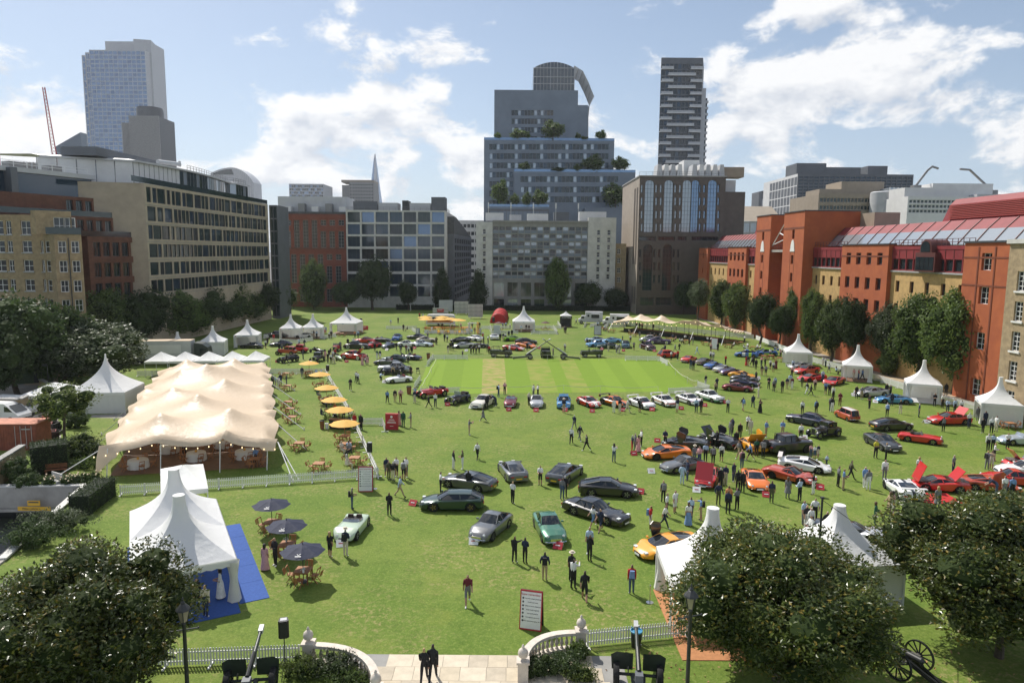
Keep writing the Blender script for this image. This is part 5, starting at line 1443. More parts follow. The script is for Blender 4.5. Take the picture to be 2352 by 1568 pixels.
bush('rounded light green shrub behind the clipped hedge block',GC('L1',610,1060),4.6,4.2,2.6,'leaf_light',2600,.16,6)
bush('glossy grey green shrub beside the rounded shrub',GC('L1',690,1050),3.0,3.2,2.2,'leaf_silver',1800,.14,7)
bush('low dark clipped shrub by the lawn edge',GC('L1',655,1120),4.2,1.8,1.0,'leaf_mid',1500,.14,8)
bush('dark glossy ivy shrub along the ramp wall',GC('L2',380,440)+Vector((.2,.7,0)),5.5,2.6,1.5,'leaf_silver',3600,.13,9)
bush('second dark glossy shrub along the ramp wall near the magnolia',GC('L2',160,560)+Vector((.3,.5,0)),4.6,2.8,1.5,'leaf_dark',3000,.13,10)
bush('dark round shrub under the young pale tree',GC('L1',620,800),2.8,2.6,1.9,'leaf_dark',1600,.14,11)
bush('climbing rose bush against the brick wall',GC('L1',130,1230),2.6,2.2,2.4,'leaf_rose',1500,.12,12)
bush('low rose bush at the foot of the brick wall',GC('L1',230,1270),2.4,1.6,1.2,'leaf_rose',1100,.12,13)
for i,(x,y)in enumerate(((385,1265),(520,1258),(590,1250),(660,1240),(740,1225))):
 t=bush('pale rose bush in the bed above the ramp wall',GC('L1',x,y),1.3,1.0,.9,'leaf_rose',500,.11,14+i);t['group']='rose bushes above the ramp'
 q=random.Random(i)
 for k in range(9):
  mb=MB();mb.lathe([(.01,-.05),(.07,0),(.06,.05),(.01,.07)],n=6);mb.build('rose','rose_petal',t,(q.uniform(-.6,.6),q.uniform(-.5,.3),q.uniform(.55,.95)))
  # beds inside the balustrades
for lb,n,x,y,w,d,h,m,k,L in(('feathery grey green shrub inside the left balustrade','B1',1130,1500,2.6,1.6,1.1,'leaf_silver',2600,.10),('small leaved green shrub by the left balustrade pier','B1',760,1500,1.9,1.4,1.0,'leaf_light',1800,.10),('low olive shrub below the left balustrade','B1',1250,1600,2.4,1.2,.8,'leaf_mid',1600,.09),('dark purple green shrub inside the right balustrade','B2',1080,1400,1.9,1.3,.9,'leaf_dark',2000,.09),('feathery green shrub inside the right balustrade','B2',1300,1380,2.2,1.6,.9,'leaf_rose',2400,.10),('yellow green shrub near the gun by the right balustrade','B2',1480,1460,1.6,1.0,.6,'leaf_light',1200,.10),('grassy tuft against the right balustrade pier','B2',1440,1255,1.0,.7,.8,'leaf_mid',700,.16)):
 bush(lb,GC(n,x,y),w,d,h,m,k,L,int(x))
 # fallen magnolia leaves on the terrace grass
mat('dead_leaf',(.42,.17,.08),.7,rgb2=(.55,.34,.2),vscale=.7)
q=random.Random(4);pl=[]
for _ in range(150):
 cx_,cy_=q.choice(((8.5,29.6),(7.0,30.4),(-12.0,29.2),(17.5,31.5),(19.5,30.0)))
 pl.append((Vector((cx_+q.gauss(0,1.6),min(31.8,cy_+q.gauss(0,.9)),.02)),Vector((0,0,.2)),.16,.09))
o=link('fallen_leaves',leaves_mesh('fallen_leaves',pl,'dead_leaf',3));tag(o,'scattered rusty magnolia leaves on the terrace grass','leaves',kind='stuff')
# ------------------------------------------------------------------ fences
mat('fence_white',(.74,.74,.72),.5,var=.06,vscale=3)
mat('stone_balustrade',(.58,.52,.45),.75,var=.14,vscale=2.5,bump=.1)
mat('paving_a',(.50,.43,.32),.85,var=.10,vscale=1.5);mat('paving_b',(.56,.49,.38),.85,var=.10,vscale=1.5);mat('paving_c',(.45,.39,.30),.85,var=.12,vscale=1.5)
mat('gun_green',(.022,.032,.026),.45,var=.2,vscale=3);mat('gun_dark',(.016,.018,.018),.5,var=.2)
mat('tyre',(.014,.014,.014),.85,var=.2);mat('bronze_wheel',(.10,.095,.08),.6,var=.2)
mat('teak',(.36,.155,.060),.6,var=.25,vscale=5);mat('teak_dark',(.22,.085,.035),.6,var=.25,vscale=5)
mat('lamp_glass',(.55,.48,.36),.2,trans=.4)
PICK={}
def picket_mesh(h=.86,w=.07):
 if(h,w)not in PICK:
  mb=MB();mb.prism([(-w/2,.06),(w/2,.06),(w/2,h-.03),(w*.3,h),(-w*.3,h),(-w/2,h-.03)],-.011,.011,'Y')
  PICK[(h,w)]=mb.mesh('picket','fence_white')
 return PICK[(h,w)]
def fence(label,a,b,group='white picket fences',pitch=.135,single=True,feet=1.8,h=.86,solid=False):
 a,b=Vector((a[0],a[1],0)),Vector((b[0],b[1],0));d=b-a;ln=d.length;rz=math.atan2(d.y,d.x)
 t=thing('picket_fence',label,'fence',a,rz,group)
 for z in(.22,h-.2):
  MB().box((ln/2,.03,z),(ln,.035,.06)).build('rail','fence_white',t)
 n=max(2,int(ln/pitch))
 if solid:MB().box((ln/2,0,h/2+.03),(ln,.02,h-.06)).build('panel','fence_white',t)
 elif single:
  me=picket_mesh(h)
  for k in range(n):link('picket',me,t,(ln*(k+.5)/n,0,0))
 else:
  mb=MB()
  for k in range(n):mb.box((ln*(k+.5)/n,0,h/2+.03),(.075,.022,h-.06))
  o=mb.build('pickets','fence_white',t);o['kind']='stuff'
 m=max(1,int(ln/feet))
 for k in range(m+1):
  x=min(ln-.05,max(.05,ln*k/m));MB().box((x,0,h/2),(.08,.05,h)).build('post','fence_white',t)
  mb=MB();mb.box((x,0,.04),(.09,.75,.06));mb.build('foot','fence_white',t)
 return t
V2=lambda n,x,y:GC(n,x,y)
fence('near picket fence beside the left balustrade pier and gun',(-17.8,30.1),(-9.75,30.75))
fence('near picket fence beside the right balustrade pier and blue bin',(3.75,32.2),(8.9,33.2))
fence('picket fence along the front of the beige stretch tent',(-30.4,52.9),(-11.2,57.8))
fence('picket fence beside the yellow parasols, running away to the loudspeaker',(-11.3,57.9),(-16.8,74.4))
fence('picket fence beside the farther yellow parasols',(-17.0,75.6),(-28.9,108.0))
fence('short picket fence by the tall red sign',(-16.6,75.8),(-14.2,75.9));fence('short picket return by the rope post',(-14.2,75.9),(-13.4,73.0))
fence('picket fence behind the parasol tables',(-37.8,107.6),(-29.0,108.2),single=False)
fence('picket fence left of the stretch tent behind the silvery tree',(-56.5,104.8),(-50.0,105.5),single=False)
sqf=[('A2',25,925,'A2',95,835,'short picket fence at the left far corner of the mown square'),('A2',95,845,'A2',500,845,'picket fence along the far left edge of the mown square'),('A1',1935,1190,'A1',2000,1095,'short picket fence at the near left corner of the mown square'),('A2',-60,1250,'A2',402,1240,'picket fence behind the red tourer'),('A3',297,855,'A3',695,860,'picket fence along the far right edge of the mown square'),('A3',700,862,'A3',795,915,'short picket fence at the far right corner of the mown square'),('A3',1145,1165,'A3',1285,1215,'short picket fence at the near right corner of the mown square'),('A3',803,1252,'A3',1282,1228,'picket fence behind the green and white rally car')]
for n1,x1,y1,n2,x2,y2,lb in sqf:fence(lb,GC(n1,x1,y1),GC(n2,x2,y2))
rf=[(54.8,157.4),(54.2,140),(53.4,124.4),(55.0,115),(55.7,106.4),(55.8,98.2),(56.4,89.4),(58.2,84.0),(60,74)]
for i,(a,b_)in enumerate(zip(rf[:-1],rf[1:])):
 fence(('white fence panels by the narrow stretch tent','white fence panels behind the blue rally cars','white picket fence before the slim trees','white picket fence behind the curtained pagoda','white picket fence between two pagodas behind alpine coupes','white picket fence behind the blue banner pagoda','white picket fence before the barracks corner','white picket fence under the barracks windows')[i],a,b_,single=i in(4,5,6),solid=i<2,h=1.0)
fence('picket fence behind the narrow stretch tent',(30,186),(54.5,158),single=False,h=1.0)
for lb,q1,q2 in(('short picket fence left of the white pagoda bar',('A2',785,545),('A2',1095,545)),('picket fence right of the white pagoda bar',('A2',1245,548),('A2',1555,548)),('picket return beside the coffee stall',('A2',1510,480),('A2',1555,545)),('picket fence behind the red tunnel tent',('A2',660,490),('A2',1015,485)),('picket fence behind the maroon parasols',('A2',1285,485),('A2',1600,485)),('picket return left of the white pagoda bar',('A2',765,470),('A2',785,540)),('picket fence left of the coffee stall',('A2',1560,425),('A2',1600,480)),('picket fence by the grey food truck',('A2',1940,465),('A2',2050,440)),('picket return by the grey food truck',('A2',1870,470),('A2',1895,430)),('picket fence by the white food van',('A3',135,475),('A3',300,465)),('picket return by the white food van',('A3',40,490),('A3',105,440)),('picket fence behind the navy roadster by the joined pagodas',('A1',240,640),('A1',560,660)),('picket fence panel by the white coupe',('A1',560,655),('A1',740,625)),('picket fence by the wide white pagoda',('A1',862,605),('A1',1010,580)),('long picket fence behind the joined pagodas',('A1',160,600),('A1',900,500)),('white rail fence by the gazebo bar',('A1',1600,490),('A1',1960,490))):
 fence(lb,GC(*q1),GC(*q2),single=False)
t_=fence('white panel fence round the orange terrace bar',GC('A1',2050,540),GC('A2',520,545),solid=True)
fence('white panel return of the orange terrace bar',GC('A1',1905,505),GC('A1',1975,545),solid=True)
# rope round the square
mat('rope',(.62,.60,.52),.8)
def rope(label,pts,posts=True):
 t=thing('rope_barrier',label,'rope',(pts[0][0],pts[0][1],0));o=Vector((pts[0][0],pts[0][1],0))
 for i,p in enumerate(pts):
  MB().tube([(p[0]-o.x,p[1]-o.y,0),(p[0]-o.x,p[1]-o.y,1.0)],.022,5).build('post','fence_white',t)
  if i<len(pts)-1:
   a,b_=Vector((p[0],p[1],.98))-o,Vector((pts[i+1][0],pts[i+1][1],.98))-o;mb=MB()
   mb.tube([a.lerp(b_,k/12)-Vector((0,0,.9*(k/12)*(1-k/12)))for k in range(13)],.025,5);mb.build('rope','rope',t)
rope('white rope on posts along the near edge of the square',[GC('A2',x,y)for x,y in((-40,1235),(410,1255),(870,1230),(1255,1235),(1630,1230),(2065,1235),(2740,1245))])
rope('white rope on posts along the left edge of the square',[GC('A2',x,y)for x,y in((-50,1245),(0,1155),(75,1010),(130,900))])
rope('white rope on posts along the far edge of the square',[GC('A2',x,y)for x,y in((500,850),(825,852),(1440,855),(2045,858),(2350,858))])
rope('white rope on posts along the right edge of the square',[GC('A3',x,y)for x,y in((795,915),(885,1030),(1025,1130),(1145,1170))])
# ------------------------------------------------------------------ terrace, balustrades
pv0,pv1,pvn=G(830,1522),G(1208,1500),4
yA=31.0
rows_y=[31.35,30.35,29.3,28.2,27.0,25.8,24.4]
base=MB();base.box((0,0,0),(13.0,8.0,.02));o=base.build('terrace','stone_grey',None,(-1.2,27.4,.006));o['kind']='structure'
pm={}
for j in range(6):
 x=-5.7-(j%2)*.45;q=random.Random(j)
 while x<3.5:
  w=q.choice((.9,1.2,1.4));d=rows_y[j]-rows_y[j+1]-.015
  MB().box((0,0,0),(w-.015,d,.05)).build('paving_slab',('paving_a','paving_b','paving_c')[q.randrange(3)],o,(x+w/2+1.2,(rows_y[j]+rows_y[j+1])/2-27.4,.02+q.uniform(-.003,.003)))
  x+=w
BAL=MB().lathe([(.085,0),(.085,.05),(.05,.09),(.095,.24),(.075,.36),(.04,.50),(.055,.54),(.085,.58),(.085,.62)],n=10).mesh('baluster','stone_balustrade',smooth=True)
def balustrade(label,pts,nb):
 pts=[Vector((p[0],p[1],0))for p in pts];o=pts[0]
 t=thing('stone_balustrade',label,'balustrade',o)
 for(z,w,h,nm)in((.09,.32,.18,'plinth'),(.90,.36,.14,'coping')):
  mb=MB();rows=[]
  for i,p in enumerate(pts):
   d=(pts[min(i+1,len(pts)-1)]-pts[max(i-1,0)]).normalized();n=Vector((-d.y,d.x,0));q=p-o
   rows.append([q+n*w/2+Vector((0,0,z-h/2)),q+n*w/2+Vector((0,0,z+h/2)),q-n*w/2+Vector((0,0,z+h/2)),q-n*w/2+Vector((0,0,z-h/2))])
  mb.grid(rows,close=True);mb.add(rows[0],[(0,1,2,3)]);mb.add(rows[-1],[(3,2,1,0)]);mb.build(nm,'stone_balustrade',t)
 L=[0]
 for a,b_ in zip(pts[:-1],pts[1:]):L.append(L[-1]+(b_-a).length)
 for k in range(nb):
  s=L[-1]*(k+.8)/(nb+.6)
  i=max(j for j in range(len(L)-1)if L[j]<=s);f=(s-L[i])/(L[i+1]-L[i]);p=pts[i].lerp(pts[i+1],f)-o
  link('baluster',BAL,t,(p.x,p.y,.19))
 for p in(pts[0],pts[-1]):
  q=p-o
  mb=MB();mb.box((q.x,q.y,.5),(.46,.46,1.0));mb.box((q.x,q.y,1.04),(.58,.58,.1));mb.build('pier','stone_balustrade',t)
  mb=MB();mb.lathe([(.10,0),(.07,.06),(.2,.16),(.235,.30),(.20,.44),(.10,.53),(.05,.58),(.07,.63),(.02,.72)],(q.x,q.y,1.09),14);mb.build('ball_finial','stone_balustrade',t,smooth=True)
 return t
def arc(a,b_,bulge,n=14):
 a,b_=Vector(a),Vector(b_);nrm=Vector((-(b_-a).y,(b_-a).x,0))
 return[a.lerp(b_,k/n)+nrm*bulge*4*(k/n)*(1-k/n)for k in range(n+1)]
pl0=GC('B1',835,1370);pl1=GC('B1',1545,1640)
balustrade('curved stone balustrade with ball finials left of the paved terrace',arc(pl0,(-5.55,27.3,0),.22),17)
pr0=GC('B2',1465,1175);pr1=GC('B2',920,1475)
balustrade('curved stone balustrade with ball finials right of the paved terrace',arc(pr0,pr1,-.24),17)
# ------------------------------------------------------------------ lamps, speakers, bins
def lamp_post(label,p,h):
 t=thing('lamp_post',label,'lamp post',(p[0],p[1],0),R(20))
 MB().lathe([(.16,0),(.16,.5),(.11,.6),(.085,1.2),(.07,h-.95),(.09,h-.9),(.05,h-.8)],n=12).build('post','metal_dark',t,smooth=True)
 mb=MB();mb.tube([(-.5,0,h-1.15),(.5,0,h-1.15)],.025,6);mb.lathe([(.02,-.05),(.05,0),(.02,.05)],(.52,0,h-1.15),8);mb.lathe([(.02,-.05),(.05,0),(.02,.05)],(-.52,0,h-1.15),8);mb.build('ladder_bar','metal_dark',t)
 mb=MB();mb.lathe([(.13,h-.8),(.23,h-.30)],n=4);mb.build('lantern_glass','lamp_glass',t)
 mb=MB()
 for k in range(4):
  a=math.pi/2*k;mb.tube([(.135*math.cos(a),.135*math.sin(a),h-.8),(.235*math.cos(a),.235*math.sin(a),h-.3)],.018,4)
 mb.build('lantern_frame','metal_dark',t)
 MB().lathe([(.30,h-.30),(.27,h-.24),(.12,h-.08),(.08,h-.05),(.09,h),(.03,h+.08),(.045,h+.14),(.01,h+.22)],n=8).build('lantern_roof','metal_dark',t)
def loudspeaker(label,p,h,rz=0,sc=1.0):
 t=thing('loudspeaker',label,'loudspeaker',(p[0],p[1],0),rz)
 MB().tube([(0,0,.35),(0,0,h-.3)],.025,6).build('pole','metal_dark',t)
 for k in range(3):
  a=2*math.pi*k/3+.3;MB().tube([(0,0,.75),(.62*math.cos(a),.62*math.sin(a),.01)],.018,5).build('leg','metal_dark',t)
  MB().tube([(0,0,.4),(.31*math.cos(a),.31*math.sin(a),.38)],.012,4).build('brace','metal_dark',t)
 mb=MB();mb.prism([(-.2*sc,-.12*sc),(-.12*sc,-.2*sc),(.12*sc,-.2*sc),(.2*sc,-.12*sc),(.14*sc,.16*sc),(-.14*sc,.16*sc)],h-.35*sc,h+.35*sc,'Z');mb.build('cabinet','black_plastic',t)
 MB().box((0,-.203*sc,h),(.3*sc,.012,.6*sc)).build('grille','gun_dark',t);MB().box((0,0,h+.355*sc),(.24*sc,.2*sc,.01)).build('top_plate','panel_light',t)
lamp_post('black street lamp with glass lantern before the left magnolia',(-13.05,26.6),5.05)
lamp_post('black street lamp with glass lantern before the round magnolia',(7.05,26.0),6.1)
loudspeaker('black loudspeaker on tripod behind the left picket fence near gun',GC('B1',600,1470),2.2,R(15),1.15)
loudspeaker('black loudspeaker on a pole at the picket fence by round tables',GC('A5',735,760),2.3,0,1.2)
loudspeaker('black loudspeaker on a stand by the farther parasols',GC('A1',920,1140),2.4,0,1.2)
loudspeaker('black loudspeaker near the EXIT board by the wide pagoda',GC('A1',1310,490),2.2,0,1.4)
loudspeaker('black loudspeaker by the red tunnel tent',GC('A2',805,520),3.0,0,1.6)
def bin_(label,p,m,m2,h=.8,r=.28):
 t=thing('bin',label,'bin',(p[0],p[1],0))
 MB().lathe([(r*.8,0),(r,h),(r*.94,h),(r*.75,.06)],n=16).build('body',m,t,smooth=True)
 MB().lathe([(r*1.05,h-.02),(r*1.08,h+.05),(r*.96,h+.06),(r*.9,h-.1)],n=16).build('liner',m2,t,smooth=True)
mat('bin_blue',(.06,.25,.42),.4);mat('bin_green',(.05,.14,.09),.5)
bin_('dark bin with blue liner behind the gun at the picket fence',GC('B2',1985,1140),'gun_dark','bin_blue')
bin_('brown litter box beside the parasol table planter',GC('A5',232,300),'teak_dark','black_plastic',.9,.26)
bin_('dark wood cask bin near the mown square corner',GC('A1',1870,1250),'teak_dark','black_plastic',1.0,.34)
bin_('small dark cask at the far left corner of the square',GC('A2',40,840),'teak_dark','black_plastic',1.0,.34)
def rope_stand(label,p):
 t=thing('rope_stand',label,'stanchion',(p[0],p[1],0));MB().lathe([(.2,0),(.2,.02),(.03,.04),(.025,.95),(.045,.97),(.03,1.02)],n=14).build('post','steel',t,smooth=True)
 MB().lathe([(.205,-.001),(.205,.012)],n=14).build('base','steel',t)
rope_stand('chrome stanchion on the grass beside the terracotta carpet',GC('B2',2115,725))
rope_stand('chrome stanchion beside the white notice board',GC('A5',782,925))
# ------------------------------------------------------------------ guns
def gun_wheel(t,x,y,r,w,name='wheel'):
 o=thing_part(name,t,(x,y,r))
 MB().lathe([(r*.62,-w/2),(r*.95,-w/2),(r,-w/3),(r,w/3),(r*.95,w/2),(r*.62,w/2),(r*.62,-w/2)],n=22,axis='X').build('tyre','tyre',o,smooth=35)
 MB().lathe([(r*.63,-w*.3),(r*.63,w*.3),(r*.2,w*.38),(r*.12,w*.5)],n=16,axis='X').build('rim','gun_green',o,smooth=35)
 return o
def thing_part(name,parent,loc):
 o=bpy.data.objects.new(name,None);o.empty_display_size=.1;col.objects.link(o);o.parent=parent;o.location=loc
 return o
def howitzer(label,p,rz):
 t=thing('field_gun',label,'gun',(p[0],p[1],0),rz)
 for s in(-1,1):gun_wheel(t,s*.95,0,.48,.26)
 MB().tube([(-.95,0,.48),(.95,0,.48)],.07,8).build('axle','gun_dark',t)
 for s,nm in((-1,'shield'),(1,'shield')):
  mb=MB();mb.add([(s*.22,.28,.55),(s*1.15,.18,.6),(s*1.2,.12,1.3),(s*.95,.16,1.42),(s*.22,.22,1.35)],[(0,1,2,3,4)]);mb.add([(s*.22,.25,.55),(s*1.15,.15,.6),(s*1.2,.09,1.3),(s*.95,.13,1.42),(s*.22,.19,1.35)],[(4,3,2,1,0)]);mb.build(nm,'gun_green',t,fix=False)
 MB().tube([(0,-.7,.88),(0,.9,1.22),(0,2.2,1.5)],[.12,.10,.075],10).build('barrel','gun_green',t,smooth=True)
 MB().box((0,0,0),(.2,.42,.2)).build('muzzle_brake','panel_light',t,(0,2.35,1.53)).rotation_euler=(R(12),0,0)
 MB().tube([(0,-.6,1.02),(0,.75,1.32)],.09,8).build('recoil_cylinder','gun_dark',t,smooth=True)
 MB().box((0,-.75,.85),(.34,.4,.34)).build('breech','panel_grey',t)
 for s in(-1,1):MB().bar((s*.25,0,.5),(s*.12,-2.6,.15),.16).build('trail','gun_green',t)
 MB().box((0,-2.6,.12),(.6,.25,.24)).build('spade','gun_dark',t)
 MB().box((.0,-1.1,.62),(.28,.8,.12)).build('breech_cover','panel_light',t);MB().lathe([(.14,-.02),(.16,0),(.14,.02)],n=12,axis='X').build('hand_wheel','gun_dark',t,(-.45,-.35,.9))
howitzer('dark green field gun with shield behind the left picket fence',GC('B1',260,1640),R(8))
howitzer('dark green field gun with shield beside the right balustrade',GC('B2',2000,1500),R(-7))
# spoked wheel cannon
p=GC('B4',430,1500);t=thing('wheeled_cannon','antique cannon on spoked wooden wheels between the magnolias','cannon',(p.x,p.y,0),R(28))
for s in(-1,1):
 o=thing_part('wheel',t,(s*.82,0,.7))
 MB().lathe([(.63,-.04),(.7,-.045),(.7,.045),(.63,.04),(.63,-.04)],n=26,axis='X').build('rim','gun_dark',o)
 MB().lathe([(.05,-.14),(.12,-.08),(.12,.08),(.05,.14)],n=12,axis='X').build('hub','gun_dark',o)
 for k in range(12):
  a=2*math.pi*k/12;MB().bar((0,.1*math.cos(a),.1*math.sin(a)),(0,.65*math.cos(a),.65*math.sin(a)),.05).build('spoke','gun_dark',o)
MB().tube([(-.82,0,.7),(.82,0,.7)],.06,8).build('axle','gun_dark',t)
MB().lathe([(.03,-.85),(.08,-.8),(.15,-.72),(.15,-.5),(.13,.2),(.10,1.1),(.12,1.15),(.11,1.2)],n=14,axis='Y').build('barrel','metal_dark',t,(0,.1,.98),smooth=35)
for s in(-1,1):MB().bar((s*.2,.3,.85),(s*.06,-2.1,.12),.12,.2).build('trail','gun_dark',t)
MB().box((0,.05,.78),(1.4,.42,.05)).build('platform','bronze_wheel',t)
# ------------------------------------------------------------------ folding chairs, tables, parasols
def slat_chair(p=(0,0,0),rz=0.0,label='folding teak chair',group=None):
 t=thing('folding_chair',label,'chair',p,rz,group)
 for s in(-1,1):
  MB().bar((s*.2,-.22,0),(s*.2,.12,.46),.035).build('leg','teak',t)
  MB().bar((s*.18,.24,0),(s*.18,-.16,.44),.035).build('leg','teak',t)
  MB().bar((s*.2,.10,.40),(s*.2,.26,.90),.035).build('back_post','teak',t)
 for k in range(5):MB().box((0,-.2+k*.09,.45),(.4,.07,.02)).build('seat_slat','teak',t)
 for k in range(4):MB().box((-.13+k*.088,.205,.70),(.05,.02,.36)).build('back_slat','teak',t).rotation_euler=(R(-17),0,0)
 MB().box((0,.262,.89),(.42,.03,.07)).build('top_rail','teak',t)
 return t
def slat_table(p=(0,0,0),rz=0.0,label='square teak table',group=None,w=.9):
 t=thing('teak_table',label,'table',p,rz,group)
 for k in range(7):MB().box((0,-w/2+w*(k+.5)/7,.73),(w,w/7-.012,.025)).build('top_slat','teak',t)
 for x in(-1,1):
  for y in(-1,1):MB().box((x*(w/2-.06),y*(w/2-.06),.36),(.06,.06,.71)).build('leg','teak_dark',t)
 MB().box((0,w/2-.05,.68),(w-.1,.03,.07)).build('apron','teak_dark',t);MB().box((0,-w/2+.05,.68),(w-.1,.03,.07)).build('apron','teak_dark',t)
 return t
CH0,TB0=slat_chair(),slat_table()
first={'c':True,'t':True}
def put(kind,p,rz,label,group):
 src=CH0 if kind=='c' else TB0
 o=src if first[kind]else copy_tree(src);first[kind]=False
 o.location=p;o.rotation_euler=(0,0,rz);o['label']=label;o['group']=group
 return o
def parasol(label,p,m,r=1.35,h=2.35,n=8,group=None,drop=.42,text=None):
 t=thing('parasol',label,'parasol',(p[0],p[1],0),R(11),group)
 mb=MB();vs=[(0,0,h)];rows=[]
 for q in(.33,.66,1.0):
  row=[]
  for k in range(n*2):
   a=math.pi*k/n;rr=r*q*(1.0 if k%2==0 else math.cos(math.pi/n)*(1-.03*q));row.append((rr*math.cos(a),rr*math.sin(a),h-drop*q**1.15-(.05*q if k%2 else 0)))
  rows.append(row)
 mb.add([(0,0,h)]+rows[0],[(0,k+1,(k+1)%(2*n)+1)for k in range(2*n)]);mb.grid(rows,close=True);mb.build('canopy',m,t,fix=False,smooth=25)
 MB().tube([(0,0,0),(0,0,h+.08)],.025,8).build('pole','teak' if m!='umbrella_navy' else 'metal_dark',t);MB().lathe([(.26,0),(.26,.06),(.05,.1)],n=14).build('base','metal_dark',t)
 for k in range(n):
  a=2*math.pi*k/n;MB().bar((0,0,h-.03),(r*.97*math.cos(a),r*.97*math.sin(a),h-drop-.02),.018).build('rib','teak',t)
 if text:
  a=R(-98);sl_=math.atan2(drop,r)
  o=thing_part('logo',t,(r*.76*math.cos(a),r*.76*math.sin(a),h-drop*.72+.03));o.rotation_euler=(sl_+R(2),0,R(-8))
  mb=MB();mb.box((0,-.08,0),(.34,.05,.004));mb.bar((-.09,.1,0),(0,0,0),.022);mb.bar((0,0,0),(.13,.12,0),.022);mb.build('bird_mark','sign_white',o)
 return t
def table_set(n,x,y,rz,chairs,lab,group,par=None,w=.9,z=0.0,plabel=None):
 p=GC(n,x,y)
 put('t',(p.x,p.y,z),rz,'teak table '+lab,'teak tables '+group)
 ca={'N':0,'S':math.pi,'E':-math.pi/2,'W':math.pi/2}
 for c in chairs:
  a={'N':R(90),'S':R(-90),'E':0,'W':R(180)}[c]+rz;q=p+Vector((math.cos(a),math.sin(a),0))*.72
  put('c',(q.x,q.y,z),rz+ca[c]+rnd.uniform(-.25,.25),'folding teak chair at the table '+lab,'teak chairs '+group)
 if par:parasol(plabel or par[0]+' '+lab,p,par[1],par[2],par[3],text=par[4]if len(par)>4 else None)
 return p
NV=('navy parasol','umbrella_navy',1.3,2.3,'bird');YE=('yellow parasol','umbrella_yellow',1.5,2.35)
g1='near the marquee'
table_set('B1',780,560,R(-4),'NEWS','nearest the picture board lawn with flowers',g1,NV,plabel='navy parasol nearest the paved terrace')
table_set('B1',620,290,R(-4),'NEWS','between the two other navy parasols',g1,NV,plabel='navy parasol between the other two, by the man in black suit')
table_set('A5',-290,1370,R(-6),'NEWS','under the navy parasol nearest the stretch tent',g1,NV,plabel='navy parasol nearest the stretch tent fence')
for(n,x,y)in(('B1',780,470),('B1',610,170)):
 p=GC(n,x,y,.75);t=thing('flower_vase','small vase of white flowers on the table '+('nearest the picture board lawn' if x>700 else 'between the navy parasols'),'vase',(p.x,p.y,.745))
 MB().lathe([(.05,0),(.06,.1),(.04,.16)],n=10).build('vase','sign_white',t);link('flowers',leaves_mesh('flowers',[(Vector((rnd.gauss(0,.06),rnd.gauss(0,.06),.18+abs(rnd.gauss(0,.05)))),Vector((0,0,1)),.07,.05)for _ in range(50)],'sign_white',2),t)
g2='beside the beige stretch tent'
rowT=[('B6',65,1455,'NEWS','just before the tent front'),('B6',620,1250,'WSNE','alone beside the guy ropes'),('B6',865,1515,'WNES','at the picket fence corner'),('B6',1315,1440,'WNES','by the loudspeaker on the fence'),('B6',1210,1260,'WESN','where a couple sits'),('B6',530,910,'WES','third from the tent corner'),('B6',505,805,'WSE','fourth from the tent corner'),('B6',480,715,'WSEN','fifth from the tent corner'),('B6',475,505,'WSE','sixth from the tent corner'),('B6',455,345,'EWS','by the group in dark suits')]
for n,x,y,c,lb in rowT:table_set(n,x,y,R(-3),c,lb,g2)
ylab=['nearest the picket corner','over the dark planter bar','third along the picket fence','fourth along the picket fence','fifth along the picket fence','farthest along the picket fence']
for i,(x,y,c)in enumerate(((1190,1160,'WSN'),(1130,970,''),(1060,830,'WEN'),(965,665,'WEN'),(880,480,'WEN'),(745,325,'WSE'))):
 p=GC('B6',x,y)
 if c:table_set('B6',x,y,R(-10),c,'under the yellow parasol '+ylab[i],g2)
 parasol('yellow parasol '+ylab[i],p,'umbrella_yellow',1.55,2.35)
 # planter bar with staff, potted palms
p=GC('B6',1130,985);t=thing('reception_bar','dark planter bar with palms under a yellow parasol','bar',(p.x,p.y,0),R(-10));MB().box((0,0,.5),(2.2,.6,1.0)).build('counter','black_plastic',t);MB().box((0,0,1.02),(2.3,.7,.05)).build('counter_top','teak_dark',t)
for lb,x,y in(('tall potted palm left of the planter bar',965,985),('tall potted palm right of the planter bar by the fence',1290,935)):
 p=GC('B6',x,y);t=thing('potted_palm',lb,'plant',(p.x,p.y,0));MB().lathe([(.16,0),(.22,.6),(.2,.6)],n=14).build('pot','sign_white',t)
 mb=MB();q=random.Random(int(x))
 pl=[]
 for k in range(26):
  a=q.uniform(0,6.28);e=q.uniform(.3,1.3);pl.append((Vector((0,0,.6+q.uniform(0,.5))),Vector((math.cos(a)*math.cos(e),math.sin(a)*math.cos(e),math.sin(e)))*3,.75,.10))
 link('fronds',leaves_mesh('fronds',pl,'leaf_mid',3),t)
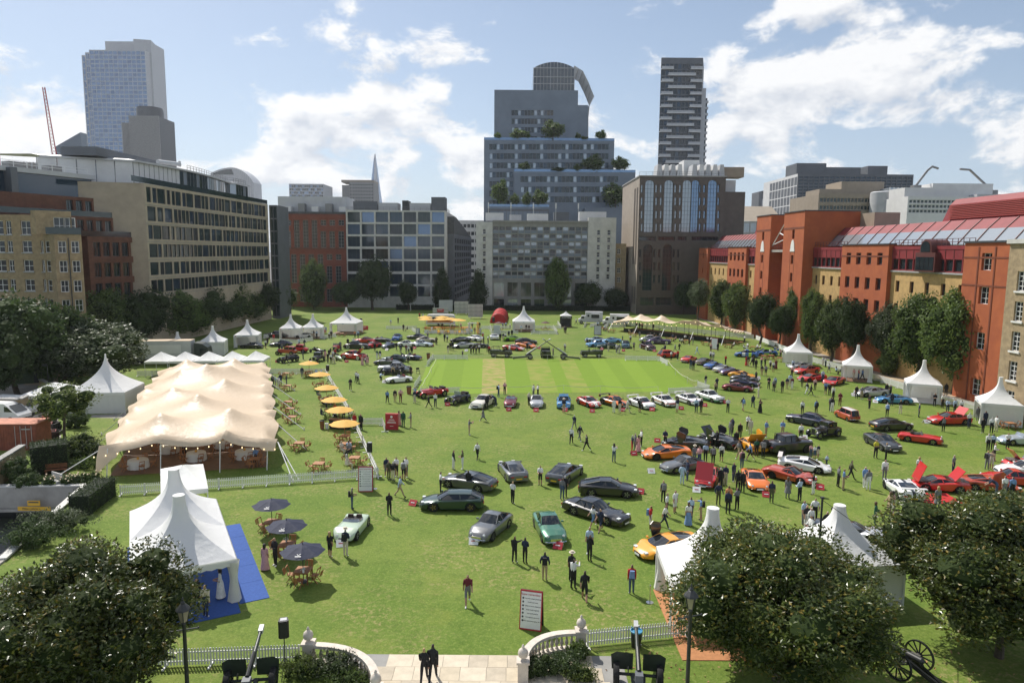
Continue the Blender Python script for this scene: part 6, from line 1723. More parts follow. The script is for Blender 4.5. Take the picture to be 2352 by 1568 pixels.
 # tables on the far right by the narrow stretch tent
g3='by the narrow stretch tent'
for i,(n,x,y,c)in enumerate((('A3',30,505,'WE'),('A3',130,530,'WE'),('A3',385,575,'WE'),('A3',610,595,'WES'),('A3',830,630,'WE'),('A3',1010,655,'WES'),('A3',1245,680,'WE'),('A3',1510,710,'WE'),('A3',1655,680,'W'),('A3',1800,735,'WE'),('A3',1925,845,'E'),('A3',2010,840,'W'),('A3',2110,870,'WE'))):
 table_set(n,x,y,R(-38),c,('by the ramp','beside the menu board','by the tent guy rope','left of the dark barrel','where two sit in white shirts','with the standing drinkers','behind the white portrait board','right of the portrait board','at the tent corner post','nearest the blue rally cars','behind the green streaked rally car','in the crowd behind the rally cars','before the rally car pagoda')[i],g3)
for i,(n,x,y)in enumerate((('A1',1080,575),('A1',1290,545),('A2',870,510),('A2',1415,505),('A4',2200,1090))):
 table_set(n,x,y,0,'WE',('left of the wide pagoda front','right of the wide pagoda front','behind the pagoda bar fence','under the maroon parasol by the pagoda bar','with dark coats beside the barracks pagoda')[i],'at the exhibitor pagodas',('maroon parasol','umbrella_maroon',1.2,2.3)if i in(2,3)else None,plabel=('','','maroon parasol left of the pagoda bar','maroon parasol right of the pagoda bar','')[i])
 # banquet tables in the big tent
fabric('table_linen',(.80,.79,.77),.1)
for i,(x,y)in enumerate(((1085,1120),(1540,1060),(1920,1045),(1330,1000),(1750,960))):
 p=GC('L1',x,y);t=thing('banquet_table','round table with white cloth under the beige tent '+('near its left corner','in the middle of the front','near its right corner','behind the left table','behind the right table')[i],'table',(p.x,p.y,.03))
 mb=MB();rows=[]
 for r_,z in((.0,.75),(.8,.75),(.83,.7),(.86,.35),(.9,.04)):
  rows.append([((r_+(.05*math.sin(k*3)if z<.6 else 0))*math.cos(math.pi*k/18),(r_+(.05*math.sin(k*3)if z<.6 else 0))*math.sin(math.pi*k/18),z)for k in range(36)])
 mb.grid(rows,close=True);mb.build('tablecloth','table_linen',t,fix=False,smooth='all');MB().tube([(0,0,0),(0,0,.72)],.06,8).build('pedestal','metal_dark',t)
 MB().lathe([(.09,.76),(.12,.86),(.05,.98)],n=8).build('centrepiece','bulb' if 0 else 'umbrella_yellow',t)
 for k in range(5):
  a=k*1.2566+.4;put('c',(p.x+1.2*math.cos(a),p.y+1.2*math.sin(a),.03),a-R(90),'folding chair at the white clothed table '+('near the tent left corner','in mid front of the tent','near the tent right corner','behind the left table','behind the right table')[i],'chairs under the beige tent')
  # ------------------------------------------------------------------ boards and signs
def a_board(label,p,rz,w,h,face,edge,lines,title=None,lean=.14,tcol='ink'):
 t=thing('notice_board',label,'sign',(p[0],p[1],0),rz);d=h*lean
 for s in(-1,1):
  f=thing_part('board',t,(0,s*d*.5,h/2));f.rotation_euler=(R(math.degrees(math.atan(lean)))*s*-1,0,0 if s<0 else math.pi)
  if s>0:f.rotation_euler=(math.atan(lean),0,math.pi)if 0 else(R(0),0,math.pi);
 bpy.data.objects.remove(t.children[1]);f=t.children[0];f.rotation_euler=(-math.atan(lean),0,0)
 MB().box((0,0,0),(w,.03,h*1.01)).build('frame',edge,f);MB().box((0,-.018,0),(w*.9,.012,h*.93)).build('face',face,f)
 if title:lettering(title,w*.13,'sign_red' if face=='sign_white' else 'sign_white',f,(0,-.03,h*.40))
 for k,s in enumerate(lines):
  z=h*(.30-k*.66/max(1,len(lines)));lettering(s,w*.068,tcol,f,(w*.08,-.03,z))
  if len(lines)>4:MB().lathe([(w*.045,0),(w*.045,.008)],n=10,axis='Y').build('icon','ink',f,(-w*.36,-.03,z))
 b=MB();b.box((0,0,0),(w,.03,h));o=b.build('back_board','gun_dark',t,(0,d*.75,h/2));o.rotation_euler=(math.atan(lean),0,0)
 return t
REM=['Use non-contact greetings','Avoid busy areas','Observe social distancing','Wash hands regularly','Use hand sanitiser','Use cashless payments','Follow instructions given by staff']
a_board('large white notice board headed Please remember near the paved terrace',GC('B2',1000,960),R(-14),1.15,2.0,'sign_white','sign_red',REM,'Please remember...')
a_board('white notice board headed Please remember at the picket corner',GC('A5',690,945),R(4),1.15,2.0,'sign_white','sign_red',REM,'Please remember...')
a_board('dark framed menu board near the food vans',GC('A2',2030,555),R(-10),1.7,2.2,'panel_light','gun_dark',[])
a_board('pale notice board left of the pagoda bar',GC('A2',845,550),0,1.5,2.2,'panel_light','frame_white',[])
a_board('chalk board left of the orange terrace bar',GC('A1',1975,540),R(-8),.9,1.3,'panel_light','gun_dark',[])
a_board('chalk board at the floral arch',GC('A2',640,542),R(8),.9,1.3,'panel_light','gun_dark',[])
a_board('dark framed board beside the floral arch fence',GC('A2',500,542),R(-6),.9,1.3,'panel_light','gun_dark',[])
a_board('white portrait board among tables by the narrow tent',GC('A3',1345,725),R(-30),1.3,2.3,'sign_white','sign_red',[])
def red_sign(label,p,rz,w,h,lines,z0=.0,legs=False):
 t=thing('sign',label,'sign',(p[0],p[1],0),rz);MB().box((0,0,z0+h/2),(w,.35 if not legs else .05,h)).build('panel','sign_red',t)
 for k,(s,sz)in enumerate(lines):lettering(s,sz,'sign_white',t,(0,-.18 if not legs else-.032,z0+h*(.62-.2*k)))
 if legs:
  for s in(-1,1):MB().box((s*w*.42,.03,(z0+.1)/2),(.06,.06,z0+.1)).build('leg','metal_dark',t)
 return t
t=red_sign('tall red welcome sign block by the picket return',GC('A5',962,305),R(-4),1.35,1.75,[])
for z_,w_ in((1.12,.5),(1.02,.72),(.84,.9),(.76,1.0),(.4,.4)):MB().box((0,-.178,z_),(w_,.006,.045)).build('small_print','sign_white',t)
MB().lathe([(.13,0),(.13,.02)],n=14,axis='Y').build('crest','sign_white',t,(0,-.19,1.42))
red_sign('red EXIT board beside the wide pagoda',GC('A1',1345,500),0,1.9,.95,[('EXIT',.42)],.1,True)
# sight screens at the far end
mat('screen_white',(.62,.62,.60),.6)
def sight_screen(label,a,b_,ytop,n,slats):
 p0,p1=G(*a),G(*b_);h=ZAT((p0+p1)/2,ytop);w=(p1-p0).length
 t=thing('sight_screen',label,'screen',(*((p0+p1)/2)[:2],0),math.atan2(p1.y-p0.y,p1.x-p0.x))
 if slats:
  MB().box((0,.06,h/2+.3),(w,.04,h-.6)).build('backing','panel_grey',t)
  for j in range(3):
   for k in range(n):
    MB().box((-w/2+w*(k+.5)/n,0,.6+(h-.6)*(j+.5)/3),(w/n*.62,.03,(h-.6)/3-.18)).build('slat','screen_white',t)
  for j in range(4):MB().box((0,-.02,.5+(h-.6)*j/3),(w,.05,.14)).build('rail','screen_white',t)
 else:MB().box((0,0,h/2+.2),(w,.06,h-.4)).build('sheet','panel_light',t)
 for s in(-1,1):MB().box((s*w*.35,0,.2),(.15,1.6,.4)).build('foot','screen_white',t)
 return t,h,w
K=lambda n,x,y:C(n,x,y)
t,h,w=sight_screen('white slatted sight screen carrying the red EXIT panel',K('A2',90,352),K('A2',275,352),K('A2',180,238)[1],12,True)
MB().box((0,-.08,h*.72),(w*.42,.03,h*.34)).build('exit_panel','sign_red',t);lettering('EXIT',.6,'sign_white',t,(0,-.11,h*.77))
sight_screen('plain pale sight screen behind the slatted ones',K('A2',165,296),K('A2',325,296),K('A2',245,146)[1],1,False)
sight_screen('white slatted sight screen in the middle of the three',K('A2',345,318),K('A2',510,318),K('A2',425,163)[1],11,True)
sight_screen('white slatted sight screen nearest the red tunnel tent',K('A2',505,365),K('A2',680,365),K('A2',595,196)[1],12,True)
p0,p1=GC('A1',1885,276),GC('A1',2167,276);w=(p1-p0).length;t=thing('football_goal','white football goal in the shade before the framed offices','goal',(*((p0+p1)/2)[:2],0))
for s in(-1,1):MB().tube([(s*w/2,0,0),(s*w/2,0,2.44)],.07,6).build('post','fence_white',t);MB().tube([(s*w/2,0,2.44),(s*w/2,2.0,0)],.03,5).build('stay','fence_white',t)
MB().tube([(-w/2,0,2.44),(w/2,0,2.44)],.07,6).build('crossbar','fence_white',t)
# ------------------------------------------------------------------ orange terrace bar, caravan, food vans
mat('orange_wood',(.62,.20,.04),.6,var=.15)
def rbox_profile(L,H,r,n=5):
 pts=[]
 for cx_,cz_,a0 in((L/2-r,H-r,0),(-L/2+r,H-r,90)):
  for k in range(n+1):a=R(a0+90*k/n);pts.append((cx_+r*math.cos(a),cz_+r*math.sin(a)))
 return[(L/2,.35)]+pts+[(-L/2,.35)]
p0,p1=GC('A1',2065,455),GC('A2',345,455);w=(p1-p0).length
t=thing('bar_caravan','white rounded caravan bar behind the yellow parasols','caravan',(*((p0+p1)/2+Vector((0,2,0)))[:2],0))
mb=MB();mb.prism(rbox_profile(w,2.9,.7),-1.1,1.1,'Y');mb.build('body','panel_white',t);MB().box((.2,-1.12,1.75),(w*.62,.04,.95)).build('serving_hatch','glass_dark',t);MB().box((-w*.40,-1.12,1.9),(.8,.04,.6)).build('window','glass_dark',t);MB().box((0,-1.13,1.15),(w*.9,.05,.35)).build('counter','orange_wood',t)
for s in(-1,1):MB().lathe([(.32,-.1),(.32,.1)],n=14,axis='Y').build('wheel','tyre',t,(s*.5,-1.0,.32))
for i,(n,x,y)in enumerate((('A1',2070,500),('A1',2240,500),('A2',305,495),('A2',395,510),('A1',2060,470),('A1',2260,470))):
 parasol('yellow parasol on the orange terrace bar',GC(n,x,y),'umbrella_yellow',1.9,3.0,group='parasols on the orange terrace bar')
for i in range(5):
 p=GC('A1',2110+i*110,500);t=thing('bench_table','orange picnic bench on the terrace bar','table',(p.x,p.y,0),0,'orange picnic benches')
 MB().box((0,0,.76),(2.4,.8,.06)).build('table_top','orange_wood',t)
 for s in(-1,1):MB().box((0,s*.75,.46),(2.4,.3,.05)).build('bench','orange_wood',t);MB().box((s*.9,0,.37),(.08,1.5,.72)).build('frame','orange_wood',t)
for i,(n,x,y)in enumerate((('A1',2125,535),('A1',2225,540),('A1',2310,540),('A2',165,545),('A2',240,542),('A2',280,542),('A2',360,545),('A2',410,545),('A2',470,545))):
 p=GC(n,x,y);t=thing('deck_chair','orange striped deck chair along the white panel fence','deck chair',(p.x,p.y-1.0,0),R(180+(i*37)%30-15),'deck chairs along the terrace bar')
 for s in(-1,1):MB().bar((s*.28,-.5,0),(s*.28,.45,1.05),.04).build('frame','teak',t);MB().bar((s*.26,.4,0),(s*.26,-.45,.5),.04).build('frame','teak',t)
 mb=MB();mb.grid([[(x_,-.42+.85*k/6,.42+.6*(k/6)**1.2-.15*math.sin(math.pi*k/6))for x_ in(-.27,.27)]for k in range(7)]);mb.build('canvas','umbrella_yellow' if i%2 else 'tent_beige',t,fix=False)
p=GC('A2',570,545);t=thing('floral_arch','flower covered archway at the end of the terrace bar','arch',(p.x,p.y,0))
for s in(-1,1):MB().box((s*1.0,0,1.25),(.25,.3,2.5)).build('post','frame_white',t)
MB().box((0,0,2.55),(2.3,.3,.2)).build('beam','frame_white',t)
q=random.Random(3)
for s in(-1,1):o=link('flowers',leaves_mesh('flowers',[(Vector((s*1.0+q.gauss(0,.15),q.gauss(0,.15)-.1,q.uniform(.1,2.7))),Vector((0,-.5,.2)),.3,.22)for _ in range(130)],'flower' if s<0 else 'umbrella_yellow',5),t);o['kind']='stuff'
# coffee stall
p=GC('A2',1655,460);t=thing('coffee_stall','black coffee stall with white peaked roof and COFFEE sign','stall',(p.x,p.y,0))
for x in(-1.4,1.4):
 for y in(-1.2,1.2):MB().box((x,y,1.2),(.12,.12,2.4)).build('post','black_plastic',t)
MB().box((0,-1.25,2.55),(2.95,.12,.75)).build('sign_board','black_plastic',t);lettering('COFFEE',.68,'sign_white',t,(0,-1.33,2.55));pagoda_canopy(t,3.0,2.6,2.9,4.0,valance=0,capr=.1,power=1.6)
MB().box((0,0,.55),(2.6,.6,1.1)).build('counter','black_plastic',t);MB().box((0,.9,1.2),(2.8,.1,2.4)).build('back_wall','gun_dark',t);MB().box((0,0,.04),(3.0,2.6,.08)).build('floor','wood_floor',t)
def wheel_simple(t,x,y,r,w=.22):
 o=thing_part('wheel',t,(x,y,r));MB().lathe([(r*.6,-w/2),(r*.96,-w/2),(r,-w/4),(r,w/4),(r*.96,w/2),(r*.6,w/2),(r*.6,-w/2)],n=18,axis='Y').build('tyre','tyre',o,smooth=35);MB().lathe([(r*.62,-w*.42),(r*.62,w*.42),(.02,w*.42)],n=14,axis='Y').build('rim','metal_grey',o)
def food_van(label,p,rz,L,H,m,hatch,cabw=1.6):
 t=thing('food_truck',label,'truck',(p[0],p[1],0),rz)
 mb=MB();mb.prism([(-L/2+cabw,.6),(L/2,.6),(L/2,H),(-L/2+cabw,H)],-1.05,1.05,'Y');mb.build('body',m,t)
 mb=MB();mb.prism([(-L/2-.3,.5),(-L/2+cabw-.02,.5),(-L/2+cabw-.02,2.2),(-L/2+.6,2.2),(-L/2+.3,1.45),(-L/2-.3,1.25)],-1.0,1.0,'Y');mb.build('cab',m,t)
 MB().box((-L/2+.85,-1.01,1.75),(.8,.03,.6)).build('cab_window','glass_dark',t);MB().box((L*.18,-1.07,H*.66),(L*.34,.05,H*.32)).build('serving_hatch','glass_dark',t);MB().box((L*.18,-1.35,H*.66-H*.18),(L*.36,.5,.06)).build('counter','panel_light',t)
 o=MB().box((L*.18,-1.45,H*.84),(L*.36,.8,.05)).build('awning',hatch,t)
 MB().box((-L*.12,-1.07,H*.68),(.5,.04,.6)).build('window','glass_dark',t)
 for x in(-L/2+.5,L/2-1.0):
  for y in(-.95,.95):wheel_simple(t,x,y,.45)
 MB().box((0,0,.62),(L*.9,1.6,.2)).build('chassis','gun_dark',t)
 return t
food_van('grey army style food truck with open serving hatch',GC('A2',1950,425),R(-4),6.2,3.3,'panel_light','sign_white')
food_van('white vintage food van with open hatch beside the narrow tent',GC('A3',190,445),R(-8),6.6,3.0,'panel_white','sign_white')
# lorry by the pagodas
p=GC('L1',1310,330)+Vector((-1,10,0));p=Vector((-57.5,116.5,0));t=thing('lorry','long lorry with pale box trailer and dark green cab behind the silvery tree','lorry',(p.x,p.y,0),R(8))
MB().box((-2.2,0,2.55),(12.6,2.5,2.9)).build('trailer','panel_light',t);MB().box((-2.2,0,4.03),(12.6,2.5,.06)).build('trailer_roof','tent_beige',t)
mb=MB();mb.prism([(4.6,.6),(6.9,.6),(6.9,1.7),(6.7,2.9),(5.9,3.5),(4.6,3.7)],-1.22,1.22,'Y');mb.build('cab','gun_green',t);MB().box((6.0,-1.23,2.3),(1.0,.03,.8)).build('cab_window','glass_dark',t);MB().box((-1,0,.9),(13.5,.9,.35)).build('chassis','gun_dark',t);MB().box((-2.2,-1.26,2.7),(9.5,.02,1.4)).build('side_panel','panel_white',t)
for x in(-7.2,-5.9,-4.6,5.7,3.4):
 for y in(-1.05,1.05):wheel_simple(t,x,y,.52,.3)
 # ------------------------------------------------------------------ yard, ramp and walls on the left
zc_=-3.6
def upright(name,a,b_,z0,z1,m,parent=None,th=.35,kind=None):
 a,b_=Vector((a[0],a[1],0)),Vector((b_[0],b_[1],0));d=b_-a;c=(a+b_)/2
 o=MB().box((0,0,(z1-z0)/2),(d.length,th,z1-z0)).build(name,m,parent,(c.x,c.y,z0),rz=math.atan2(d.y,d.x))
 if parent is None and kind:o['kind']=kind
 return o
a,b_,c,d=PIT
ra=thing('vehicle_ramp','concrete vehicle ramp walls with yellow warning signs and dark opening','ramp',(b_.x,b_.y,0));off=-Vector((b_.x,b_.y,0))
upright('far_wall',a+off,b_+off,-1.65,.12,'concrete',ra);upright('lintel',a+off+Vector((0,-.1,0)),b_+off+Vector((0,-.1,0)),-1.9,-1.66,'concrete',ra,.5)
upright('opening_shade_panel',a+off+Vector((0,3,0)),b_+off+Vector((0,3,0)),zc_,-1.7,'gun_dark',ra)  # near-black panel added; its colour stands in for shade inside the opening
upright('side_wall',b_+off,c+off,zc_,.12,'concrete',ra);upright('side_wall',c+off,d+off,zc_,.12,'concrete',ra)
upright('coping',a+off,b_+off,.12,.22,'stone_pale',ra,.5);upright('coping',b_+off,c+off,.125,.225,'stone_pale',ra,.5)
mb=MB();mb.add([(p.x+off.x,p.y+off.y,zc_)for p in(a+Vector((0,3,0)),b_+Vector((0,3,0)),c,d)],[(0,1,2,3)]);mb.build('ramp_floor','roof_slate',ra)
mat('sign_yellow',(.75,.42,.02),.5)
sx,sz=GC('L2',295,105),0
for(xx,zz,w_,h_,s_,sz_)in((295,-1.05,1.0,.42,'',.2),(295,-1.5,2.6,.32,'Military vehicles',.2)):
 p=GC('L2',xx,105);o=MB().box((0,0,0),(w_,.04,h_)).build('warning_sign','sign_yellow',ra,(p.x+off.x-.3,p.y+off.y-.3,zz));lettering(s_,sz_,'ink',o,(-.3,-.03,0))if s_ else MB().box((0,-.023,.08),(.8,.006,.1)).build('small_print','ink',o)
yd=sheet('yard',[GC('L1',-60,960),GC('L1',300,960),GC('L1',480,880),GC('L1',440,640),GC('L1',380,480),GC('L1',500,400),GC('L1',180,400),GC('L1',-200,560)],.010,'yard_concrete')
sheet('path',[GC('L1',180,470),GC('L1',400,470),GC('L1',560,400),GC('L1',330,395)],.015,'tan_path')
sheet('path',[GC('L1',710,725),GC('L1',985,730),GC('L1',1010,690),GC('L1',720,705)],.012,'yard_concrete')
sheet('path',[PA+Vector((-1,-4,0)),PA+dirn*150+Vector((-3.2,0,0)),PA+dirn*150+Vector((0.5,0,0)),PA+Vector((.5,0,0))],.012,'yard_concrete')
sheet('path',[GC('A4',780,490),GC('A4',1120,520),GC('A4',1900,760),GC('A4',2000,900),GC('A4',1880,840),GC('A4',1110,600),GC('A4',790,560)],.016,'tan_path')
# shipping container
p=GC('L1',130,985);t=thing('shipping_container','rusty red shipping container in the yard beside the clipped hedge','container',(p.x-1.2,p.y+1.3,0),R(4))
mat('container_red',(.26,.075,.045),.7,var=.2,vscale=2);mat('container_roof',(.48,.20,.13),.8,var=.25,vscale=1.5)
MB().box((0,0,1.25),(5.8,2.4,2.5)).build('body','container_red',t);MB().box((0,0,2.53),(5.9,2.5,.07)).build('roof','container_roof',t)
for k in range(24):MB().box((-2.75+k*.24,-1.22,1.25),(.1,.04,2.3)).build('rib','container_red',t)
for k in range(4):MB().tube([(1.0+k*.5,-1.26,.2),(1.0+k*.5,-1.26,2.35)],.025,5).build('lock_bar','panel_light',t)
MB().lathe([(.16,0),(.16,.01)],n=14,axis='Y').build('roundel','sign_white',t,(-.6,-1.26,1.3));MB().box((2.0,-1.26,2.05),(.8,.01,.1)).build('small_print','panel_light',t)
# white vans
def van(label,p,rz):
 t=thing('white_van',label,'van',(p[0],p[1],0),rz);mb=MB()
 rows=[]
 prof=[(2.6,.45,.9),(2.62,.8,.95),(2.3,1.1,.97),(1.35,1.85,.9),(1.0,2.1,.88),(-2.3,2.15,.88),(-2.6,2.0,.9),(-2.6,.45,.95)]
 top=[(x,z)for x,z,_ in prof]
 mb.prism(top,-.98,.98,'Y');mb.build('body','panel_white',t)
 mb=MB();mb.add([(2.27,-.82,1.14),(2.27,.82,1.14),(1.42,.78,1.84),(1.42,-.78,1.84)],[(0,1,2,3)]);o=mb.build('windscreen','glass_dark',t,(.03,0,.02))
 for s in(-1,1):mb=MB();mb.add([(2.0,s*.99,1.2),(1.0,s*.99,1.2),(1.05,s*.99,1.8),(1.4,s*.99,1.75)],[(0,1,2,3)]);mb.build('side_window','glass_dark',t)
 for x in(-1.6,1.7):
  for y in(-.9,.9):wheel_simple(t,x,y,.34)
p=GC('L1',60,760);van('white panel van behind the red container',(p.x-1.0,p.y+.8),R(-6));van('second white panel van half hidden behind the first',(p.x-1.6,p.y+3.6),R(-6))
# walled store and green sheds
def walled(label,pts,h,m,name='boundary_wall',th=.4):
 o=Vector((pts[0][0],pts[0][1],0));t=thing(name,label,'wall',o)
 for a_,b2_ in zip(pts[:-1],pts[1:]):
  upright('wall',Vector((*a_[:2],0))-o,Vector((*b2_[:2],0))-o,0,h,m,t,th);upright('coping',Vector((*a_[:2],0))-o,Vector((*b2_[:2],0))-o,h,h+.12,'stone_grey',t,th+.15)
 return t
walled('low yellow brick store with flat roof and concrete copings',[GC('L1',-30,730),GC('L1',165,735),GC('L1',400,600),GC('L1',330,560)],2.2,'brick_yellow')
walled('stone wall with concrete coping beside the rose bushes',[GC('L1',-60,1290),GC('L1',190,1120)],2.0,'brick_yellow')
def shed(label,p,rz,L,W_,h,m):
 t=thing('shed',label,'shed',(p[0],p[1],0),rz)
 MB().box((0,0,h/2),(L,W_,h)).build('wall',m,t);mb=MB();mb.prism([(-W_/2-.3,h-.1),(W_/2+.3,h-.1),(0,h+1.1)],-L/2-.3,L/2+.3,'X');mb.build('roof','roof_slate',t)
 MB().box((L*.2,-W_/2-.02,1.0),(.9,.04,2.0)).build('door','gun_dark',t);MB().box((-L*.2,-W_/2-.02,1.4),(1.0,.04,.8)).build('window','glass_dark',t)
mat('shed_green',(.05,.075,.035),.8,var=.2)
shed('dark green shed with pitched felt roof under the trees',GC('L1',230,440),R(30),6,4,2.3,'shed_green');shed('second green shed behind, against the trees',GC('L1',400,380),R(30),4,3.2,2.2,'shed_green')
# junk in the yard
q=random.Random(12);mat('junk_red',(.3,.06,.04),.7);mat('junk_blue',(.05,.09,.25),.6)
for i in range(9):
 p=GC('L1',330+(i%3)*45,760+(i//3)*65);t=thing('trailer_cart' if i%3==0 else 'equipment_crate',('low metal trailer cart in the yard','old red equipment crate in the yard','dark equipment crate in the yard')[i%3],'cart' if i%3==0 else 'crate',(p.x,p.y,0),q.uniform(0,3),'equipment stored in the yard')
 w_=q.uniform(.9,1.5);m_=('metal_grey','junk_red','gun_dark')[i%3]
 MB().box((0,0,.4),(w_,.8,.06)).build('base',m_,t)
 for s in(-1,1):MB().box((0,s*.4,.62),(w_,.05,.4)).build('side',m_,t)
 for s in(-1,1):MB().box((s*w_/2,0,.62),(.05,.75,.4)).build('end',m_,t);MB().lathe([(.3,-.08),(.3,.08)],n=14,axis='Y').build('wheel','tyre',t,(s*w_*.3,-.45,.3))
 # garden bench and small seats
p=GC('L1',430,1250);t=thing('garden_bench','pale curved stone bench by the rose bed','bench',(p.x,p.y,0),R(-30));MB().box((0,0,.42),(1.5,.45,.08)).build('seat','stone_pale',t);MB().box((0,.22,.7),(1.5,.07,.5)).build('backrest','stone_pale',t)
for s in(-1,1):MB().box((s*.6,0,.2),(.12,.4,.4)).build('leg','stone_pale',t)
p=GC('L1',440,1170);t=thing('garden_bench','wooden bench against the clipped hedge block','bench',(p.x,p.y,0),R(20))
for k in range(4):MB().box((0,-.18+k*.12,.44),(1.6,.1,.03)).build('seat_slat','teak_dark',t)
for k in range(3):MB().box((0,.25,.58+k*.13),(1.6,.03,.1)).build('back_slat','teak_dark',t)
for s in(-1,1):MB().box((s*.7,0,.22),(.07,.45,.44)).build('leg','teak_dark',t)
# floodlights and a tall thin mast
t=thing('cctv_mast','thin dark pole with camera and guy line by the near closed pagoda','pole',(14.75,32.2,0));MB().tube([(0,0,0),(0,0,7.6)],.05,8).build('pole','metal_dark',t);MB().tube([(0,0,7.5),(6,3,3.2)],.012,4).build('guy_line','metal_dark',t);MB().box((0,0,7.6),(.14,.14,.1)).build('cap','metal_dark',t)
p=GC('L1',390,590);t=thing('floodlight_post','tall floodlight post beside the store wall','pole',(p.x,p.y,0));MB().tube([(0,0,0),(0,0,4.5)],.05,6).build('pole','metal_dark',t);MB().box((-.35,0,4.5),(.5,.3,.3)).build('lamp_head','metal_dark',t)
# ------------------------------------------------------------------ cars
mat('car_glass',(.012,.015,.018),.05,spec=.7,coat=.3);mat('chrome',(.62,.62,.63),.12,metal=1.0);mat('headlamp',(.72,.74,.76),.12,spec=.8);mat('tail_red',(.35,.01,.01),.25);mat('plate_yellow',(.75,.48,.03),.5);mat('alloy',(.42,.42,.43),.3,metal=.8);mat('alloy_gold',(.35,.24,.08),.35,metal=.8);mat('alloy_dark',(.03,.03,.032),.35,metal=.4);mat('leather',(.06,.04,.03),.6);mat('leather_red',(.22,.03,.03),.6);mat('soft_top',(.018,.018,.02),.85);mat('engine',(.09,.09,.09),.5,metal=.5,rgb2=(.30,.29,.27),vscale=9)
PAINTS=dict(black=(.010,.010,.012),navy=(.012,.018,.060),blue=(.03,.11,.36),lightblue=(.07,.26,.52),skyblue=(.16,.36,.62),teal=(.02,.085,.11),green=(.018,.075,.045),dkgreen=(.012,.040,.030),mint=(.46,.56,.42),jade=(.045,.17,.10),lime=(.26,.48,.03),red=(.52,.016,.012),maroon=(.16,.010,.018),wine=(.055,.010,.014),orange=(.72,.17,.010),amber=(.80,.34,.015),yellow=(.80,.38,.02),rust=(.42,.055,.022),white=(.80,.80,.79),cream=(.72,.68,.58),silver=(.42,.43,.44),grey=(.14,.145,.15),dkgrey=(.055,.058,.062),gunmetal=(.075,.08,.085),purple=(.055,.030,.11),brown=(.06,.045,.038),olive=(.030,.036,.018),beige=(.45,.40,.31),paleblue=(.42,.50,.58))
METALLIC=('silver','grey','dkgrey','gunmetal','jade','dkgreen','purple','paleblue','teal','lightblue','maroon')
for k,c in PAINTS.items():mat('paint_'+k,c,.3,metal=.35 if k in METALLIC else 0.0,coat=1.0)
def two_tone(name,c1,bands):
 """paint with painted bands: (axis, from, to, colour), in the car's own coordinates"""
 m=mat('paint_'+name,c1,.3,coat=1.0);n,l=m.node_tree.nodes,m.node_tree.links;t=n.new('ShaderNodeTexCoord');s=n.new('ShaderNodeSeparateXYZ');l.new(t.outputs['Object'],s.inputs[0]);prev=None
 for ax,a,b_,c in bands:
  g=n.new('ShaderNodeMath');g.operation='COMPARE';g.inputs[1].default_value=(a+b_)/2;g.inputs[2].default_value=(b_-a)/2
  src=s.outputs['XYZ'.index(ax.upper())]
  if ax=='y':ab=n.new('ShaderNodeMath');ab.operation='ABSOLUTE';l.new(src,ab.inputs[0]);src=ab.outputs[0]
  l.new(src,g.inputs[0]);x=n.new('ShaderNodeMix');x.data_type='RGBA';l.new(g.outputs[0],x.inputs[0]);x.inputs[7].default_value=(*c,1)
  if prev is None:x.inputs[6].default_value=(*c1,1)
  else:l.new(prev,x.inputs[6])
  prev=x.outputs[2]
 l.new(prev,n['Principled BSDF'].inputs['Base Color']);PAINTS[name]=c1
P_=PAINTS
two_tone('rally_martini',P_['white'],[('z',.50,.56,P_['navy']),('z',.56,.60,P_['red']),('z',.60,.64,P_['skyblue']),('y',.30,.34,P_['red'])])
two_tone('rally_tot',P_['white'],[('z',.46,.56,(.6,.12,.05)),('z',.2,.32,P_['white']),('y',.46,.52,(.6,.12,.05))])
two_tone('rally_dots',P_['white'],[('z',.40,.46,P_['black']),('x',.8,1.0,(.5,.03,.03))])
two_tone('rally_quattro',P_['white'],[('z',.0,.44,(.03,.17,.09)),('y',.40,.46,(.03,.17,.09))])
two_tone('rally_stratos',P_['red'],[('y',.0,.22,P_['white']),('z',.62,.70,P_['white'])])
two_tone('rally_esso',P_['orange'],[('z',.0,.45,P_['black']),('x',-2.0,-.7,P_['black']),('y',.0,.20,P_['black'])])
two_tone('rally_blue',P_['blue'],[('x',.2,.75,P_['white']),('z',.25,.40,P_['blue']),('x',-.9,-.4,(.45,.7,.05))])
two_tone('rally_green',P_['blue'],[('x',-1.2,.6,(.30,.60,.04)),('z',.62,1.0,P_['blue'])])
two_tone('challenge',P_['red'],[('y',.15,.42,P_['white']),('x',-.6,-.2,P_['white'])])
two_tone('senna',P_['white'],[('z',.0,.42,(.02,.035,.10)),('y',.0,.12,P_['black'])])
two_tone('healey2',P_['paleblue'],[('z',.0,.52,P_['white'])])
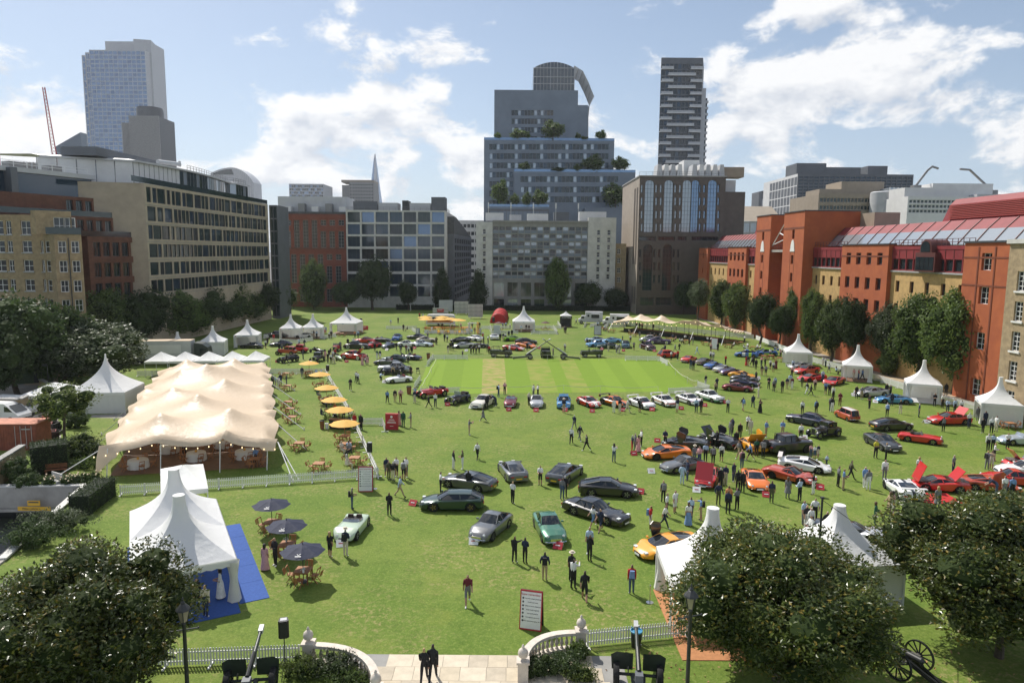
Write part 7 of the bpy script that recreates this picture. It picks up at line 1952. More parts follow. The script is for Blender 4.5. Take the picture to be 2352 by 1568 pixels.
# L, W, H, wheelbase, wheel r, upper line [(t, z)], greenhouse (t0, t1, t2, t3) or None, fender bulge, nose taper, tail taper, flags
CT=dict(gt=(4.7,1.92,1.27,2.74,.35,[(0,.50),(.04,.66),(.16,.80),(.34,.92),(.70,.95),(.86,.96),(.97,.92),(1,.72)],(.31,.46,.64,.90),.05,.22,.14,'slim'),brake=(4.75,1.95,1.30,2.74,.36,[(0,.50),(.04,.66),(.16,.80),(.33,.92),(.75,.98),(.95,.98),(1,.75)],(.30,.45,.80,.985),.05,.22,.12,'slim gold'),dbx=(4.5,1.68,1.34,2.5,.34,[(0,.50),(.05,.72),(.18,.88),(.36,.93),(.7,.94),(.85,.90),(.97,.76),(1,.58)],(.36,.48,.63,.92),.05,.25,.2,'round chrome bigrille'),db4=(4.57,1.68,1.32,2.5,.34,[(0,.55),(.04,.74),(.2,.86),(.38,.92),(.75,.94),(.92,.90),(1,.66)],(.37,.49,.65,.86),.03,.14,.12,'round chrome bigrille'),sport60=(4.4,1.68,1.26,2.5,.33,[(0,.48),(.04,.66),(.2,.80),(.38,.87),(.72,.88),(.9,.84),(1,.60)],(.38,.50,.62,.88),.05,.22,.16,'round chrome'),dino=(4.2,1.70,1.12,2.34,.32,[(0,.42),(.05,.56),(.18,.74),(.33,.74),(.6,.84),(.75,.90),(.9,.84),(1,.62)],(.33,.47,.58,.74),.10,.26,.10,'round chrome'),wedge=(4.4,1.95,1.10,2.5,.34,[(0,.40),(.05,.50),(.2,.66),(.32,.76),(.6,.90),(.8,.93),(.97,.88),(1,.68)],(.24,.44,.58,.84),.05,.14,.05,'slim'),super=(4.6,1.98,1.13,2.65,.36,[(0,.42),(.04,.54),(.18,.74),(.30,.78),(.6,.92),(.8,.95),(.96,.90),(1,.66)],(.25,.43,.58,.86),.10,.24,.08,'slim dark'),berl=(4.35,1.80,1.10,2.5,.33,[(0,.40),(.05,.56),(.2,.72),(.34,.78),(.6,.86),(.8,.86),(.97,.76),(1,.6)],(.30,.47,.6,.92),.06,.16,.1,'round'),rally=(3.95,1.85,1.22,2.44,.34,[(0,.46),(.04,.62),(.2,.74),(.33,.84),(.65,.88),(.9,.90),(1,.62)],(.30,.44,.64,.84),.08,.08,.06,'slim wing'),stratos=(3.7,1.80,1.12,2.18,.33,[(0,.36),(.05,.52),(.25,.72),(.36,.78),(.65,.90),(.9,.92),(1,.66)],(.30,.48,.66,.80),.10,.12,.04,'slim pods'),hatch=(3.9,1.75,1.36,2.48,.31,[(0,.50),(.04,.76),(.2,.84),(.32,.90),(.7,.93),(.94,.93),(1,.66)],(.29,.42,.84,.99),.04,.06,.04,'slim'),box=(4.4,1.72,1.34,2.52,.32,[(0,.50),(.04,.76),(.2,.84),(.34,.90),(.7,.93),(.92,.92),(1,.66)],(.33,.44,.66,.82),.02,.08,.06,'slim'),impreza=(4.35,1.77,1.38,2.52,.32,[(0,.48),(.04,.70),(.2,.86),(.32,.93),(.7,.98),(.92,.98),(1,.66)],(.29,.42,.66,.84),.05,.10,.06,'slim gold wing'),lagonda=(5.28,1.79,1.30,2.92,.36,[(0,.56),(.03,.68),(.2,.76),(.36,.84),(.7,.90),(.93,.92),(1,.66)],(.37,.49,.68,.76),.0,.05,.05,'slim'),saloon=(4.9,1.77,1.38,2.85,.34,[(0,.52),(.04,.78),(.2,.88),(.36,.94),(.72,.95),(.94,.86),(1,.62)],(.36,.46,.66,.82),.02,.12,.12,'round chrome'),mini=(3.4,1.42,1.36,2.1,.26,[(0,.45),(.05,.74),(.22,.86),(.3,.88),(.7,.88),(.96,.86),(1,.6)],(.27,.36,.92,.985),.02,.1,.05,'round chrome'),bentley=(5.4,1.90,1.63,3.12,.40,[(0,.60),(.03,1.0),(.2,1.08),(.36,1.12),(.7,1.12),(.88,.92),(1,.55)],(.38,.45,.66,.80),.06,.12,.2,'round chrome bigrille'),fifties=(5.1,1.90,1.55,2.95,.38,[(0,.60),(.04,.92),(.2,1.02),(.36,1.06),(.7,1.06),(.88,.95),(1,.55)],(.36,.45,.62,.82),.06,.16,.2,'round chrome whitewall'),roadster=(4.0,1.56,1.16,2.3,.32,[(0,.45),(.05,.66),(.2,.80),(.4,.85),(.6,.84),(.8,.84),(.96,.68),(1,.5)],None,.05,.22,.18,'round chrome open'),ctype=(4.0,1.64,1.05,2.44,.34,[(0,.40),(.06,.66),(.2,.84),(.42,.86),(.6,.84),(.8,.86),(.95,.62),(1,.44)],None,.10,.32,.28,'round open'),etype=(4.45,1.66,1.16,2.44,.33,[(0,.42),(.06,.62),(.22,.82),(.45,.88),(.6,.86),(.8,.84),(.96,.66),(1,.5)],None,.05,.35,.3,'round chrome open'),tr6=(4.0,1.55,1.18,2.24,.33,[(0,.55),(.03,.74),(.2,.82),(.42,.86),(.6,.85),(.95,.80),(1,.6)],None,.0,.06,.06,'round chrome open'),targa=(4.32,1.88,1.12,2.45,.34,[(0,.42),(.04,.52),(.2,.66),(.34,.76),(.6,.86),(.85,.92),(1,.66)],(.31,.46,.46,.60),.06,.10,.06,'slim dark'),suv=(4.9,2.0,1.85,3.0,.44,[(0,.80),(.02,1.16),(.2,1.24),(.34,1.28),(.7,1.28),(.98,1.26),(1,.8)],(.33,.40,.66,.70),.0,.04,.03,'slim chunky dark'))
CTPL={}
def lerp_line(l,t):
 for(a,z0),(b_,z1)in zip(l[:-1],l[1:]):
  if t<=b_:f=(t-a)/(b_-a);f=f*f*(3-2*f)if 0 else f;return z0+(z1-z0)*f
 return l[-1][1]
def wheel_parts(r,w,rim,white=False):
 ty=MB().lathe([(r*.60,-w/2),(r*.93,-w/2),(r,-w*.3),(r,w*.3),(r*.93,w/2),(r*.60,w/2),(r*.6,-w/2)],n=18,axis='Y')
 if white:[ty.lathe([(r*.64,s*(w/2+.004)),(r*.86,s*(w/2+.004))],n=18,axis='Y',mi=1,cap=False)for s in(-1,1)]
 rm=MB().lathe([(r*.63,-w*.42),(r*.60,-w*.46),(r*.5,-w*.30),(r*.18,-w*.34),(.03,-w*.42),(.03,w*.42),(r*.18,w*.34),(r*.5,w*.30),(r*.60,w*.46),(r*.63,w*.42)],n=16,axis='Y')
 sp=MB()
 for k in range(5):
  a=2*math.pi*k/5
  for s in(-1,1):sp.bar((.05*math.cos(a),s*w*.43,.05*math.sin(a)),(r*.6*math.cos(a),s*w*.44,r*.6*math.sin(a)),r*.12)
 return ty.mesh('tyre',['tyre','sign_white'],35),rm.mesh('rim','alloy_dark' if not white else rim,35),sp.mesh('spoke',rim)
def car_template(ty):
 if ty in CTPL:return CTPL[ty]
 L,W,H,wb,wr,top,gh,bulge,nt,tt_,fl=CT[ty]
 parts=[]
 Zt=lambda t:lerp_line(top,t)
 X=lambda t:L/2-t*L
 fx=(.5*(L-wb)/L)*(.92 if 'open' in fl or gh and gh[0]>.3 else 1.05);wx=[X(fx),X(fx)-wb]
 def plan(t):
  p=1.0
  if t<.22:p-=nt*((.22-t)/.22)**2.2
  if t>.80:p-=tt_*((t-.80)/.20)**2.2
  for x in wx:p+=bulge*.28*math.exp(-((X(t)-x)/.42)**2)
  return p*W/2/(1+bulge*.28)
 ts=sorted(set([k/24 for k in range(25)]+[.012,.988]+[(L/2-(x+d))/L for x in wx for d in(-wr*1.14,-wr*.95,-wr*.65,-wr*.3,0,wr*.3,wr*.65,wr*.95,wr*1.14)]))
 cl=.36 if 'chunky' in fl else .15
 mb=MB();rows=[]
 for t in ts:
  t=min(1,max(0,t));w=plan(t);zt=Zt(t);x=X(t)
  zb=cl+(.10*max(0,(.1-t)/.1)+.14*max(0,(t-.88)/.12));zl=zb+.05;w1=.88
  for xx in wx:
   d=abs(x-xx);ra=wr*1.16
   if d<ra:zl=max(zl,wr*.95+math.sqrt(ra*ra-d*d)*.93);w1=.58
  crown=min(.13,(zt-zb)*.3);bz=sum(bulge*math.exp(-((x-xx)/.40)**2)for xx in wx)
  zs=max(zl+.025,zt-crown+bz);zt2=max(zt,zs-.10)
  e=1-.25*(max(0,(.03-t)/.03)+max(0,(t-.97)/.03))
  half=[(0,zb),(w*w1,zb),(w*.975*e,zl),(w*e,zl+(zs-zl)*.45),(w*.975*e,zs-.02),(w*.88*e,zs+max(.02,(zt2-zs)*.45)),(w*.55*e,max(zt2,zs-.02)+.0),(0,zt2+.012)]
  rows.append([(x,-y,z)for y,z in half]+[(x,y,z)for y,z in half[-2:0:-1]])
 n=len(rows[0]);mb.grid(rows,close=True);mb.add(rows[0],[tuple(range(n))]);mb.add(rows[-1],[tuple(range(n))])
 parts.append(('body',mb.mesh('body','paint_red',32),(0,0,0),True))
 if gh:
  t0,t1,t2,t3=gh;dz=.012
  if t2<=t1:t2=t1+.004
  wA,wB,wC,wD=plan(t0)*.80,W/2*.64,W/2*.62,plan(t3)*.70
  def line(t,w,z,bow,crown,m=9):return[(X(t)+bow*(1-(2*k/(m-1)-1)**2),-w+2*w*k/(m-1),z+crown*(1-(2*k/(m-1)-1)**2))for k in range(m)]
  LA,LB,LC,LD=line(t0,wA,Zt(t0)-.03,.16,.03),line(t1,wB,H-.05,.05,.045),line(t2,wC,H-.065,-.04,.045),line(t3,wD,Zt(t3)-.03,-.10,.03)
  mid=lambda a,b_,up:[tuple((p[i]+q[i])/2+(up if i==2 else 0)for i in range(3))for p,q in zip(a,b_)]
  parts.append(('windscreen',MB().grid([LA,mid(LA,LB,.015),LB]).mesh('windscreen','car_glass',60,fix=False),(0,0,0),False))
  if not 'targa'==ty:parts.append(('roof',MB().grid([LB,mid(LB,LC,.02),LC]).mesh('roof','paint_red',60,fix=False),(0,0,.002),True))
  parts.append(('rear_window',MB().grid([LC,mid(LC,LD,.03 if t3-t2>.12 else .01),LD]).mesh('rear_window','car_glass',60,fix=False),(0,0,0),False))
  for s in(0,-1):
   sg=-1 if s==0 else 1
   a,b_,c,d=LA[s],LB[s],LC[s],LD[s];tm=(t0+t3)/2
   base=[(X(t0+(t3-t0)*k/6),sg*plan(t0+(t3-t0)*k/6)*(.80+.07*math.sin(math.pi*k/6)-.1*k/6),Zt(t0+(t3-t0)*k/6)-.05)for k in range(7)]
   topl=[tuple(a[i]+(b_[i]-a[i])*min(1,k/2)if k<=2 else(b_[i]+(c[i]-b_[i])*(k-2)/2 if k<=4 else c[i]+(d[i]-c[i])*(k-4)/2)for i in range(3))for k in range(7)]
   parts.append(('side_window',MB().grid([base,topl]).mesh('side_window','car_glass',fix=False),(0,0,0),False))
   pl=MB()
   pl.tube([a,b_],.03,5);pl.tube([b_,c],.035,5);pl.tube([c,d],.05 if t3-t2>.12 else .04,5)
   bx_=tuple((b_[i]+c[i])/2 for i in range(3));pl.tube([bx_,(bx_[0]-.06,sg*plan(tm)*.86,Zt(tm)-.03)],.03,5)
   parts.append(('pillar',pl.mesh('pillar','paint_red',60),(0,0,0),True))
   parts.append(('door_mirror',MB().box((0,0,0),(.12,.16,.1)).mesh('door_mirror','paint_red'),(X(t0)-.15,sg*(plan(t0)*.86+.1),Zt(t0)+.09),True))
 if 'open' in fl:
  rows=[]
  tc0,tc1=(.47,.74)if ty!='ctype' else(.44,.70)
  for f in(1.0,.86):
   rows.append([(X((tc0+tc1)/2)+(tc1-tc0)*L/2*f*(abs(math.cos(a))**.6)*math.copysign(1,math.cos(a)),plan(.6)*.74*f*(abs(math.sin(a))**.6)*math.copysign(1,math.sin(a)),Zt(.58)+(.05 if f==1.0 else .03))for a in[2*math.pi*k/20 for k in range(20)]])
  parts.append(('cockpit_rim',MB().grid(rows,close=True).mesh('cockpit_rim','leather',fix=False),(0,0,0),False))
  parts.append(('cockpit',MB().add(rows[1],[tuple(range(20))]).mesh('cockpit','soft_top'),(0,0,-.008),False))
  for s in(-1,1):parts.append(('seat',MB().box((0,0,0),(.16,.42,.3),taper=.8).mesh('seat','leather_red' if ty in('roadster','etype')else 'leather'),(X(tc1)+.2,s*W*.18,Zt(.6)+.08),False))
  parts.append(('steering_wheel',MB().lathe([(.17,-.012),(.19,0),(.17,.012),(.17,-.012)],n=14,axis='X').mesh('steering_wheel','leather'),(X(tc0)-.22,-W*.18,Zt(.5)+.10),False))
  hh=.30 if ty!='ctype' else .16;a=[(X(tc0)+.02+.12*(1-(2*k/8-1)**2),-W*.36+W*.72*k/8,Zt(tc0))for k in range(9)]
  b2=[(p[0]-hh*.55,p[1]*.88,p[2]+hh)for p in a]
  parts.append(('windscreen',MB().grid([a,b2]).mesh('windscreen','glass_pale',fix=False),(0,0,0),False));parts.append(('windscreen_frame',MB().tube([a[0]]+b2+[a[-1]],.018,5).mesh('windscreen_frame','chrome'),(0,0,0),False))
 zn=Zt(.03);wn_=plan(.03)
 for s in(-1,1):
  if 'round' in fl:parts.append(('headlight',MB().lathe([(.085,-.06),(.105,0),(.085,.03),(.04,.06)],n=12,axis='X').mesh('headlight','headlamp',True),(X(.035),s*wn_*.70,zn-.03),False))
  else:parts.append(('headlight',MB().box((0,0,0),(.22,.30,.07)).mesh('headlight','headlamp'),(X(.05),s*plan(.05)*.68,Zt(.05)-.015),False))
  parts.append(('tail_light',MB().box((0,0,0),(.05,.26,.10)).mesh('tail_light','tail_red'),(X(1)+.005,s*plan(1)*.66,Zt(.99)-.16),False))
 gz=(zn+cl)/2
 parts.append(('grille',MB().box((0,0,0),(.07,wn_*(1.0 if 'bigrille' in fl else .85),.24 if 'bigrille' in fl else .13)).mesh('grille','chrome' if 'bigrille' in fl else 'black_plastic'),(X(0)+.0,0,gz+.02),False))
 if 'chrome' in fl:
  for t,sg in((0,1),(1,-1)):
   mb=MB();mb.tube([(X(t)+sg*.06-sg*.16*abs(k/3-1)**2,plan(t)*.98*(k/3-1),cl+.18)for k in range(7)],.05,6);parts.append(('bumper',mb.mesh('bumper','chrome',True),(0,0,0),False))
 parts.append(('number_plate',MB().box((0,0,0),(.02,.5,.11)).mesh('number_plate','plate_yellow'),(X(1)-.03,0,Zt(1)-.26),False))
 parts.append(('number_plate',MB().box((0,0,0),(.02,.5,.11)).mesh('number_plate','sign_white'),(X(0)+.05,0,cl+.13),False))
 if 'wing' in fl:
  mb=MB();mb.box((X(.97),0,H-.06),(.34,W*.86,.04));mb.box((X(.97),W*.43,H-.2),(.40,.03,.30));mb.box((X(.97),-W*.43,H-.2),(.40,.03,.30));parts.append(('rear_wing',mb.mesh('rear_wing','paint_red'),(0,0,.02),True))
 if 'pods' in fl:
  for k in range(4):parts.append(('spot_lamp',MB().lathe([(.08,-.04),(.09,0),(.06,.02)],n=12,axis='X').mesh('spot_lamp','headlamp'),(X(.02),-.45+k*.3,.56),False))
 if ty=='suv':parts.append(('spare_wheel',MB().lathe([(.2,-.12),(.4,-.1),(.42,0),(.4,.1),(.2,.12)],n=16,axis='X').mesh('spare_wheel','tyre',True),(X(1)-.12,0,1.1),False));parts.append(('roof_bar',MB().tube([(X(.68),-.8,1.3),(X(.68),-.75,1.8),(X(.68),.75,1.8),(X(.68),.8,1.3)],.035,6).mesh('roof_bar','black_plastic'),(0,0,0),False))
 rim='alloy_gold' if 'gold' in fl else 'alloy_dark' if 'dark' in fl else 'chrome' if 'chrome' in fl else 'alloy'
 wh=wheel_parts(wr,.24 if W>1.6 else .18,rim,'whitewall' in fl)
 CTPL[ty]=(parts,wh,[(x,s*(W/2-.14))for x in wx for s in(-1,1)],wr)
 return CTPL[ty]
def set_mat(o,m):
 o.material_slots[0].link='OBJECT';o.material_slots[0].material=M(m)
def car(ty,paint,label,p,rz,roof=None,sc=1.0,group='show cars on the lawn'):
 parts,wh,wpos,wr=car_template(ty)
 t=thing('car',label,'car',(p[0],p[1],0),rz,group)
 if sc!=1.0:t.scale=(sc,)*3
 for nm,me,loc,painted in parts:
  o=link(nm,me,t,loc)
  if painted:set_mat(o,'paint_'+(roof if roof and nm in('roof',)else paint))
 for x,y in wpos:
  w=thing_part('wheel',t,(x,y,wr))
  for me in wh:link(me.name.split('.')[0],me,w)
 return t
 # ---- upright vintage cars and hot rods
def vintage(label,paint,p,rz,body='open',fenders=True,L=4.3,cab='soft_top',wr=.40,group='show cars on the lawn',inner='leather'):
 t=thing('vintage_car',label,'car',(p[0],p[1],0),rz,group);pm='paint_'+paint;xf,xr=L*.34,-L*.32
 def lo(nm,rows,m,sm=35):o=MB();o.grid(rows,close=True);n=len(rows[0]);o.add(rows[0],[tuple(range(n))]);o.add(rows[-1],[tuple(range(n))]);return o.build(nm,m,t,smooth=sm)
 sec=lambda x,w,z0,z1:[(x,-w,z0),(x,-w,z0+(z1-z0)*.7),(x,-w*.75,z1-.03),(x,0,z1),(x,w*.75,z1-.03),(x,w,z0+(z1-z0)*.7),(x,w,z0)]
 lo('bonnet',[sec(xf+.05,.30,.45,1.02),sec(xf-L*.15,.36,.42,1.06),sec(xf-L*.3,.50,.42,1.10)],pm)
 lo('radiator',[sec(xf+.16,.30,.40,1.06),sec(xf+.06,.31,.40,1.08)],'chrome');MB().box((xf+.17,0,.72),(.02,.44,.5)).build('radiator_core','gun_dark',t)
 x0=xf-L*.3
 if body=='open':
  lo('tub',[sec(x0,.50,.42,1.08),sec(x0-.1,.60,.42,1.10),sec(xr-.1,.62,.42,1.06),sec(xr-L*.16,.48,.5,.92)],pm)
  MB().box((x0-L*.22,0,1.09),(L*.30,.86,.03)).build('cockpit','soft_top',t)
  for s in(.14,.30):MB().box((x0-L*s-.15,0,1.16),(.16,.9,.26),taper=.85).build('seat',inner,t)
  MB().box((x0-.08,0,1.28),(.03,1.05,.36)).build('windscreen','glass_pale',t);MB().tube([(x0-.08,-.54,1.1),(x0-.1,-.54,1.48),(x0-.1,.54,1.48),(x0-.08,.54,1.1)],.02,5).build('windscreen_frame','chrome',t)
  mb=MB();mb.lathe([(.16,0),(.18,.012),(.16,.024)],n=12,axis='X');mb.build('steering_wheel','leather',t,(x0-.35,-.25,1.22))
  if cab=='hood':MB().box((xr-.1,0,1.16),(.45,1.1,.2),taper=.85).build('folded_hood','soft_top',t)
 else:
  xe=xr-(.35 if body=='sedan' else-.1)
  lo('cabin',[sec(x0,.50,.42,1.12),sec(x0-.05,.62,.42,1.18),sec(xe+.2,.64,.42,1.16),sec(xr-L*.17,.5,.5,.9)],pm)
  lo('roof',[sec(x0-.14,.52,1.48,1.60),sec(x0-.5,.56,1.5,1.66),sec(xe+.2,.54,1.48,1.64),sec(xe,.46,1.40,1.54)],cab if cab in MATS and cab!='hood' else pm)
  lo('window_band',[sec(x0-.05,.55,1.1,1.55),sec(xe+.15,.56,1.1,1.55),sec(xe-.04,.48,1.05,1.48)],'car_glass',20)
  for x in(x0-.06,(x0+xe)/2,xe+.1):
   for s in(-1,1):MB().bar((x,s*.59,1.1),(x-.05,s*.55,1.56),.06).build('pillar',pm,t)
 if fenders:
  for x,r_,nm in((xf-.05,wr*1.18,'front_wing'),(xr,wr*1.18,'rear_wing')):
   for s in(-1,1):
    mb=MB();rows=[]
    for k in range(11):
     a=R(168-k*18.5)if nm=='rear_wing' else R(12+k*16.5);rows.append([(x+r_*math.cos(a),s*.50,wr+r_*math.sin(a)-.02),(x+r_*1.04*math.cos(a),s*.64,wr+r_*1.04*math.sin(a)),(x+r_*math.cos(a),s*.80,wr+r_*math.sin(a)-.05)])
    mb.grid(rows);mb.build(nm,pm,t,fix=False,smooth='all')
  for s in(-1,1):MB().box(((xf+xr)/2,s*.66,.38),(xf-xr-2*wr,.26,.04)).build('running_board','soft_top',t)
 MB().box(((xf+xr)/2,0,.42),(L*.8,.7,.1)).build('chassis','gun_dark',t)
 for s in(-1,1):MB().lathe([(.05,-.12),(.12,-.04),(.13,.04),(.11,.06),(.03,.07)],n=12,axis='X').build('headlight','chrome',t,(xf+.12,s*.42,.86),smooth=True)
 MB().tube([(xf,-.72,wr),(xf,.72,wr)],.04,6).build('front_axle','gun_dark',t);MB().tube([(xr,-.72,wr),(xr,.72,wr)],.05,6).build('rear_axle','gun_dark',t)
 wh=CTPL.setdefault('vw%.2f'%wr,wheel_parts(wr,.15,'chrome'))
 for x in(xf,xr):
  for s in(-1,1):
   w=thing_part('wheel',t,(x,s*.70,wr))
   for me in wh:link(me.name.split('.')[0],me,w)
 return t
def special(label,paint,p,rz,L=3.4,group='show cars on the lawn'):
 t=thing('racing_car',label,'car',(p[0],p[1],0),rz,group);rows=[]
 for x,w,z0,z1 in((L*.5,.10,.35,.5),(L*.42,.24,.28,.66),(L*.1,.33,.24,.80),(-L*.15,.36,.24,.82),(-L*.35,.26,.28,.80),(-L*.5,.06,.4,.55)):
  rows.append([(x,w*math.cos(a),(z0+z1)/2+(z1-z0)/2*math.sin(a))for a in[2*math.pi*k/12 for k in range(12)]])
 mb=MB();mb.grid(rows,close=True);mb.add(rows[0],[tuple(range(12))]);mb.add(rows[-1],[tuple(range(12))]);mb.build('body','paint_'+paint,t,smooth=60)
 MB().box((-L*.14,0,.83),(.6,.42,.05)).build('cockpit','soft_top',t);MB().box((-L*.26,0,.92),(.1,.36,.2)).build('headrest','leather',t);MB().lathe([(.14,0),(.16,.01),(.14,.02)],n=12,axis='X').build('steering_wheel','leather',t,(-.1,0,.92))
 wh=CTPL.setdefault('vw0.34',wheel_parts(.34,.15,'chrome'))
 for x in(L*.36,-L*.34):
  MB().tube([(x,-.68,.34),(x,.68,.34)],.035,6).build('axle','gun_dark',t)
  for s in(-1,1):
   w=thing_part('wheel',t,(x,s*.68,.34))
   for me in wh:link(me.name.split('.')[0],me,w)
def army(label,p,rz,back='open'):
 t=thing('army_vehicle',label,'truck',(p[0],p[1],0),rz,'army vehicles on the square');g='paint_olive'
 MB().box((-.5,0,.86),(2.6,1.7,.55)).build('tub',g,t);MB().box((1.35,0,.92),(1.3,1.5,.42)).build('bonnet',g,t);MB().box((2.03,0,.88),(.06,1.3,.4)).build('grille','gun_dark',t);MB().box((2.12,0,.58),(.12,1.75,.16)).build('bumper','gun_dark',t);MB().box((.1,0,.58),(4.0,1.0,.2)).build('chassis','gun_dark',t)
 for x in(1.4,-1.15):
  for s in(-1,1):
   wheel_simple(t,x,s*.76,.42,.26);MB().box((x,s*.78,.93),(.98,.26,.08)).build('mudguard',g,t)
 MB().box((.66,0,1.36),(.04,1.5,.46)).build('windscreen','car_glass',t)
 for x in(.62,-.4,-1.5):MB().tube([(x,-.78,1.1),(x,-.74,1.85),(x,.74,1.85),(x,.78,1.1)],.035,6).build('roll_bar','gun_dark',t)
 for s in(-1,1):MB().tube([(.62,s*.74,1.85),(-1.5,s*.74,1.85)],.03,6).build('roof_rail','gun_dark',t);MB().lathe([(.09,0),(.09,.04)],n=12,axis='X').build('headlight','headlamp',t,(2.05,s*.55,.92))
 MB().box((-.9,0,1.2),(1.6,1.5,.12)).build('load','gun_green',t);MB().box((-1.84,.2,1.1),(.14,.5,.5)).build('spare','tyre',t)
 return t
def light_gun(label,p,rz):
 t=thing('field_gun',label,'gun',(p[0],p[1],0),rz)
 for s in(-1,1):wheel_simple(t,0,s*.8,.45,.22)
 MB().tube([(0,-.8,.45),(0,.8,.45)],.06,6).build('axle','gun_dark',t)
 d=Vector((math.cos(R(34)),0,math.sin(R(34))));o=Vector((-.6,0,.75))
 MB().tube([o,o+d*4.9],[.10,.07],8).build('barrel','gun_green',t);MB().tube([o+Vector((0,0,.16)),o+d*1.9+Vector((0,0,.16))],.10,8).build('recoil_cylinder','panel_light',t);MB().tube([o+d*4.8,o+d*5.15],.12,8).build('muzzle_brake','panel_light',t)
 for s in(-1,1):MB().bar((0,s*.4,.45),(-3.0,s*.5,.2),.13).build('trail','gun_green',t)
 MB().bar((-3.0,-.55,.2),(-3.0,.55,.2),.16).build('trail_end','gun_dark',t);MB().box((-.5,0,.6),(.7,.5,.4)).build('breech','gun_dark',t)
def place(n,spec,track=.75):
 """from picture points of two wheels on the seen side (w) or of the middle and a heading (c) to a place on the lawn"""
 if spec[0]=='c':p=GC(n,spec[1],spec[2]);return p,R(spec[3])
 _,fx,fy,rx,ry=spec[:5];side=spec[5]if len(spec)>5 else 'A'
 f,r=GC(n,fx,fy),GC(n,rx,ry);d=(f-r).normalized();m=(f+r)/2;pr=Vector((-d.y,d.x,0))
 k={'A':pr.y,'R':pr.x,'L':-pr.x}[side]
 return m+pr*(track if k>0 else-track),math.atan2(d.y,d.x)
CARS=[]
def parse_cars(txt):
 for ln in txt.strip().splitlines():
  n,s,ty,pt,lb=[q.strip()for q in ln.split('|')[:5]];ex=ln.split('|')[5].strip()if ln.count('|')>4 else ''
  a=s.split();sp=[a[0]]+[float(v)if v[-1].isdigit()else v for v in a[1:]]
  CARS.append((n,sp,ty,pt,lb,ex))
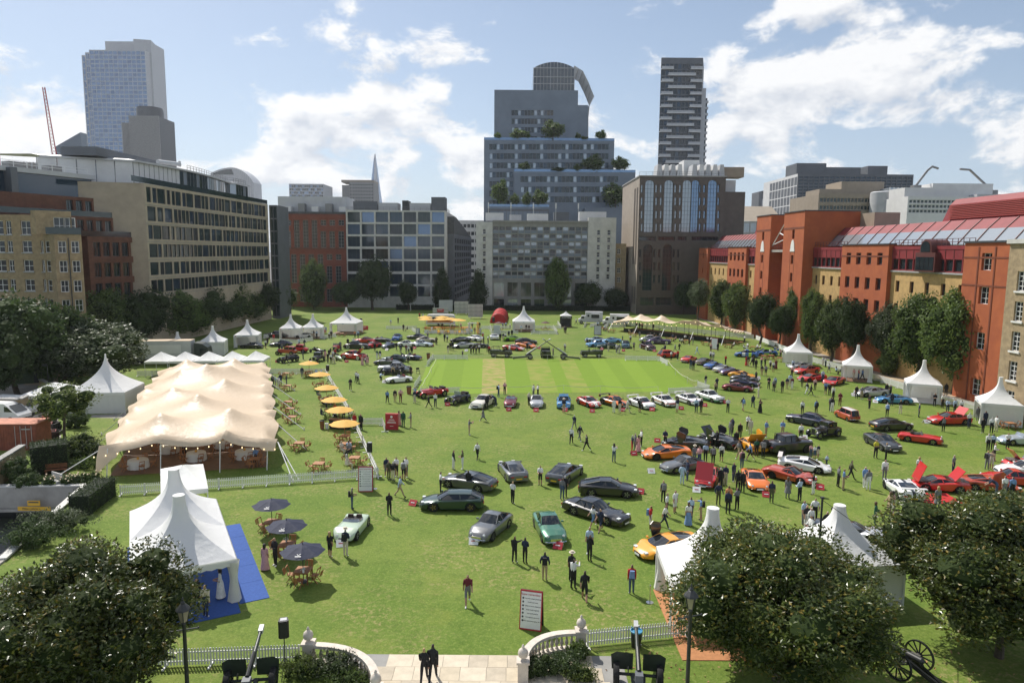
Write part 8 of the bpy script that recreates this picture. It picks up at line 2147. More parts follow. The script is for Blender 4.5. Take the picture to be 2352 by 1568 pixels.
parse_cars('''
A5|w 595 1455 703 1318 L|ctype|mint|pale green open racing roadster with rounded wings near the navy parasols
A5|w 1385 1165 1780 1165|brake|dkgreen|dark green shooting brake with gold wheels
A5|w 1570 915 1865 965|gt|gunmetal|dark grey low coupe behind the green shooting brake
A6|w -81 1208 90 1065 L|dbx|grey|grey fifties coupe with chrome grille facing the terrace
A6|w -10 475 78 598 R|gt|grey|silver grey coupe seen from behind, left of the dark green coupe
A6|w 838 525 705 620 L|gt|gunmetal|dark green grey coupe seen from behind
A6|w 1315 765 945 745|gt|black|black long bonnet coupe with bright wheels
A6|w 1110 1045 765 935|lagonda|black|long black wedge saloon with sharp edges
A6|w 440 1205 372 1070 R|db4|jade|metallic green sixties coupe with bonnet scoop and wide grille
A6|c 1760 1330 202|super|amber|amber hypercar with raised door behind the near pagoda|door 1
A7|w 322 545 690 530|super|orange|bright orange open wedge supercar with dark glass
A7|c 690 395 160|super|dkgrey|matt dark supercar with both doors raised|door 2
A7|c 1060 365 125|super|black|black supercar with scissor doors and front lid up|door 2 hood
A7|c 1430 405 95|wedge|amber|amber wedge supercar with engine lid raised|lid door 1
A7|w 2110 455 1720 500|suv|black|big black off road wagon with spare wheel behind
A7|w 540 703 890 650|sport60|grey|metallic grey sixties coupe with twin headlamps in the crowd
A7|w 1000 870 1090 740 L|sport60|red|red coupe with its long bonnet raised upright|hoodup
A7|w 1408 872 1335 745 R|berl|orange|orange mid engined sports car with black bonnet vents
A7|w 1965 815 1690 752|targa|rust|rust red targa wedge with open roof
A7|w 2225 702 1850 655|wedge|white|white wedge supercar with big rear wing|wing
A8|w 885 785 1020 905 R|super|senna|white and blue track hypercar with tall rear wing|wing
A8|c 1440 800 168|wedge|red|red supercar with front and rear bodywork opened|lid hoodup
A8|c 1970 800 345|wedge|rust|orange red wedge supercar with raised door by the magnolia|door 1
A8|c 2190 740 168|sport60|red|red long nosed coupe behind the orange red wedge
A8|c 2330 650 172|sport60|white|white long nosed coupe at the edge behind the red coupes
A8|c 2370 580 175|roadster|red|red roadster with bonnet open at the far edge|hood
A8|w 835 1390 1105 1440|etype|silver|silver open sports car with bonnet lid up beside the closed pagoda
A8|c 400 1275 350|ctype|gunmetal|dark grey green open racer behind the closed pagoda
A8|w 1375 338 1120 303|tr6|red|plain red open roadster with black seats
A8|w 1110 188 905 198|gt|black|black grand tourer coupe showing its yellow plate
A8|w 835 388 712 325|gt|dkgrey|dark grey fastback coupe beside the man in yellow
A7|w 1920 118 2180 170|saloon|navy|navy saloon with chrome trim behind the black hot rod
A4|c 490 985 97|mini|rust|orange red mini estate with white roof|roof white
A4|w 1500 1052 1735 1048|gt|red|red grand tourer with boot lid open by the barracks pagoda|lid
A4|w 905 822 1085 832|berl|lightblue|light blue small rally coupe by the blue banner pagoda
A4|w 715 757 865 752|gt|silver|silver small coupe behind the light blue one
A4|w 370 638 458 612|wedge|red|red wide flat supercar near the curtained pagoda
A4|w 95 598 235 588|super|red|red open roof supercar in the red row
A4|w 15 522 200 505|gt|red|red grand tourer with black roof in the red row|roof black
A3|w 2335 962 2443 955|berl|silver|silver rear engined coupe with duck tail
A3|c 2310 850 190|roadster|dkgreen|dark roadster with bonnet open beside the rally pagoda|hood
A4|c 2310 1245 180|etype|paleblue|pale silver roadster cut by the edge near barracks
A3|w 1715 1230 1515 1215|dino|maroon|maroon mid engined berlinetta, first of the row
A3|w 1785 1172 1592 1152|dino|navy|navy mid engined berlinetta, second of the row
A3|w 1795 1122 1600 1108|dino|gunmetal|dark grey mid engined berlinetta between navy and yellow ones
A3|w 1735 1082 1570 1062|dino|amber|yellow mid engined berlinetta in the row
A3|w 1660 1030 1505 1035|dino|purple|purple mid engined berlinetta behind the yellow one
A3|w 1575 985 1420 1005|dino|silver|silver mid engined berlinetta behind the purple one
A3|w 1450 940 1310 965|dino|blue|blue mid engined berlinetta behind the silver one
A3|w 1335 892 1210 917|dino|brown|brown grey mid engined berlinetta behind the blue one
A3|w 1145 862 1035 890|dino|red|red mid engined berlinetta at the far end of the row
A3|c 800 818 20|hatch|red|red boxy hatchback seen from behind near the square corner
A3|w 1640 817 1800 827|impreza|rally_blue|blue rally saloon with white door square
A3|c 1945 800 182|impreza|rally_green|blue rally saloon with bright green streak
A2|c 1630 1395 266|hatch|lightblue|metallic blue square hatchback facing the terrace
A2|c 1925 1385 296|stratos|rally_stratos|red and white wedge rally car with four lamps
A3|c 165 1385 303|rally|rally_esso|orange and black rally car with rear wing
A3|w 495 1430 360 1385|rally|rally_dots|white rally car with red marks beside the orange black one
A3|w 755 1402 625 1352|rally|rally_tot|white rally car with orange stripes and wing
A3|w 1055 1382 915 1337|rally|rally_martini|white rally car with blue and red stripes
A3|w 1320 1352 1150 1305|box|rally_quattro|white and green rally coupe at the end of the rally row
B7|w 1335 908 1445 850|saloon|cream|cream fifties coupe in the front row
B7|c 1735 862 266|roadster|maroon|maroon open spider facing the terrace
B7|c 2140 862 269|sport60|silver|silver sixties coupe facing the terrace
A2|c 1035 625 12|super|lime|lime green supercar with black roof|roof black
A2|w 1280 668 1100 668|gt|black|black coupe between lime green and orange supercars
A2|w 1245 718 1085 702|wedge|orange|orange wedge supercar before the black coupe
A2|w 1080 746 955 735|wedge|challenge|red racing berlinetta with white stripes behind the army trucks
A2|c 815 605 93|super|white|white supercar seen squarely from behind
A2|w 490 622 605 636|gt|white|white coupe with dark rear stripe by the floral arch
A2|c 420 640 176|super|black|black supercar behind the silver one
A2|w 395 717 520 712|super|silver|silver supercar glinting in the sun
A2|c 620 705 182|ctype|black|black open racer with people leaning over it
A1|w 2078 697 1945 690|sport60|healey2|pale blue and white sports coupe facing right
A1|c 2075 640 4|sport60|beige|beige coupe with dark roof behind the pale blue one|roof black
A1|c 1960 605 170|sport60|gunmetal|dark grey coupe behind the beige one
A1|c 1855 690 -6|sport60|white|white sports car with black soft roof|roof black
A1|c 1730 615 268|box|blue|blue sixties saloon facing the terrace, far row
A1|c 1630 705 252|roadster|navy|dark blue roadster with chrome grille in the far group
A1|c 1545 640 -8|etype|black|black open roadster behind the red sports cars
A1|c 1345 648 175|sport60|red|red sports car with black hood at the back of the pair|roof black
A1|w 1408 717 1520 702|sport60|red|red sports coupe in front of the red one with black hood
A1|c 1880 845 160|etype|navy|navy open tourer with beige hood and yellow plate
A1|c 1695 868 178|sport60|dkgreen|dark green coupe next to the navy open tourer
A1|c 1610 905 178|etype|gunmetal|dark grey roadster nose between green coupe and silver saloon
A1|w 1560 1003 1830 1003|bentley|silver|big silver grey saloon with boot open|lid
A1|w 1680 1126 1855 1112|roadster|white|white open sports roadster with wire wheels
A1|w 1270 852 1100 838|fifties|red|red forties saloon with number on its door and bonnet open|hood num
A1|c 1250 715 -4|fifties|black|black forties coupe behind the red saloon
A1|w 290 697 440 692|sport60|navy|navy low coupe beside the picket fence
A1|c 310 588 176|fifties|dkgrey|dark rounded thirties coupe before the joined pagodas
A1|c 640 590 184|sport60|white|white coupe before the joined pagodas
A1|c 780 540 165|super|red|red sports racer between the pagodas
A1|c 20 712 176|sport60|black|black car half hidden by the five gazebos
A2|w 1960 700 2110 690|box|skyblue|light blue two door saloon by the army truck
A2|c 2190 645 182|berl|skyblue|sky blue low racer behind the light blue saloon
A2|c 2000 640 178|sport60|paleblue|pale coupe behind the light blue saloon
A2|c 2150 715 176|sport60|dkgreen|dark green coupe before the sky blue racer
A3|c 300 700 262|saloon|teal|teal sixties saloon facing the terrace by the dark green coupe
A3|w 540 735 480 715|fifties|wine|dark maroon forties coupe by the narrow stretch tent
A3|c 690 660 -8|fifties|purple|dark forties saloon with number on its side|num
A3|c 600 640 -10|fifties|silver|two tone silver roofed saloon behind the dark maroon coupe
''')
VINT='''
A4|w 195 1200 415 1170|coupe|black|1|black closed hot rod coupe with separate wings
A2|w -43 1312 261 1275|open|red|1|long red open tourer with black wings by the picket fence
B7|w 885 862 1062 815|open|black|1|black thirties roadster in the front row
A1|c 1690 1020 178|open|black|1|black vintage open car with white bonnet between saloon and roadster
A1|w 400 892 550 872|open|black|0|black open hot rod with exposed engine
A1|c 425 790 172|sedan|rust|0|rust orange hot rod sedan behind the black one
A1|c 560 765 176|coupe|red|1|red chopped hot rod coupe
A1|w 700 885 790 850 R|coupe|dkgrey|0|dark hot rod facing the terrace with red board before it
A1|c 1010 745 272|open|red|0|red open hot rod behind the crowd
'''
def flap(t,w,d,loc,rot,m,name):
 o=MB().box((d/2,0,0),(d,w,.035)).build(name,m,t,loc);o.rotation_euler=rot
 return o
for n,sp,ty,pt,lb,ex in CARS:
 p,rz=place(n,sp,CT[ty][1]/2-.14)
 rf_=ex.split('roof ')[1].split()[0]if 'roof ' in ex else None
 t=car(ty,pt,lb,p,rz,rf_);L,W=CT[ty][0],CT[ty][1];pm='paint_'+pt
 if 'door ' in ex:
  for s in((1,-1)if 'door 2' in ex else(-1,)):
   mb=MB();mb.prism([(0,0),(1.05,.1),(1.15,.42),(.75,.95),(.35,.9),(0,.45)],-.04,.04,'Y');o=mb.build('raised_door',pm if pt!='amber' or 'lid' in ex else 'paint_black',t,(L*.13,s*W*.46,.62));o.rotation_euler=(R(-12*s),R(-72),0)
 if 'hoodup' in ex:flap(t,W*.82,1.5,(L*.46 if ty!='wedge' else L*.40,0,.72),(0,R(-112),0),pm,'raised_bonnet');MB().box((L*.28,0,.80),(1.0,W*.66,.12)).build('engine','engine',t)
 elif 'hood' in ex:flap(t,W*.7,1.15,(L*.20,0,CT[ty][5][3][1]),(0,R(-48),0),pm if ty!='super' else 'paint_black','raised_bonnet');MB().box((L*.32,0,CT[ty][5][2][1]+.02),(.9,W*.55,.08)).build('engine','engine',t)
 if 'lid' in ex:flap(t,W*.8,1.1,(-L*.22,0,CT[ty][5][-3][1]+.05),(0,R(-128),0),pm,'raised_lid');MB().box((-L*.36,0,CT[ty][5][-2][1]-.02),(.9,W*.6,.12)).build('engine','engine',t)
 if 'wing' in ex:mb=MB();mb.box((-L*.46,0,1.16),(.36,W*.95,.04));mb.box((-L*.45,W*.3,1.0),(.2,.05,.32));mb.box((-L*.45,-W*.3,1.0),(.2,.05,.32));mb.build('rear_wing','paint_white',t)
 if 'num' in ex:
  for s in(-1,1):lettering('259' if pt=='red' else '234',.42,'sign_white',t,(0,s*(W/2+.012),.72),(R(90),0,0 if s<0 else R(180)))
VLAB=[]
for ln in VINT.strip().splitlines():
 n,s,bd,pt,fe,lb=ln.split('|');a=s.split();p,rz=place(n,[a[0]]+[float(v)if v[-1].isdigit()else v for v in a[1:]],.7)
 vintage(lb,pt,p,rz,bd,fe=='1',4.7 if 'tourer' in lb else 4.1,'hood' if bd=='open' else pt,.42 if 'tourer' in lb else .38);CARS.append((n,s,'v',pt,lb,''))
for n,x,y,h,pt,lb in(('A1',795,765,-35,'black','black open wheeled special with bare wheels'),('A1',1040,850,300,'mint','pale green open wheeled cyclecar in the crowd')):special(lb,pt,GC(n,x,y),R(h))
for lb,n,x,y,h in(('olive army truck with roll bars facing right','A2',885,812,-12),('olive army truck seen from behind between the two guns','A2',1418,815,90),('olive army truck facing left with canopy bars','A2',1965,815,184)):army(lb,GC(n,x,y),R(h))
light_gun('light field gun with raised barrel pointing right',GC('A2',1235,838),R(2));light_gun('light field gun with raised barrel pointing left',GC('A2',1620,840),R(178))
# red and white information boards in front of the cars
CARPOS=[(o.location.copy(),o['label'])for o in col.objects if o.get('category')in('car',)]
def info_board(n,x,y,rz=0,m='sign_red',w=.62):
 p=GC(n,x,y);t=thing('information_board','small '+('red' if m=='sign_red' else 'white')+' board before the '+' '.join(min(CARPOS,key=lambda c:(c[0]-p).length)[1].split()[:8]),'sign',(p.x,p.y,0),rz,'information boards before the cars')
 o=MB().box((0,0,0),(w,.02,.5)).build('face',m,t,(0,0,.22));o.rotation_euler=(R(-42),0,0);o=MB().box((0,0,0),(w,.02,.42)).build('stand','sign_white',t,(0,.3,.2));o.rotation_euler=(R(40),0,0)
 MB().box((0,0,0),(w*.5,.006,.06)).build('print','sign_white' if m=='sign_red' else 'sign_red',t,(0,-.02,.24)).rotation_euler=(R(-42),0,0)
for n,x,y in(('A5',1180,1100),('A6',605,1290),('A6',1465,715),('A6',1400,315),('A6',1645,180),('A7',1610,960),('A7',2225,875),('A8',210,800),('A2',265,1390),('A2',985,1452),('A2',1305,1460),('A2',1645,1455),('A2',1965,1468),('A3',265,1455),('A3',612,1450),('A3',955,1435),('A3',1230,1398),('A3',1475,1362),('A1',320,880),('A1',1135,880),('A1',1935,720),('A1',2145,690),('A3',640,755),('A3',275,750),('A3',20,735),('A2',1340,720)):info_board(n,x,y,R(rnd.uniform(-25,25)))
for n,x,y in(('A5',1815,1505),('A7',300,690),('A7',815,905),('A4',1330,1030),('A4',790,815),('A4',565,745),('A2',545,1420),('A2',485,750),('A1',705,888),('A1',1608,740),('A1',1580,1120),('A7',2045,300),('A3',2215,925),('A3',1860,1075),('A5',430,1530)):info_board(n,x,y,R(rnd.uniform(-25,25)),'sign_white')
# red cloth on the grass by the opened red supercar
p=GC('A8',1420,900);mb=MB();q=random.Random(2);mb.grid([[(x*.5,y*.4+q.uniform(-.1,.1),.03+q.uniform(0,.08))for x in range(-3,4)]for y in range(-3,4)]);o=mb.build('car_cover','tent_red',None,(p.x,p.y,0),smooth='all');tag(o,'crumpled red car cover on the grass beside the opened supercar','cloth')
# folding director chair near the silver saloon
p=GC('A1',1975,1010);t=thing('camp_chair','black camp chair alone near the silver saloon','chair',(p.x,p.y,0),R(20))
MB().box((0,0,.45),(.5,.45,.04)).build('seat','soft_top',t);MB().box((0,.22,.75),(.5,.04,.3)).build('backrest','soft_top',t)
for s in(-1,1):MB().bar((s*.24,-.2,0),(s*.24,.2,.45),.03).build('leg','gun_dark',t);MB().bar((s*.24,.2,0),(s*.24,-.2,.65),.03).build('leg','gun_dark',t)
# ------------------------------------------------------------------ people
for k,c in dict(skin=(.42,.24,.17),skin_dark=(.16,.085,.055),hair_dark=(.025,.018,.013),hair_brown=(.10,.055,.03),hair_grey=(.42,.41,.39),hair_fair=(.40,.27,.12)).items():mat(k,c,.6,var=.08,vscale=9)
CLOTH=dict(w=('white',(.72,.72,.71)),k=('black',(.014,.014,.016)),n=('navy',(.020,.028,.065)),g=('grey',(.17,.17,.18)),b=('blue',(.16,.27,.50)),c=('pale blue',(.42,.53,.68)),r=('red',(.45,.02,.025)),m=('maroon',(.14,.02,.03)),t=('tan',(.40,.30,.19)),B=('beige',(.58,.52,.42)),y=('yellow',(.62,.56,.05)),p=('pink',(.62,.34,.34)),G=('dark green',(.02,.10,.055)),o=('orange',(.62,.26,.10)),l=('olive',(.085,.085,.045)),j=('denim',(.055,.085,.16)))
for k,(nm,c)in CLOTH.items():mat('cloth_'+k,c,.85,var=.14,vscale=6,bump=.1,bscale=14)
KIND=dict(j='jacket',s='shirt',t='T-shirt',d='dress')
def pose(legL,legR,kneeL,kneeR,aL,aR,eL,eR,lean=0,pz=.93,out=(.1,.1),inn=(0,0)):
 """joint positions, facing +X; angles in degrees, forward positive"""
 J={};sn,cs=lambda d:math.sin(R(d)),lambda d:math.cos(R(d))
 P=Vector((0,0,pz));sp=Vector((sn(lean),0,cs(lean)));J['pelvis']=P;J['waist']=P+sp*.17;J['chest']=P+sp*.40;J['neck']=P+sp*.56
 hd=Vector((sn(lean*.6),0,cs(lean*.6)));J['head']=J['neck']+hd*.13+Vector((.015,0,0));J['crown']=J['head']+hd*.10;J['nose']=J['head']+Vector((.095,0,-.01))
 for s,nm,l,k,a,e,o,i in((1,'L',legL,kneeL,aL,eL,out[0],inn[0]),(-1,'R',legR,kneeR,aR,eR,out[1],inn[1])):
  h=P+Vector((0,s*.09,-.03));kn=h+Vector((sn(l),s*.02,-cs(l)))*.42;an=kn+Vector((sn(l-k),0,-cs(l-k)))*.43
  J['hip'+nm],J['knee'+nm],J['ankle'+nm],J['toe'+nm]=h,kn,an,an+Vector((cs(min(0,l-k)*.5)*.16,s*.03,-.045))
  sh=J['chest']+sp*.06+Vector((0,s*.175,0));el=sh+Vector((sn(a)*.95,s*o,-cs(a))).normalized()*.29;d2=Vector((sn(a+e),s*o*.5-s*i,-cs(a+e))).normalized();wr=el+d2*.25
  J['sh'+nm],J['el'+nm],J['wr'+nm],J['hand'+nm]=sh,el,wr,wr+d2*.10
 return J
POSES=dict(st=pose(2,-3,2,3,4,-4,14,10),s2=pose(3,-2,3,2,14,12,80,78,inn=(.5,.5)),ph=pose(2,-3,2,3,62,60,70,72,inn=(.55,.55)),ar=pose(4,-4,4,3,6,6,92,92,inn=(1.1,1.1)),wk=pose(26,-22,6,18,-20,24,12,22,2),po=pose(2,-3,2,2,8,-12,38,52,out=(.35,.35),inn=(.25,.25)),pt=pose(3,-4,3,4,80,4,8,20),cr=pose(95,35,118,125,52,50,60,60,22,.42,inn=(.4,.4)),si=pose(84,80,84,82,26,30,62,58,-4,.50,inn=(.25,.25)),be=pose(6,-4,4,4,42,38,12,16,52,.90))
RAD=dict(pelvis=(.125,.165),waist=(.115,.150),chest=(.125,.180),neck=(.055,.055),head=(.098,.082),crown=(.075,.07),nose=(.022,.018),hip=(.098,.098),knee=(.070,.070),ankle=(.050,.050),toe=(.032,.04),sh=(.078,.078),el=(.056,.056),wr=(.040,.040),hand=(.032,.04))
BONES=[('pelvis','waist',4),('waist','chest',2),('chest','neck',2),('neck','head',0),('head','crown',1),('head','nose',0)]+[b for s in 'LR' for b in(('pelvis','hip'+s,4),('hip'+s,'knee'+s,4),('knee'+s,'ankle'+s,5),('ankle'+s,'toe'+s,6),('chest','sh'+s,2),('sh'+s,'el'+s,2),('el'+s,'wr'+s,3),('wr'+s,'hand'+s,0))]
def body_mesh(nm,J):
 names=list(J);me=bpy.data.meshes.new(nm);me.from_pydata([J[k]for k in names],[(names.index(a),names.index(b_))for a,b_,_ in BONES],[])
 ob=bpy.data.objects.new(nm,me);col.objects.link(ob);ob.modifiers.new('skin','SKIN').use_smooth_shade=True;sv=me.skin_vertices[0].data
 for i,k in enumerate(names):sv[i].radius=RAD[k.rstrip('LR')]if k not in RAD else RAD[k];sv[i].use_root=k=='pelvis'
 sb=ob.modifiers.new('sub','SUBSURF');sb.levels=sb.render_levels=1
 bpy.context.view_layer.update();dg=bpy.context.evaluated_depsgraph_get();out=bpy.data.meshes.new_from_object(ob.evaluated_get(dg));bpy.data.objects.remove(ob)
 out.materials.clear()
 for m in('skin','hair_dark','cloth_w','cloth_w','cloth_k','cloth_k','gun_dark','cloth_w'):out.materials.append(M(m))
 segs=[(J[a],J[b_],s)for a,b_,s in BONES]
 for p in out.polygons:
  c=p.center;best,bs=9,0
  for a,b_,s in segs:
   ab=b_-a;t=max(0,min(1,(c-a).dot(ab)/ab.length_squared));d=(c-a-ab*t).length
   if s in(2,4)and a in(J['waist'],J['chest'],J['pelvis']):d*=.62
   if d<best:best,bs=d,s
  hd=J['head']
  if(c-hd).length<.17 and c.z>J['neck'].z+.03:bs=1 if(c.z>hd.z+.055 or c.x<hd.x-.01)and c.x<hd.x+.075 else 0
  elif bs==2 and abs(c.y)<.05 and c.x>J['chest'].x+.06 and c.z>J['waist'].z+.12:bs=7
  p.material_index=bs
 out.polygons.foreach_set('use_smooth',[True]*len(out.polygons));mz=min(v.co.z for v in out.vertices)
 for v in out.vertices:v.co.z-=mz
 return out
PM={k:body_mesh('person',J)for k,J in POSES.items()}
SKIRT=MB().grid([[(r_*math.cos(a),r_*1.15*math.sin(a),z)for a in[2*math.pi*k/14 for k in range(14)]]for r_,z in((.125,1.06),(.16,.92),(.20,.70),(.23+.0,.48))],close=True).mesh('skirt','cloth_k','all',False)
LONG=MB().grid([[(r_*math.cos(a),r_*1.15*math.sin(a),z)for a in[2*math.pi*k/14 for k in range(14)]]for r_,z in((.125,1.06),(.17,.9),(.21,.5),(.27,.10))],close=True).mesh('long_skirt','cloth_k','all',False)
HAIR=MB().lathe([(.03,-.30),(.085,-.22),(.10,-.05),(.105,.06),(.07,.125),(.01,.135)],n=12).mesh('long_hair','hair_dark','all')
HAT=MB().lathe([(.19,0),(.185,.015),(.105,.025),(.10,.10),(.03,.115)],n=14).mesh('hat','cloth_B',35)
BAG=MB().box((0,0,0),(.17,.30,.42),taper=.82).mesh('backpack','cloth_k')
PHR=dict(st='standing',s2='holding something',ph='taking a photograph',ar='with folded arms',wk='walking',po='with hands in pockets',pt='pointing',cr='crouching',si='sitting',be='bending over')
STOP=('with','behind','beside','facing','between','seen','near','in','by','at','before','showing','next','under','along','from','over','of','counted','headed','tucked','partly','left','right','and','cut','glinting','nearest','farthest','third','fourth','fifth','alone','just','where','half','on','to','standing','squarely','set','first','second')
MARKS=[]
for o in list(col.objects):
 if o.parent is None and o.get('category')in('car','tent','truck','gun','parasol','stall','caravan','bar','sign','cannon','balustrade')and o.name.split('.')[0]not in('information_board',):
  w=[]
  for x in o['label'].replace(',','').split():
   if x in STOP and len(w)>1:break
   w.append(x)
  MARKS.append((o.location.copy(),' '.join(w[:6])))
npp=0
QUEUE=[]
def person(*a):QUEUE.append(a)
def real_person(p,ps,hd,top,bot,fl='',sc=None):
 global npp
 npp+=1;q=random.Random(npp*31)
 mesh=PM[ps];o=bpy.data.objects.new('person',mesh);col.objects.link(o);o.location=(p[0],p[1],p[2]if len(p)>2 else 0);o.rotation_euler=(0,0,R(hd))
 s=(sc or q.uniform(.96,1.05))*(.96 if 'f' in fl or top[1]=='d' else 1.0);o.scale=(s,s*(-1 if q.random()<.5 else 1),s)
 sk='skin_dark' if q.random()<.08 else 'skin';hr='hair_grey' if 'e' in fl else q.choice(('hair_dark','hair_dark','hair_brown','hair_brown','hair_grey','hair_fair'))
 ct,cb='cloth_'+top[0],'cloth_'+bot[0]
 ms=[sk,hr,ct,ct if top[1]in 'js' else sk,cb if bot[1]!='k' else sk,cb if bot[1]in 'tj' else sk,'gun_dark' if q.random()<.6 else 'cloth_w',('cloth_'+q.choice('wwc'))if top[1]=='j' else ct]
 for i,m in enumerate(ms):o.material_slots[i].link='OBJECT';o.material_slots[i].material=M(m)
 if top[1]=='d' or bot[1]=='k':k=link('skirt',LONG if 'L' in fl else SKIRT,o);set_mat(k,ct if top[1]=='d' else cb)
 J=POSES[ps];mz=J['head'];dz=-min(v.z for v in J.values())+.035
 if 'f' in fl or top[1]=='d':k=link('long_hair',HAIR,o,(mz.x-.03,0,mz.z+dz));set_mat(k,hr)
 if 'h' in fl:link('hat',HAT,o,(mz.x,0,mz.z+dz+.075))
 if 'x' in fl:k=link('backpack',BAG,o,(J['chest'].x-.19,0,J['chest'].z+dz-.12));set_mat(k,'cloth_'+q.choice('kkgb'))
 near=min(MARKS,key=lambda m:(m[0]-o.location).length_squared)[1]
 b_={'t':'trousers','j':'jeans','s':'shorts','k':'skirt'}[bot[1]]
 lb='person in '+CLOTH[top[0]][0]+' '+KIND[top[1]]+('' if top[1]=='d' else ' and '+CLOTH[bot[0]][0]+' '+b_)+' '+PHR[ps]+' near '+near
 tag(o,' '.join(lb.split()[:16]),'person','visitors on the lawn')
 return o
TOPS='ws ws ws bs cs kj nj nj kj gj wt kt nt gt Bj ct pt rt'.split();BOTS='kt kt nt jj tt Bt gt kt ns ks'.split()
def crowd(n,txt,z=0.0):
 for e in txt.replace('\n',' ').split(';'):
  a=e.split()
  if not a:continue
  p=GC(n,float(a[0]),float(a[1]));p.z=z;q=random.Random(int(float(a[0])*7+float(a[1])*3));r=a[2:]
  ps=r[0]if r else q.choice(('st','st','po','s2','ar','wk','ph'));hd=float(r[1])if len(r)>1 else q.uniform(0,360)
  person(p,ps,hd,r[2]if len(r)>2 else q.choice(TOPS),r[3]if len(r)>3 else q.choice(BOTS),r[4]if len(r)>4 else('f' if len(r)<4 and q.random()<.12 else ''),.72 if len(r)>4 and 'K' in r[4]else None)
crowd('A5','''545 1140 s2 20 lt jj x;935 1205 s2 95 kj kt;1045 1010 wk 5 cs tt;905 800 st 290 nt gs;930 832 st 300 lt lt;975 842 st 95 kt Bt x;1010 800 s2 250 wt ks;1085 832 st 90 wt ks x;1112 803 s2 240 wt gs;1035 265 st 300 pd pt L;1080 280 st 280 Gj Gt;1160 287 s2 200 gj tt;635 303 st 250 kj kt;572 300 st 260 rd rt;1770 365 ph 20 gt tt;1915 220 wk 180 gd kt;1605 727 st 20 kj wt;1700 725 s2 170 lt wt;1855 617 wk 250 ws kt;1470 965 s2 20 wt kt;1760 945 st 80 kj kt''')
crowd('B1','1045 312 st 70 kt ks f;1200 308 s2 80 nt Bt hx;400 445 st 80 pd pt L;503 402 s2 240 kj kt')
crowd('B2','402 745 wk 275 mt gs;842 350 pt 60 kj kt;940 357 s2 70 nj kt;1125 515 po 85 nj tt x;1395 597 ph 50 ws kt;1378 522 st 60 kt kt h;1500 712 wk 85 kt ks;1548 338 s2 60 kt kt;1545 268 st 250 ct jj;1942 642 st 85 rs jj x;75 1462 wk 88 kj kt;-8 1472 wk 90 kj kt')
crowd('L2','1490 1022 st 330 kj kt;1555 1072 st 85 Bj nt;1668 930 s2 200 wd wt L',.03)
crowd('A6','''745 197 wk 80 ws kt;832 162 wk 300 kj gt;905 267 wk 200 kj kt;775 45 wk 60;1190 387 ph 60 wt jj f;1380 280 st 10 nj rt;1412 262 st 200 gj gt;1445 278 st 120 pd pt L;1477 225 s2 190 ws kt;420 627 s2 260 wt ks;132 818 ar 60 wt kt;650 777 st 60 gj jj;678 752 st 80 kt kt;972 1062 wk 210 wt bs f;1050 1108 wk 230 nt ns;1570 1092 st 330 rt ws x;1718 1070 wk 330 wt nt;1740 957 st 330 wt kt;1827 917 st 300 wt ws;1967 1047 st 270 wt bk fL;1992 995 st 100 ct nt;1705 802 st 95 gt kt x;1725 228 s2 250 nt kt''')
crowd('A7','''915 562 st 80 ct kt;1002 592 st 85 gt kt x;1098 557 st 85 ws ks;992 385 s2 200 ws kt;1045 400 st 200 kj kt;1200 265 st 200 gj gt;1222 238 st 210 nj kt;1265 392 st 250 kj kt;1308 302 st 260 kj kt;1400 205 s2 260 ws kt;1428 250 st 250 Bj Bt;1330 642 st 95 pt jj x;1425 542 wk 170 bs ks;1295 520 wk 200 gt ts x;1497 497 st 80 Gt ks;1572 517 st 85 gt kt x;1605 282 s2 300 bs tt;1792 278 s2 250 bs tt;2002 322 st 250 wt kt;650 817 po 60 cj ct;707 770 st 200 nj jj;790 575 st 260 gt gt h;845 600 s2 220 pt jj;1142 832 s2 250 nj Bt;1085 862 st 70 kj kt;1062 1057 po 280 nj lt;1178 1092 st 70 os kt;1172 1152 st 60 nj kt;1275 1108 s2 110 gj kt;1235 785 st 300 nj jj;1285 892 st 80 kj kt;1338 905 st 100 kj kt;862 1227 pt 160 bt ts x;1668 1027 st 70 nt lt;1852 978 st 50 gd gt;1988 1008 s2 120 cs kt;2142 932 pt 150 kj wt;2160 1245 po 240 wt kt;2030 1275 st 300 ct gt;2062 1335 st 280 kt wt;2112 1405 si 200 ws wt''')
crowd('A8','''788 475 ar 280 yt kt;895 502 s2 330 gj kt;880 702 st 250 ws gt;275 572 wk 300 ct ns K;397 777 st 350 gj kt;450 810 s2 330 bt tt;527 702 wk 350 lj kt;672 778 st 280 bs wt;712 812 st 85 gj wt;1238 655 st 250 wt gt f;1597 645 st 300 gt nt e;937 1052 wk 180 td tt;958 1045 st 200 pd pt;780 1167 s2 320 Gj Gt f;1118 1157 s2 60 gj mt;1432 1005 st 90 gd gt;352 1135 cr 60 kt kt x;272 1295 po 270 kj kt;107 1245 st 280 ws kt;1952 595 pt 20 gt gt x;1998 592 st 40 tt Bs;2028 505 s2 330 ws kt;1962 402 st 80 ws kt;2012 395 st 70 cs kt;2167 382 s2 250 ws kt;2052 872 be 150 nt jj;2132 885 st 90 wt gt;2212 892 st 80 bs kt;112 465 st 80 pt jj K;152 480 st 90 wt js K;188 468 st 100 nt Bs K''')
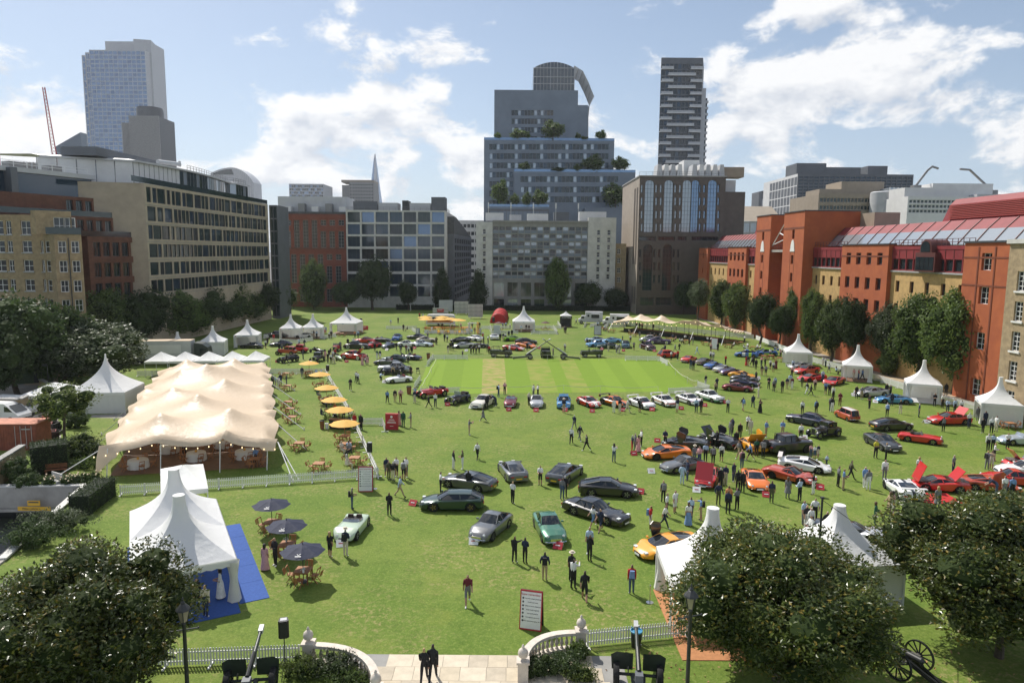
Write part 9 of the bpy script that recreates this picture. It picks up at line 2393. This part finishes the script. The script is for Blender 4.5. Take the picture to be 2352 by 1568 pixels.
crowd('A4','''20 652 st 80 lt lt;72 725 wk 190 kj wt;112 742 wk 340 kj kt;157 683 st 80 ps kt;267 728 st 80 bt ns;307 738 st 60 kt kt;347 782 st 100 ws kt;417 848 s2 250 ms mt;237 597 st 80 cs jj;590 768 st 270 kt kt;647 778 po 250 gj tt;727 877 s2 200 kt kt;907 742 st 250 kj kt;947 752 s2 200 kj kt;962 848 st 90 nj nt;912 962 st 80 ws kt x;1052 932 s2 90 ks Bt;1247 967 st 340 nt nt;1410 852 s2 270 kt kt;1492 867 st 290 wt kt;1530 742 st 80 kj kt;1547 922 s2 250 cs nt;1622 922 st 270 cs kt;1692 928 st 250 ws kt;1502 1117 s2 70 kt kt x;1772 1083 ar 80 wt nt;1862 1002 st 80 gj gt;1917 1133 st 85 kj kt;1942 1062 st 80 nj nt;2007 1132 st 60 ws kt;2057 1117 st 190 ws Bt;240 432;267 442;302 502 wk 90 wt js;380 522 si 20;427 522 si 160;492 502 si;562 572 st 200 pt Bt;612 575;652 580;22 937 st 70 ws kt;167 932 st 100 bs kt x;335 912 st 80 kj wt;320 905 st 60 gt nt''')
crowd('A3','''1240 1162 st 300 kj wt;1372 1192 s2 100 nj nt;1357 1252 s2 280 tt kt;1832 1112 st 20 kj kt;1862 1297 pt 160 ws Bt;1680 1452 wk 100 nt Bs x;1797 1412 wk 80 nj nt;1880 1472 ph 270 kd kt L;1502 1470 s2 80 ws kt;1130 1472 st 85 cj nt;1187 1472 st 100 kj kt h;905 1470 st 90 nt ws;467 1467 po 30 gt ks x;322 1467 wk 340 ws Bt;232 1472 st 60 kt Bt;162 1472 st 250 wj wt;1065 962 st 90 nt jj;1097 972 st 80 nj kt x;1300 852 st 260 ws kt;1330 862 st 70 ws gt;1475 907 s2 290 rs kt;1140 787 wk 180 cj ct;882 757 wk 190 gj gt;932 747 wk 300 kj kt;912 852 st 290 rt kt;837 852 st 200 wt kt;720 782 be 330;760 772 st 280;397 737 s2 260 gt ks;357 652 st 280 wt kt;197 772 st 290 ws gt;227 777 st 80 gj Bt;97 752 st 60 gj Bt;1302 752 st 260 pt kt f;1385 747 st 90 kj kt;1740 927 st 80;1722 920 st 270 rd rt L;1802 927 st 100 kj kt;1785 920;1832 962 st 60 kj kt;1897 932;1940 942;1902 1037 st 80 kt ts;1947 1037 st 90 gt ks x;2002 962 st 100 wt ks;2037 992 st 80 wt ns;2067 957 st 250 md mt L;1982 1192 s2 270 kt kt;2042 1222 st 240 gt kt x;2057 1182 st 80 cs nt;2142 1232 st 85 kj kt;2197 1192 st 270 nt tt;2232 1160 st 80;2257 1192 st 90 mj wt;2062 762 po 80 lt Bt;1050 672 st 200 kj kt;1092 672 st 180 gj gt;2000 820;2120 830;2150 835 st 200 kj wt;2270 960 wk 250 cs nt;2255 1050 st 260 pt kt;430 480 s2 270 kt kt;465 490 st 250 kt kt;495 495;625 505 st 280 kt kt;465 600 st 90 gt gt;705 620 st 40 gt kt''')
crowd('A3','340 545 si 0;410 545 si 180;590 600 si 330;635 605 si 200;855 615 si 200;890 640 si 160;935 660 si 330 ws kt;965 665 si 20 ws kt;1000 625 si 270 ws kt;1265 645 si 280 ws kt;1310 650 si 250 ws kt;1575 715 si 170;1700 650 s2 200 ws kt;1690 745 si 330 ws kt;1735 725 si 200 ws kt;1725 760 si 60 wt ws;1850 740 si 200 ws kt;1885 748 si 160 ws kt;60 505 si 180;80 520 si 120;25 500 si 20')
crowd('A2','''865 1287 ar 20 ct jj x;937 1260 ar 280 pt kt;1275 1287 st 330 ws gt;1327 1282 s2 200 ws kt;1222 1387 st 60 Bj kt e;832 1397 be 160 nt nt;727 1432 st 100 kj kt;1632 1472 s2 80 nt tt h;45 1412 wk 190 kj kt;122 1407 s2 90 ws nt;1202 742 st 280 kt kt;1507 807 s2 200 gt gt;1645 752 st 260 wt gt;1905 677 st 280 ct kt;2322 657 st 200 Gt kt;300 742 st 90 kt kt;272 772 st 100 kt Bt h;325 737 st 80;230 635 st 70 kj kt;262 642 st 80 ws kt;690 662 st 200 kj kt;735 760 st 90 gt kt;755 782 st 80 rt kt;742 660 st 200 wt nt;540 782 be 60 kt kt;570 775 st 40 kt kt;602 782 be 90 kt kt;637 772 st 120 wt kt;442 817 st 250 gt ks K;680 602 st 80 wt rs;548 572 st 80 cs Bt;585 547 st 270 td tt L;642 482 st 290 kj kt;135 672 po 250 lj lt;885 628 st 80 kj kt;920 632 st 90 nt Bt;947 630 st 60 wt kt;985 592 st 70 nj kt;1022 582 st 80 kj kt;1132 527 st 90 cs Bt;1190 502 si 90 kt Bt;1222 502 si 90 kt Bt;1777 432 wk 160 ws kt;1640 537 st 80 gj kt;1655 542 st 90 kd kt;2157 747 st 80 wt gt;2252 762 s2 90 ws gt;2282 772 st 100 gj wt;300 478 si 270 ws Bt;350 480 si 250 ws nt;420 478 si 300 pt kt;555 480 st 280 gt kt;915 485;950 485;1000 490 st 200 wt kt;1635 430;1655 432;1685 430;2030 480 st 250 ct kt''')
crowd('A1','''1182 1212 s2 280 kj lt;1268 1127 wk 85 ws kt;1615 1357 wk 90 bs kt;1706 1347 st 280 kj tt;1772 1352 po 90 ps mt;1937 1357 st 250 nj Bt e;1940 1330 st 220 bs nt;1320 912 st 60 pd pt L;1382 912 st 90 pd gt;1360 908 st 80 wt jj K;1495 842 st 60 Gs wt;1530 847 st 80 nt ws;1467 752 st 280 kj kt;1722 737 wk 250 kj kt;1772 777 st 80 nj gt;1837 772 st 70 mt gt;1867 787 wk 100 ws nt;1902 797 st 260 kj kt;1817 862 be 200 nt kt;1862 892 st 80 ws kt;1892 1052 st 250 kt kt;1530 1087 cr 40 cs kt;1682 1052 st 80 tt kt;887 852 st 320 pt pt;917 887 st 60 kt kt;952 892 st 80 wt kt;977 852 st 250 wt gt;1002 832 st 260 rt kt;932 832 st 270 kt kt;995 890 cr 150 Bt Bt;1062 737 st 270 gt gt h;1152 692 st 280 kj kt;1217 692 po 270 ws kt;1272 597 st 270 cs kt;1235 597 st 300 ot kt;1655 447 st 80 cs Bt;1742 422 st 60 kt kt;1995 367 st 280 rt kt;2035 372 st 260 wt wt;1805 512 st 270 kt kt;1850 517 si 200 kt kt;2140 522 si 270 wt Bt;2190 672 st 280 lj lt;2090 602 st 80 Bt gt;185 717 st 80 wt ks;207 682 st 330 kt kt;580 702 wk 330 cs kt;642 702 wk 340 nj gt;345 762 st 60 kj kt;377 762 st 70 gt jj;412 562 st 280 ws jj;462 582 st 80 nj nt;602 572 st 200 ct kt;732 602 st 250 wt Bt;785 602 st 80 ct kt;752 597;932 607 st 250 wt kt;957 602 st 270 kt lt;625 847 st 200 nj nt;432 897 wk 200 kt kt;280 640 st 290 rt rt;100 690 cr 330 ws Bt;895 545;1185 505 st 200 pt Bt;1215 510''')
crowd('B6','''655 347 st 280 nj gt;1335 410 wk 85 ws kt;287 460 st 300 gj kt;322 475 st 20 cj Bt;357 475 st 80 wj wt;385 440 st 270 nj jj;460 447 st 200 nj gt;1150 1312 si 330 Bt Bt e;1243 1315 si 90 ct nt;1222 1495 si 20 Bd Bt;1242 1335 si 250 gt kt;850 612 si 340 Gt gt;920 727 si 350 kj kt;982 702 si 90 mt kt;1065 682 si 200 bs kt;897 862 si 0 nj nt;1068 880 si 90 ws kt f;1070 815 si 270 rt kt f;1182 860 si 270 tt kt f;1242 865 st 200 bs nt;832 345 si 330 cs kt;895 345 si 200 cs kt;1395 1000 st 250 kj kt;75 1405 si 270 bs kt''')
crowd('L1','1500 1355 si 330 tt kt h;1445 1010 st 300 kt kt')
QUEUE.sort(key=lambda a:a[0][0]**2+a[0][1]**2)
for a in QUEUE[:300]:real_person(*a)
far=[real_person(*a)for a in QUEUE[300:]]
fm,fv,ff,fi=[],[],[],[]
for o in far:
 mw=Matrix.LocRotScale(o.location,o.rotation_euler,o.scale);b0=len(fv);fv+=[tuple(mw@v.co)for v in o.data.vertices]
 ix=[]
 for sl_ in o.material_slots:
  if sl_.material not in fm:fm.append(sl_.material)
  ix.append(fm.index(sl_.material))
 for p in o.data.polygons:ff.append([b0+v for v in p.vertices]);fi.append(ix[p.material_index])
 for ch in list(o.children):bpy.data.objects.remove(ch)
 bpy.data.objects.remove(o)
me=bpy.data.meshes.new('distant_crowd');me.from_pydata(fv,[],ff)
for m in fm:me.materials.append(m)
me.polygons.foreach_set('material_index',fi);me.polygons.foreach_set('use_smooth',[True]*len(ff))
tag(link('distant_crowd',me),'small distant visitors scattered round the farthest cars and bars','crowd',kind='stuff')
# ------------------------------------------------------------------ summer haze
hm=bpy.data.materials.new('haze_air');hm.use_nodes=True
hn,hl=hm.node_tree.nodes,hm.node_tree.links
hn.remove(hn['Principled BSDF']);pv_=hn.new('ShaderNodeVolumePrincipled')
pv_.inputs['Color'].default_value=(.86,.91,1.0,1);pv_.inputs['Density'].default_value=.00009;pv_.inputs['Anisotropy'].default_value=.35
hl.new(pv_.outputs[0],hn['Material Output'].inputs['Volume']);MATS['haze_air']=hm
tag(MB().box((0,1000,160),(2600,2200,329)).build('haze','haze_air'),'thin pale summer haze over the whole city','haze',kind='stuff')
scene.cycles.volume_bounces=0
# ------------------------------------------------------------------ look-alikes told apart by their order from the terrace
ORD='nearest second third fourth fifth sixth seventh eighth ninth tenth eleventh twelfth'.split()
ORD=ORD[:1]+[w+' nearest' for w in ORD[1:]]
same={}
for o in col.objects:
 if o.parent is None and o.get('label')and o.get('group'):same.setdefault(o['label'],[]).append(o)
for lb,l in same.items():
 if 1<len(l)<=12:
  for i,o in enumerate(sorted(l,key=lambda q:(q.location-Vector((0,28,0))).length)):
   w=lb.split()[:11];o['label']=' '.join(w)+', '+ORD[i]+' to the terrace'
